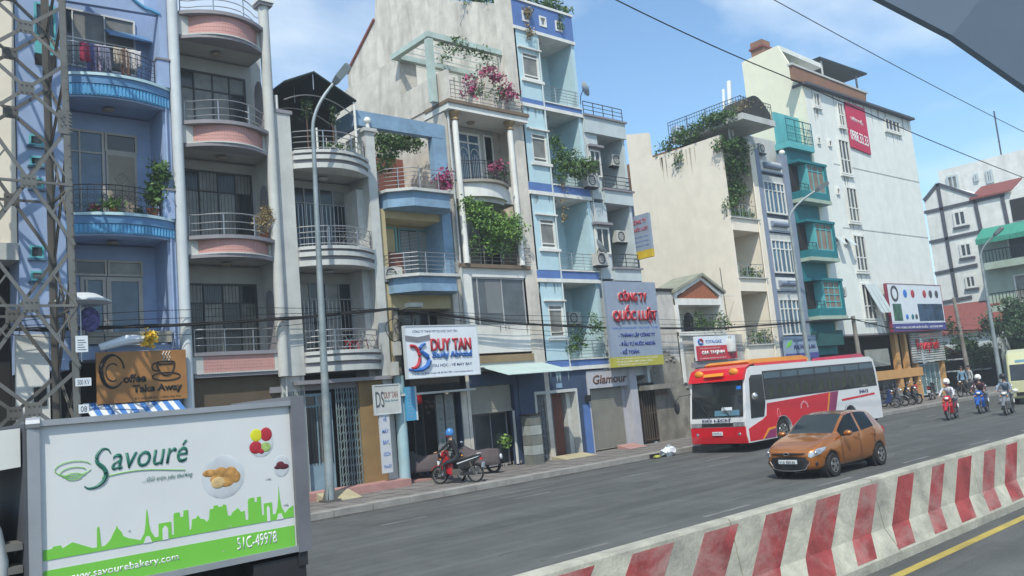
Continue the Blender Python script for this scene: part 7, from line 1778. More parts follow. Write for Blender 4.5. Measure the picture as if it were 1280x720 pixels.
# ================================================================== motorbikes
def motorbike(label, loc, rz, paint, kind='under', group=None, tilt=0, name='motorbike', side=None):
    side = side or paint
    t = thing(name, label, 'motorbike', loc, rz, group); t.rotation_euler[0] = tilt
    r = .285; wb = .62
    for x_ in (wb, -wb):
        tw = .045 if kind == 'under' else .055
        w_ = MB().wheel((x_,0,r), r, tw*1.6, 'y', 26, [(r*.80,-tw*.6),(r*.93,-tw*.8),(r,-tw*.3),(r,tw*.3),(r*.93,tw*.8),(r*.80,tw*.6)]).build('wheel', M_rub, t, local=True, smooth=True)
        rm_ = MB(); rm_.wheel((x_,0,r), r*.8, .03, 'y', 24, [(r*.75,-.018),(r*.81,-.018),(r*.81,.018),(r*.75,.018)]); 
        for k in range(14): a = 2*math.pi*k/14; rm_.bar((x_,.012*(-1)**k,r), (x_+r*.76*math.cos(a),0,r+r*.76*math.sin(a)), .006, .006)
        rm_.wheel((x_,0,r), .05, .06, 'y', 12, [(.005,-.045),(.05,-.045),(.05,.045),(.005,.045)]); rm_.build('rim', M_chr, w_, local=True)
    for x_, a0, a1, nm in ((wb, .5, 2.5, 'front_mudguard'), (-wb, .9, 2.7, 'rear_mudguard')):
        q = [(x_+(r+.035)*math.cos(a), r+(r+.035)*math.sin(a)) for a in np.linspace(a0, a1, 9)]; q2 = [(x_+(r+.02)*math.cos(a), r+(r+.02)*math.sin(a)) for a in np.linspace(a1, a0, 9)]
        MB().prism(q+q2, 'y', -.06, .06).build(nm, paint if x_ > 0 else M_plas, t, local=True)
    fk = MB(); [fk.tube([(wb,s*.07,r),(wb-.17,s*.07,.80)], .018, 7) for s in (-1,1)]; fk.build('fork', M_galvd, t, local=True)
    MB().prism([(.50,.50),(.40,.84),(.30,.90),(.24,.62),(.12,.40),(-.05,.34),(-.05,.28),(.18,.28),(.36,.34)], 'y', -.13 if kind != 'under' else -.09, .13 if kind != 'under' else .09).build('front_fairing', paint, t, local=True)
    if kind == 'scooter': 
        MB().prism([(.42,.30),(.52,.60),(.42,.92),(.36,.92),(.40,.6),(.30,.30)], 'y', -.19, .19).build('leg_shield', paint, t, local=True)
        MB().box(-.1,.36,-.15,.15,.26,.31).build('footboard', M_plas, t, local=True)
    sb = MB().prism([(-.02,.60),(.02,.70),(-.35,.76),(-.84,.84),(-.86,.78),(-.62,.62),(-.35,.48),(-.12,.40)], 'y', -.10, .10).build('side_panel', side, t, local=True); solid_apply(sb, (), bev=(.03,2))
    st_ = MB().prism([(.05,.70),(.06,.74),(-.18,.79),(-.40,.79),(-.62,.85),(-.80,.86),(-.80,.82),(-.4,.74)], 'y', -.125, .125).build('seat', M_plas, t, local=True); solid_apply(st_, (), bev=(.025,2))
    MB().prism([(.14,.26),(.14,.44),(-.14,.46),(-.22,.36),(-.20,.24)], 'y', -.11, .11).build('engine', M_galvd, t, local=True)
    MB().tube([(.12,-.13,.26),(-.15,-.15,.22),(-.35,-.16,.27)], .02, 6).tube([(-.33,-.16,.26),(-.84,-.17,.40)], .045, 8).build('exhaust', M_chr, t, local=True)
    MB().bar((-.15,.10,.30),(-wb,.10,r),.03,.09).build('chain_case', M_plas, t, local=True)
    for s in (-1,1): MB().tube([(-wb,s*.10,r),(-.50,s*.11,.66)], .022, 7).build('shock', M_galvd, t, local=True)
    MB().tube([(.22,-.33,1.00),(.34,-.22,1.02),(.40,0,.98),(.34,.22,1.02),(.22,.33,1.00)], .014, 6).build('handlebar', M_plas, t, local=True)
    cwl = MB().prism([(.50,.84),(.50,.95),(.42,1.04),(.32,1.03),(.30,.92),(.40,.84)], 'y', -.12, .12).build('cowl', paint, t, local=True); solid_apply(cwl, (), bev=(.03,2))
    MB().sphere((.50,0,.92), .05, .085, .06).build('headlight', M_lamp, t, local=True, smooth=True)
    for s in (-1,1):
        MB().tube([(.30,s*.22,1.02),(.27,s*.27,1.18)], .007, 5).build('mirror_stalk', M_plas, t, local=True); MB().sphere((.26,s*.28,1.22), .018, .055, .04).build('mirror', M_chr, t, local=True, smooth=True)
        MB().sphere((.50,s*.13,.78 if kind=='under' else .80), .03, .04, .03).build('indicator', M_bor, t, local=True)
    MB().box(-.90,-.84,-.07,.07,.70,.76).build('tail_light', M_red, t, local=True)
    MB().prism([(-.90,.46),(-.93,.62),(-.92,.62),(-.89,.46)], 'y', -.10, .10).build('number_plate', M_sign, t, local=True)
    MB().tube([(-.45,-.12,.84),(-.78,-.13,.90),(-.90,-.10,.91),(-.90,.10,.91),(-.78,.13,.90),(-.45,.12,.84)], .012, 6).build('grab_rail', M_chr, t, local=True)
    MB().tube([(-.05,.12,.25),(-.22,.22,.03)], .012, 5).build('side_stand', M_plas, t, local=True)
    return t
M_blkp = mat('black_bike_paint', (.02,.02,.022), .3, coat=.5); M_silp = mat('silver_bike_paint', (.30,.31,.32), .3, .5); M_redp = mat('bike_red', (.42,.01,.02), .3, coat=.5); M_blup = mat('bike_blue', (.015,.10,.42), .3, coat=.5)
c_ = Vector((*PG(573,604,.15), .15)); ang = R(118)
hero = motorbike('red and black motorbike parked at the kerb edge under the blue helmeted rider', (c_.x, c_.y, .15), ang, M_redp, 'under', side=M_blkp)
MB().box(.28,.44,-.125,-.10,.48,.66).build('orange_sticker', M_bor, hero, local=True)
MB().prism([(-.05,.60),(-.80,.80),(-.80,.82),(-.05,.63)], 'y', -.108, .108).build('white_stripe', M_sign, hero, local=True)
sp = person('person in black jacket and blue helmet with red scarf sitting on the red motorbike', (c_.x-.02, c_.y+.02, .13), ang, 'ride', mat('black_jacket', (.015,.016,.018), .8), mat('dark_trousers', (.02,.025,.03), .85), helmet=mat('helmet_blue', (.05,.22,.55), .25, coat=.6, var=.4, sc_=9), mask=M_red)
a = PG(524,600,.15); motorbike('dark motorbike facing the street beside the pale blue pole sleeve', (a[0]+.1, 22.95, .15), R(-100), M_blkp, 'scooter')
def covered(label, loc, rz, L_=1.7):
    t = thing('covered_motorbike', label, 'covered motorbike', loc, rz, 'motorbikes under grey cloth covers')
    g = np.random.default_rng(int(abs(loc[0])*10)); st_ = [(-.95,.0,.45,.10),(-.85,.0,.82,.14),(-.45,0,.84,.18),(0,0,.80,.22),(.22,0,.86,.30),(.40,0,.98,.34),(.58,0,.92,.28),(.78,0,.72,.18),(.92,0,.5,.12)]
    V = []; n = 16
    for (x_, y_, h_, w_) in st_:
        for k in range(n+1):
            s = k/n*2-1; drop = abs(s)**2.2; V.append((x_+g.normal()*.012, y_+s*(w_+.10*abs(s))+math.sin(k*2.1+x_*3)*.02*abs(s), h_-(h_-.30)*drop+g.normal()*.008))
    F = [(i*(n+1)+k, i*(n+1)+k+1, (i+1)*(n+1)+k+1, (i+1)*(n+1)+k) for i in range(len(st_)-1) for k in range(n)]
    mb = MB(); mb.add(V, F); o = mb.build('cloth_cover', M_cloth, t, local=True, smooth=True)
    md = o.modifiers.new('t', 'SOLIDIFY'); md.thickness = .01
    for x_ in (.62,-.62): MB().wheel((x_,0,.28), .28, .09, 'y', 20).build('wheel', M_rub, t, local=True, smooth=True)
    MB().sphere((-.93,0,.55), .04, .08, .10).build('number_plate', M_sign, t, local=True)
    return t
a = PG(536,600,.15); covered('grey cloth covered motorbike left of the seated rider', (a[0], a[1]+.2, .15), ang+R(8))
a = PG(606,592,.15); covered('grey cloth covered motorbike with its tail wheel showing right of the rider', (a[0]-.1, a[1]+.25, .15), ang+R(-2))
# moving riders
for (u, v, lab, plab, m_, sh_, hm_, kd, sc__) in (
    (1191,524,'red motorbike coming toward the camera, ridden by a person in white','person in white shirt and pale helmet riding the red motorbike', M_redp, mat('shirt_white', (.55,.56,.60), .8), M_lamp, 'scooter', 1),
    (1230,516,'blue motorbike coming along the road, between the two other riders','person in dark top and white helmet riding the blue motorbike', M_blup, mat('top_maroon', (.10,.04,.05), .8), M_lamp, 'scooter', 1),
    (1262,518,'silver scooter at the right edge in front of the cream minibus','person in grey blue shirt riding the silver scooter', M_silp, mat('shirt_grey_blue', (.16,.21,.28), .8), M_plas, 'scooter', 1)):
    g_ = PG(u, v); rz = R(180+8)
    motorbike(lab, (g_[0], g_[1], .0), rz, m_, kd); person(plab, (g_[0], g_[1], 0), rz, 'ride', sh_, mat('dark_trousers', (.02,.025,.03)), helmet=hm_, mask=mat('mask_pink', (.4,.12,.2)) if u == 1191 else None)
# parked row
bk = [(1104,500,mat('navy_bike', (.02,.04,.12), .35, coat=.4),'scooter',-80,'navy blue motorbike directly behind the rear of the coach'),(1117,500,M_silp,'scooter',-95,'pale silver scooter in the row by the orange frames'),(1127,498,M_blkp,'scooter',-100,'black scooter in the parked row beside the pale silver one'),(1136,497,M_blkp,'scooter',-105,'black scooter, last in the tight parked row'),(1152,497,M_redp,'under',20,'dark red motorbike parked side on by the orange pillar'),(1172,494,M_blkp,'under',12,'black motorbike parked side on before the sea green glass')]
for (u, v, m_, kd, rz, lab) in bk:
    x_ = P(u, v, 22.4)[0]; motorbike(lab, (x_, 22.4 if kd == 'scooter' else 22.7, .15), R(rz), m_, kd, group='motorbikes parked before the white building')
for (u, sh_, lab) in ((1205,mat('shirt_sky', (.16,.28,.40), .8),'person in sky blue shirt standing by a motorbike at the far kerb'),(1215,mat('shirt_pale', (.40,.42,.42), .8),'person in pale shirt standing behind the far motorbike')):
    x_ = P(u, 486, 22.0)[0]; person(lab, (x_, 22.0, .15), R(200 if u == 1205 else 150), 'stand', sh_, mat('dark_trousers', (.02,.025,.03)))
x_ = P(1208,492,21.4)[0]; motorbike('dark motorbike standing at the far kerb beside two standing people', (x_, 21.4, .15), R(170), M_blkp, 'scooter')

# --- cream minibus at the right edge
g_ = PG(1262,506); t = thing('minibus', 'cream green minibus front cut by the right edge of the photo', 'minibus', (46.5, 15.0, 0), R(12))
M_crm = mat('minibus_cream', (.50,.50,.30), .35, var=.06, coat=.4)
b_ = MB().prism([(.05,.30),(-.02,.60),(.0,1.15),(.32,2.0),(.62,2.55),(1.2,2.72),(6.5,2.72),(6.7,2.4),(6.75,.35)], 'y', -1.0, 1.0).build('body', M_crm, t, local=True); solid_apply(b_, (), bev=(.12,4))
def mpatch(y0, y1, z0, z1, name, m, off=.02):
    fx = lambda z: np.interp(z, [.30,.60,1.15,2.0,2.55], [.05,-.02,0,.32,.62])
    return MB().add([(fx(z0)-off,y0,z0),(fx(z0)-off,y1,z0),(fx(z1)-off,y1,z1),(fx(z1)-off,y0,z1),(fx(z0)+.02,y0,z0),(fx(z0)+.02,y1,z0),(fx(z1)+.02,y1,z1),(fx(z1)+.02,y0,z1)], [(0,1,2,3),(7,6,5,4),(0,4,5,1),(2,6,7,3),(1,5,6,2),(0,3,7,4)]).build(name, m, t, local=True)
mpatch(-.86,.86,1.2,1.98,'windscreen',M_bgl); mpatch(-.7,.7,.45,.62,'grille',M_plas); mpatch(-.6,.6,2.08,2.2,'blue_strip',mat('dash_blue',(.1,.22,.3)))
for y_ in (-.75,.75): MB().sphere((-.02,y_,.72), .05, .14, .09).build('headlight', M_lamp, t, local=True, smooth=True)
for k in range(5): MB().box(1.0+k*1.1, 1.95+k*1.1, -1.012, -1.0, 1.35, 2.1).build('side_window', M_bgl, t, local=True)
for x_ in (1.1,5.4):
    for s_ in (-1,1): wheel_at(t, x_, s_*.86, .36, .2, M_tube, s_)

# ================================================================== plants and trees
def plant(name, label, cat, blobs, size, m, seed, stem=None, pot=None, grp=None, extra=None, kind=None):
    b0 = blobs[0]; zb = min(b[2]-b[5] for b in blobs)
    t = thing(name, label, cat, (b0[0], b0[1], zb), 0, grp)
    leaves('foliage', blobs, size, m, t, seed)
    if extra: leaves('flowers', extra[0], extra[1], extra[2], t, seed+5, asp=.8)
    if stem:
        for s_ in stem: MB().tube(s_, [.03, .02, .008][:len(s_)] if len(s_) <= 3 else .012, 5).build('stem', M_brown, t)
    if pot: x_, y_, z_, r_ = pot; MB().lathe(x_, y_, [(r_*.7,z_),(r_,z_+r_*1.5),(r_*1.08,z_+r_*1.5),(r_*1.08,z_+r_*1.75),(r_*.9,z_+r_*1.75)], 12).build('pot', mat('terracotta', (.28,.10,.05), .85, var=.25), t, smooth=True)
    return t
def B(u0, v0, u1, v1, Y, dy, n):
    a, b = P(u0, v0, Y), P(u1, v1, Y); return ((a[0]+b[0])/2, Y, (a[1]+b[1])/2, abs(b[0]-a[0])/2, dy, abs(a[1]-b[1])/2, n)
Yt = Y0-.15
plant('bougainvillea', 'pink bougainvillea spilling over the white terrace rail under the pergola', 'flowering plant', [B(585,95,612,132,Yt,.3,260), B(612,100,645,134,Yt,.3,320), B(600,72,630,100,Yt,.3,120)], .05, L_green, 11, extra=([B(572,88,600,128,Yt-.1,.3,260), B(598,78,632,110,Yt-.1,.3,420), B(618,98,646,130,Yt-.1,.3,360)], .05, L_pink))
plant('pergola_vine', 'sparse green vine trailing over the pale pergola beam', 'vine', [B(553,42,585,66,Y0+.3,.5,260), B(575,52,618,78,Y0+.3,.4,240), B(540,50,570,85,Y0+2,.8,160)], .06, L_green, 12)
plant('bougainvillea', 'small pink bougainvillea at the right end of the slate blue balcony', 'flowering plant', [B(543,218,568,240,Y0-.7,.2,160)], .05, L_green, 13, extra=([B(542,208,568,242,Y0-.8,.2,420)], .05, L_pink))
plant('bougainvillea', 'pink flowers and dark leaves on the round black railed balcony', 'flowering plant', [B(605,212,638,229,Y0-.35,.2,260)], .05, L_dark, 14, extra=([B(606,196,636,222,Y0-.4,.2,260)], .045, L_pink))
plant('balcony_bush', 'big bright green bush filling the balcony over the large window', 'bush', [B(578,248,620,290,Y0-.2,.5,1300), B(600,262,660,305,Y0-.25,.5,2000), B(583,285,658,325,Y0-.0,.4,1200), B(575,246,600,270,Y0-.3,.4,400)], .055, L_bright, 15)
plant('terrace_tree', 'leafy tree growing behind the slate blue roof frame', 'tree', [B(470,158,500,200,Y0+1.2,.7,1100), B(488,160,524,192,Y0+1.2,.7,900), B(472,185,490,222,Y0+1.1,.5,400)], .07, L_green, 16, stem=[[(17.2,Y0+1.2,b1t),(17.3,Y0+1.2,b1t+1.2),(17.1,Y0+1.2,b1t+2)]])
plant('balcony_shrub', 'large leafy shrub overflowing the second balcony of the light blue house', 'shrub', [B(686,175,712,232,Y0-.1,.4,1000), B(705,185,735,228,Y0-.3,.5,1500), B(722,195,750,220,Y0-.5,.4,700), B(684,165,698,195,Y0,.3,250)], .055, L_green, 17)
plant('balcony_shrub', 'thin leafy shrub on the lowest balcony beside the billboard', 'shrub', [B(710,405,735,442,Y0-.1,.3,420), B(735,388,752,425,Y0-.3,.3,320), B(708,425,722,445,Y0-.2,.2,160)], .05, L_green, 18)
plant('roof_garden', 'shrubs growing along the blue parapet top of the light blue house', 'shrub', [B(640,-16,670,10,Y0+.5,.5,700), B(668,-8,705,22,Y0+.5,.5,900), B(700,8,712,24,Y0+.3,.3,150)], .07, L_green, 19)
plant('roof_garden', 'row of plants along the top of the weathered side wall', 'shrub', [B(575,-12,612,8,Y0+2.5,.4,500), B(605,-8,640,12,Y0+1.2,.6,500)], .07, L_green, 20, extra=([B(600,-6,636,6,Y0+1.5,.4,60)], .06, L_pink))
plant('hanging_vine', 'vine hanging down across the left square opening of the blue parapet', 'vine', [B(654,2,664,26,Y0-.12,.08,220), B(657,24,665,52,Y0-.12,.08,200)], .05, L_dry, 21)
plant('hanging_vine', 'short vine hanging over the right square opening of the blue parapet', 'vine', [B(698,14,704,40,Y0-.12,.08,160)], .05, L_green, 22)
plant('hanging_vine', 'thin dry vine hanging from the third balcony band', 'vine', [B(702,240,707,285,Y0-.14,.05,120), B(700,222,706,244,Y0-.14,.05,60)], .045, L_dry, 23)
plant('potted_plant', 'tall leafy potted plant by the post of the middle blue balcony', 'potted plant', [B(190,200,208,235,Y0-.05,.2,300), B(182,228,204,262,Y0-.1,.2,320)], .075, L_green, 24, stem=[[(8.05,Y0,z2b),(8.1,Y0,z2b+1.0),(8.15,Y0,z2b+1.9)]], pot=(8.05,Y0,z2b,.16))
plant('potted_plant', 'low pale potted shrub in the middle of the middle blue balcony', 'potted plant', [B(127,246,150,268,Y0-.3,.15,260)], .05, L_bright, 25, pot=(xx(138,260),Y0-.25,z2b,.12))
plant('potted_plant', 'red flowering pot at the left end of the middle blue balcony', 'potted plant', [B(112,256,122,270,Y0-.25,.12,120)], .045, L_green, 26, pot=(xx(117,260),Y0-.2,z2b,.12), extra=([B(111,255,123,268,Y0-.3,.12,60)], .04, L_pink))
plant('potted_plant', 'dark green pots before the carved door rail', 'potted plant', [B(168,258,180,270,Y0-.25,.12,160)], .045, L_dark, 27)
plant('potted_plant', 'dry straw coloured bush on the second pink balcony', 'potted plant', [B(318,262,343,292,Y0-.1,.25,700), B(325,256,338,275,Y0-.1,.2,240)], .035, L_dry, 28, pot=(xx(330,290),Y0-.0,zz(330,300),.13))
plant('potted_plant', 'tall thin potted tree at the left under the black canopy', 'potted plant', [B(379,118,392,150,Y0+.1,.2,260)], .05, L_dark, 29, stem=[[(xx(386,160),Y0+.1,lev[0][1] if False else zz(386,188)),(xx(386,160),Y0+.1,zz(386,150)),(xx(386,160),Y0+.1,zz(386,130))]])
plant('potted_plant', 'tall thin potted tree at the right under the black canopy', 'potted plant', [B(410,130,424,162,Y0+.1,.2,220)], .05, L_dark, 30, stem=[[(xx(418,160),Y0+.1,zz(418,190)),(xx(418,160),Y0+.1,zz(418,165)),(xx(418,160),Y0+.1,zz(418,140))]])
plant('potted_plant', 'low bushy plants behind the grey roof terrace rail', 'potted plant', [B(402,178,445,190,Y0-.3,.15,300)], .045, L_green, 31)
plant('roof_vine', 'thick vine covering the terrace rail along the top of the cream wall', 'vine', [(36.6, 27.6, 15.4, .3, .9, .5, 500), (36.6, 26.3, 15.7, .35, 1.2, .55, 1100), (36.6, 24.9, 15.9, .35, 1.1, .5, 900), (36.5, 23.9, 15.8, .4, .9, .5, 700), (36.4, 26.9, 14.6, .12, .35, .7, 130)], .07, L_green, 32)
plant('climbing_vine', 'dense vine hanging down the recessed front of the cream house', 'vine', [B(893,168,930,195,Y0-.2,.6,1500), B(897,190,935,225,Y0+.1,.6,1900), B(903,222,934,250,Y0+.3,.5,900), B(906,245,922,272,Y0+.0,.3,400), B(917,170,938,200,Y0-.4,.4,500)], .07, L_green, 33)
plant('climbing_vine', 'brown dry stems hanging behind the green vine of the cream house', 'vine', [B(906,215,934,268,Y0+.6,.3,500)], .06, L_dry, 34)
for k, (u0, v0, u1, v1, lb_) in enumerate(((912,262,945,276,'upper'),(925,334,956,350,'middle'),(932,411,968,432,'lowest'))):
    plant('balcony_plants', f'green potted plants on the {lb_} balcony of the cream house', 'potted plant', [B(u0,v0,u1,v1,Y0+.25,.25,500)], .07, L_green, 35+k)
plant('balcony_plants', 'leggy plants on the small gabled balcony above the gas sign', 'potted plant', [B(866,394,890,412,GY+.1,.2,300), B(885,392,915,412,GY-.1,.2,260)], .06, L_green, 40)
plant('balcony_plants', 'yellow green shrub behind the rail of the gabled balcony', 'potted plant', [B(866,386,882,408,GY+.4,.2,260)], .05, L_bright, 41)
plant('roof_garden', 'green plants on the roof terrace of the big white building', 'shrub', [(47.3, Y0+1.6, zL+1.8, .9, .5, .5, 400)], .09, L_bright, 42)
plant('cage_vine', 'tangled dry vine over the arched roof cage', 'vine', [(38.9, Y0-.4, zr+.9, 1.1, .6, .6, 700), (37.3, 23.2, zr+.5, .6, .4, .4, 300)], .06, L_dry, 43)
plant('indoor_plant', 'bright potted plant inside the dark glass shop door', 'potted plant', [(xx(631,560,Y0+.5), Y0+.35, 1.0, .15, .12, .35, 160)], .06, L_bright, 44)
def tree(label, x_, y_, zc, rx, ry, rz_, n, size, m, seed, name='street_tree'):
    t = thing(name, label, 'tree', (x_, y_, .15)); g = np.random.default_rng(seed)
    tp = Vector((x_, y_, zc-rz_*.3)); MB().tube([(x_,y_,.1),(x_+.1,y_,zc*.4),tp], [.22,.17,.12], 8).build('trunk', M_brown, t, smooth=True)
    bl = []
    for k in range(11):
        c = Vector((x_+g.normal()*rx*.5, y_+g.normal()*ry*.5, zc+g.normal()*rz_*.45)); MB().tube([tp, tp.lerp(c, .6)+Vector((0,0,.2)), c], [.08,.05,.02], 5).build('limb', M_brown, t)
        bl.append((c.x, c.y, c.z, rx*.42, ry*.42, rz_*.38, n//11))
    leaves('crown', bl, size, m, t, seed); return t
tree('dark green street tree in front of the green corner house', 69.0, 21.4, 4.7, 3.0, 2.6, 2.0, 7500, .13, L_dark, 50)
tree('dark bushy tree beside the striped white building at the side street', 67.5, 26.0, 3.2, 2.0, 1.9, 1.9, 3600, .12, L_dark, 51)
tree('dark street tree at the right edge behind the riders', 66.8, 18.9+2.5, 3.9, 2.6, 1.8, 1.6, 3800, .12, L_dark, 52)

# ================================================================== small things on the houses
def ac(label, x_, y_, z_, w_=.75, grp='air conditioner units on the houses'):
    t = thing('air_conditioner', label, 'air conditioner', (x_, y_, z_), 0, grp)
    MB().box(x_, x_+w_, y_, y_+.3, z_, z_+.52).build('casing', mat('ac_casing', (.48,.48,.45), .6, var=.15), t)
    f = MB(); f.wheel((x_+w_*.38, y_-.01, z_+.26), .21, .02, 'y', 20, [(.18,-.01),(.21,-.01),(.21,.01),(.18,.01)])
    for k in range(5): f.bar((x_+w_*.38-.18, y_-.012, z_+.10+.08*k), (x_+w_*.38+.18, y_-.012, z_+.10+.08*k), .01, .008)
    f.build('fan_grille', M_plas, t); MB().box(x_+.05, x_+w_-.05, y_+.05, y_+.3, z_-.06, z_).build('bracket', M_iron, t)
for (u, v, y_, lb_) in ((766,206,Y0+.3,'air conditioner in the upper alcove of the pale stepped house'),(772,302,Y0+.3,'air conditioner in the lower alcove of the pale stepped house'),(735,232,Y0-.4,'white box unit hung below the upper small window'),(747,331,Y0-.4,'white box unit hung below the lower small window'),(481,352,Y0-.0,'air conditioner on the cream pier of the slate blue house'),(1051,370,Y0-.45,'air conditioner low on the big white wall'),(712,405,Y0+.9,'air conditioner hung deep in the lowest light blue balcony'),(950,190,Y0+.3,'air conditioner on the roof of the cream house')):
    a = P(u, v, y_); ac(lb_, a[0], y_, a[1])
def dish(label, c, r_, tilt):
    t = thing('satellite_dish', label, 'satellite dish', c); prof = [(r_*k/6, .35*r_*(k/6)**2) for k in range(7)]
    vs = []; n = 18
    for r1, d1 in prof: vs += [(r1*math.cos(2*math.pi*k/n), d1, r1*math.sin(2*math.pi*k/n)) for k in range(n)]
    fs = [(i*n+k, i*n+(k+1)%n, (i+1)*n+(k+1)%n, (i+1)*n+k) for i in range(6) for k in range(n)]
    o = MB().add([tuple(Matrix.Rotation(tilt[1], 3, 'Z') @ Matrix.Rotation(tilt[0], 3, 'X') @ Vector((a, -b, c_))) for a, b, c_ in vs], fs).build('reflector', M_tube, t, local=True, smooth=True)
    MB().tube([(0,0,0),(0,.2,-.25),(0,.25,-.6)], .02, 5).build('mast', M_iron, t, local=True); MB().tube([(0,0,-r_*.8),(0,-r_*1.1,0)], .01, 4).build('feed_arm', M_iron, t, local=True)
a = P(729,112,Y0+.4); dish('satellite dish on the roof edge between blue and pale houses', (a[0], Y0+.4, a[1]), .35, (R(-20), R(60)))
a = P(749,310,Y0-.5); dish('satellite dish fixed beside the lower pale balcony', (a[0], Y0-.5, a[1]), .38, (R(-30), R(50)))
# laundry on the top blue balcony
ln0, ln1 = P(82,50,Y0+.3), P(171,64,Y0+.3)
for k, (u, w_, h_, c, lb_) in enumerate(((106,.28,.55,(.35,.03,.08),'small red shirt hanging on the top blue balcony'),(114,.22,.8,(.10,.10,.30),'dark blue trousers hanging beside the red shirt'),(121,.26,.85,(.30,.24,.32),'lilac striped shirt hanging on the drying pole'),(130,.30,.75,(.16,.17,.24),'grey blue shirt hanging in the middle of the pole'),(146,.22,.5,(.40,.34,.28),'beige towel hanging right of the middle'),(155,.24,.85,(.14,.08,.06),'brown trousers hanging near the right end'),(163,.30,.6,(.52,.50,.48),'white shirt hanging at the right end of the pole'),(171,.2,.5,(.50,.48,.50),'pale cloth hanging last on the drying pole'))):
    x_ = xx(u, 60, Y0+.3); z_ = np.interp(x_, [ln0[0], ln1[0]], [ln0[1], ln1[1]]); g = np.random.default_rng(k); V = []; nx, nz = 7, 7
    for j in range(nz+1):
        for i in range(nx+1): V.append((x_-w_/2+w_*i/nx*(1+.1*j/nz), Y0+.28+.05*math.sin(i*1.9+k)*(j/nz), z_-h_*j/nz+g.normal()*.01))
    F = [(j*(nx+1)+i, j*(nx+1)+i+1, (j+1)*(nx+1)+i+1, (j+1)*(nx+1)+i) for j in range(nz) for i in range(nx)]
    F = [f for f in F if not (h_ > .7 and V[f[0]][2] < z_-h_*.5 and abs((V[f[0]][0]+V[f[1]][0])/2-x_) < w_*.09)]
    o = MB().add(V, F).build('hanging_clothing', mat('laundry_%d' % k, c, .9, var=.35, sc_=7), None, smooth=True); md = o.modifiers.new('t', 'SOLIDIFY'); md.thickness = .012; tag(o, lb_, 'clothing', 'laundry on the top blue balcony')
# coffee shop clutter
a, b = P(125,432,Y0-.45), P(190,418,Y0-.45)
o = MB().tube([(a[0],Y0-.4,a[1]-.05),((a[0]+b[0])/2,Y0-.5,(a[1]+b[1])/2),(b[0],Y0-.42,b[1]-.1)], [.10,.13,.08], 8).build('rolled_cloth', M_sign, None, smooth=True); tag(o, 'rolled white cloth lying on the beam above the coffee sign', 'cloth')
o = leaves('flower_bunch', [B(180,415,193,430,Y0-.55,.12,260)], .05, L_yel, None, 60, asp=.9); tag(o, 'bunch of yellow flowers on the beam over the coffee sign', 'flowers')
a = P(105,366,Y0-.6); t = thing('parasol', 'pale grey parasol edge showing beside the pylon leg', 'parasol', (a[0]-.1, Y0-.6, a[1]-1.2))
MB().lathe(a[0]-.1, Y0-.6, [(.75,a[1]-.28),(.74,a[1]-.24),(.4,a[1]-.05),(.02,a[1])], 16).build('canopy', M_tube, t, smooth=True); MB().tube([(a[0]-.1,Y0-.6,a[1]-1.8),(a[0]-.1,Y0-.6,a[1])], .02, 6).build('pole', M_steel, t)
a = P(112,397,Y0-.45); o = MB().sphere((a[0], Y0-.45, a[1]-.05), .26, .15, .34).build('hanging_shirt', mat('purple_pattern', (.13,.12,.32), .9, var=.9, sc_=12), None, smooth=True); tag(o, 'purple patterned shirt hanging beside the pylon above the coffee shop', 'clothing')
# red chairs on the grey balcony
for (u, lb_) in ((440,'bright red plastic stool on the lowest grey balcony'),(452,'dark red plastic stool on the lowest grey balcony')):
    x_ = xx(u,436,Y0-.2); z_ = zz(430,441); t = thing('stool', lb_, 'stool', (x_, Y0-.2, z_), 0, 'red stools on the grey balcony'); m_ = M_red if u == 440 else mat('dark_red_plastic', (.22,.01,.02), .5)
    MB().box(x_-.17, x_+.17, Y0-.37, Y0-.03, z_+.34, z_+.38).build('seat', m_, t)
    for sx_ in (-1,1):
        for sy_ in (-1,1): MB().bar((x_+sx_*.13, Y0-.2+sy_*.13, z_+.34), (x_+sx_*.17, Y0-.2+sy_*.17, z_), .03, .03).build('leg', m_, t)
# litter at the broken kerb
g_ = PG(834,570,.0); t = thing('rubbish_bag', 'white plastic rubbish bag at the broken kerb before the coach', 'bag', (g_[0], KY-.15, .0)); g = np.random.default_rng(8)
mb = MB(); mb.sphere((g_[0], KY-.15, .16), .36, .24, .17, 14, 9); mb.v = [(a+g.normal()*.022, b+g.normal()*.022, max(.0, c+g.normal()*.03)) for a, b, c in mb.v]; mb.build('bag', M_sign, t, smooth=True); MB().lathe(g_[0]+.05, KY-.15, [(.05,.28),(.02,.33),(.08,.40)], 8).build('knot', M_sign, t)
g2 = PG(822,573,.0); o = MB().sphere((g2[0], KY-.22, .06), .16, .12, .06, 9, 5).build('crumpled_wrapper', mat('wrapper_yellow', (.40,.42,.08), .6, var=.5, sc_=9), None); tag(o, 'small yellow green wrapper beside the white rubbish bag', 'litter')
o = MB().box(P(812,572,KY)[0], P(824,570,KY)[0], KY-.012, KY+.01, .01, .15).build('drain_opening', M_dark, None); tag(o, 'dark drain opening in the kerb face beside the rubbish', 'drain')
# antennas behind
a = P(910,105,Y0+4); b = P(904,140,Y0+4)
for k, (u0, v0, v1) in enumerate(((911,102,132),(904,112,132))):
    q = P(u0, v0, Y0+5); q1 = P(u0, v1+20, Y0+5); o = MB().tube([(q1[0], Y0+5, q1[1]-1), (q[0], Y0+5, q[1])], .16-.06*k, 10).build('roof_aerial', M_sign, None, smooth=True); tag(o, ['thick white cylindrical phone aerial on the roof behind the vines', 'thinner white phone aerial beside the thick one on the roof'][k], 'aerial')
# old water tank glint
a = P(846,157,Y0+4.5); o = MB().lathe(a[0], Y0+4.5, [(.35,a[1]-1),(.35,a[1]-.1),(.1,a[1])], 14).build('water_tank', M_chr, None, smooth=True); tag(o, 'small steel water tank on the roof above the cream wall', 'water tank')

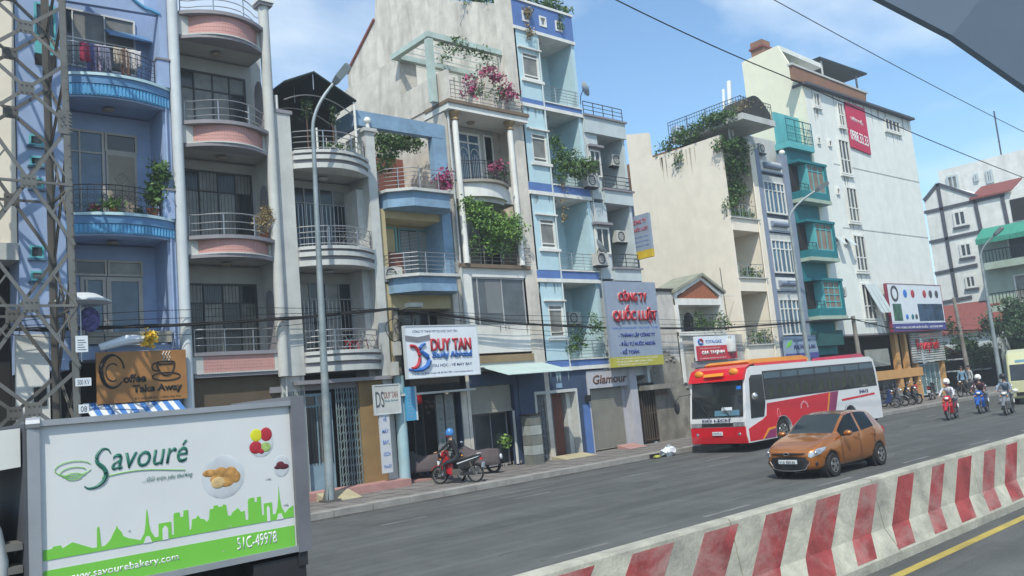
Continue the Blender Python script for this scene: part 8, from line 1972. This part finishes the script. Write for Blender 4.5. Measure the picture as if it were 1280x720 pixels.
# the edge of the vehicle the photo is taken from
d0, d1, d2 = [Vector(ray(*p)).normalized() for p in ((1070,-18),(1190,44),(1310,128))]
C0 = Vector((0,0,CAM_H)); t = thing('window_visor', 'dark grey rain visor of the viewer\'s own vehicle, cutting the top right corner', 'window visor', tuple(C0+d1*.75))
up = Vector((0,0,1)); pts = [C0+d0*.75, C0+d1*.74, C0+d2*.75]; mb = MB(); rg_ = []
nrm = (pts[2]-pts[0]).cross(C0-pts[1]).normalized(); 
if nrm.z < 0: nrm = -nrm
for p in pts:
    vw = (p-C0).normalized(); rg_.append([p, p+vw*.02-nrm*.004, p+vw*.05+nrm*.02, p+vw*.07+nrm*.60, p+vw*.0+nrm*.60, p+nrm*.3])
V = [tuple(q) for r_ in rg_ for q in r_]; F = [(i*6+k, i*6+(k+1)%6, (i+1)*6+(k+1)%6, (i+1)*6+k) for i in range(2) for k in range(6)] + [(5,4,3,2,1,0),(12,13,14,15,16,17)]
mb.add(V, F).build('visor', mat('visor_grey', (.20,.26,.34), .7), t)

# rivets and scuffs on the truck box, downpipes and stains on the houses
g = np.random.default_rng(31); M_scf = mat('scuff_grey', (.42,.42,.41), .7)
for k in range(6): fx, fz = g.uniform(.03,.97), g.uniform(.02,.95); l_ = g.uniform(.01,.04); MB().prism([PP(fx,fz), PP(fx+l_,fz-.01*g.random()), PP(fx+l_*.9,fz+.006)], 'y', .0225, .0235).build('scuff', M_scf, tr, local=True)
HS = {o_.name: o_ for o_ in col.objects if o_.parent is None}
for nm, x_, za, zb_, m_, r_ in (('light_blue_house', 24.05, 3.6, 17.5, M_pale, .035), ('column_house', 18.92, 4.2, 15.0, M_greyw, .04), ('pale_stepped_house', 26.42, 3.5, 13.5, M_greyw, .035), ('cream_vine_house', 39.02, 3.2, 14.5, M_sage, .04), ('grey_balcony_house', 15.32, .4, 11.5, M_greyw, .035), ('pink_balcony_house', 11.80, .4, 12.0, M_greyw, .03), ('blue_house', 8.50, .4, 12.2, M_bluew, .03)):
    if nm in HS: MB().tube([(x_, Y0-.06, za), (x_, Y0-.06, zb_)], r_, 8).build('downpipe', m_, HS[nm], smooth=True)
M_run = mat('rain_streak', (.30,.29,.25), .95, var=.5)
M_mould = mat('mould_stain', (.33,.32,.28), .95, var=.6, sc_=4)
def streaks(nm, x0, x1, z, n, ln, Y=None, X=None, m_=M_run, seed=1):
    g = np.random.default_rng(seed)
    for k in range(n):
        c = g.uniform(x0, x1); w_ = g.uniform(.02,.07); l_ = ln*g.uniform(.3,1.0); dz = z-g.uniform(0,.03)
        pts = [(c-w_, dz), (c+w_, dz), (c+w_*.7, dz-l_*.5), (c+w_*.15, dz-l_), (c-w_*.2, dz-l_*.85), (c-w_*.6, dz-l_*.45)]
        (MB().prism(pts, 'y', Y-.004, Y-.001) if X is None else MB().prism(pts, 'x', X-.004, X-.001)).build('rain_streak', m_, HS[nm])
streaks('white_corner_building', 48, 60, 19.4, 16, 1.6, Y=Y0, seed=2, m_=M_mould)
for (r4, vs, hs) in frames:
    if vs: streaks('white_corner_building', r4[0], r4[1], r4[2]-.15, 4, .9, Y=Y0, seed=int(r4[0]*7), m_=M_mould)
streaks('cream_vine_house', Y0+.3, Y0+4, 14.9, 9, 1.5, X=36.48, seed=4, m_=mat('cream_stain', (.50,.43,.33), .95, var=.4))
streaks('column_house', 19.0, 22.0, fz-.16, 9, .25, Y=Y0, seed=5); streaks('column_house', 19.0, 22.0, 5.4, 6, .5, Y=Y0-.001, seed=6)
for k_, (za, zb) in enumerate(bands[1:]): streaks('light_blue_house', 22.8, 24.0, za-.16, 5, .5, Y=Y0, seed=7+k_, m_=mat('blue_stain', (.24,.34,.36), .95, var=.5))
streaks('light_blue_house', Y0+.5, Y0+8, 17.0, 14, 2.6, X=22.62, seed=12)
# ================================================================== wear on the road and pavement
M_patch = mat('asphalt_patch', (.078,.083,.080), .9, var=.3, bump=.4); M_pale_patch = mat('asphalt_worn_pale', (.125,.128,.120), .9, var=.3, bump=.3)
def ground_patch(name, pts, m, z=.004):
    n = len(pts); struct(MB().add([(a, b, z) for a, b in pts]+[(a, b, z-.02) for a, b in pts], [tuple(range(n)), tuple(range(n,2*n))[::-1]] + [(i, i+n, (i+1)%n+n, (i+1)%n) for i in range(n)]).build(name, m))
g = np.random.default_rng(21)
def irregular(cx, cy, rx, ry, n=14): return [(cx+rx*math.cos(a)*(1+.18*g.normal()*.5), cy+ry*math.sin(a)*(1+.18*g.normal()*.5)) for a in np.linspace(0, 2*math.pi, n+1)[:-1]]
for (cx, cy, rx, ry, m_) in ((12.5,14.6,1.9,.35,M_patch),(17.5,15.9,1.2,.5,M_patch),(10.2,9.4,1.3,.22,M_patch),(15.2,18.9,2.4,.16,M_pale_patch),(27,14.2,2.2,.3,M_patch),(33,16.2,2.5,.4,M_patch)):
    ground_patch('road_patch', irregular(cx, cy, rx, ry), m_)
for k in range(90):   # short scraps of worn paint and scrapes
    cx, cy = g.uniform(6, 30), g.uniform(8, 20); l_ = g.uniform(.1,.45); w_ = g.uniform(.015,.04); ground_patch('road_scrape', [(cx,cy),(cx+l_,cy+g.normal()*.03),(cx+l_,cy+w_),(cx,cy+w_)], M_pale_patch, .0055+k*.00002)
# gutter grime line
struct(MB().box(-40, 68, KY-.30, KY-.03, -.01, .0035).build('gutter_grime', mat('gutter_grime', (.055,.052,.046), .95, var=.5, dirt=.9, dcol=(.12,.12,.11))))
# pavement joints: tiles near the viewer
pj = MB(); x = 2.0
while x < 34: pj.box(x, x+.012, KY+.44, Y0-.3, .148, .1535); x += .8
for y_ in (21.6, 22.4, 23.2): pj.box(2, 34, y_, y_+.012, .148, .1538)
o = struct(pj.build('pavement_joints', M_dark))
# small goods by the doors
def stool(label, x_, y_, m_, z_=.15):
    t = thing('stool', label, 'stool', (x_, y_, z_)); MB().box(x_-.15, x_+.15, y_-.15, y_+.15, z_+.40, z_+.44).build('seat', m_, t)
    for a in (-1,1):
        for b in (-1,1): MB().bar((x_+a*.11, y_+b*.11, z_+.4), (x_+a*.15, y_+b*.15, z_), .03, .03).build('leg', m_, t)
stool('blue plastic stool inside the dark shop doorway under the sign', 17.2, Y0+.5, M_blue); 

# ------------------------------------------------------------------ thin city haze
hz = MB().box(-402, 902, -302, 902, -1.7, 30).build('haze', M_white); hz['kind'] = 'stuff'
hm = bpy.data.materials.new('haze_air'); hm.use_nodes = True; ht = hm.node_tree; ht.nodes.clear()
ho = N(ht, 'ShaderNodeOutputMaterial'); pv = N(ht, 'ShaderNodeVolumePrincipled'); pv.inputs['Density'].default_value = .0019; pv.inputs['Color'].default_value = (.86,.91,.95,1); pv.inputs['Anisotropy'].default_value = .3
ht.links.new(pv.outputs[0], ho.inputs['Volume']); hz.data.materials.clear(); hz.data.materials.append(hm)
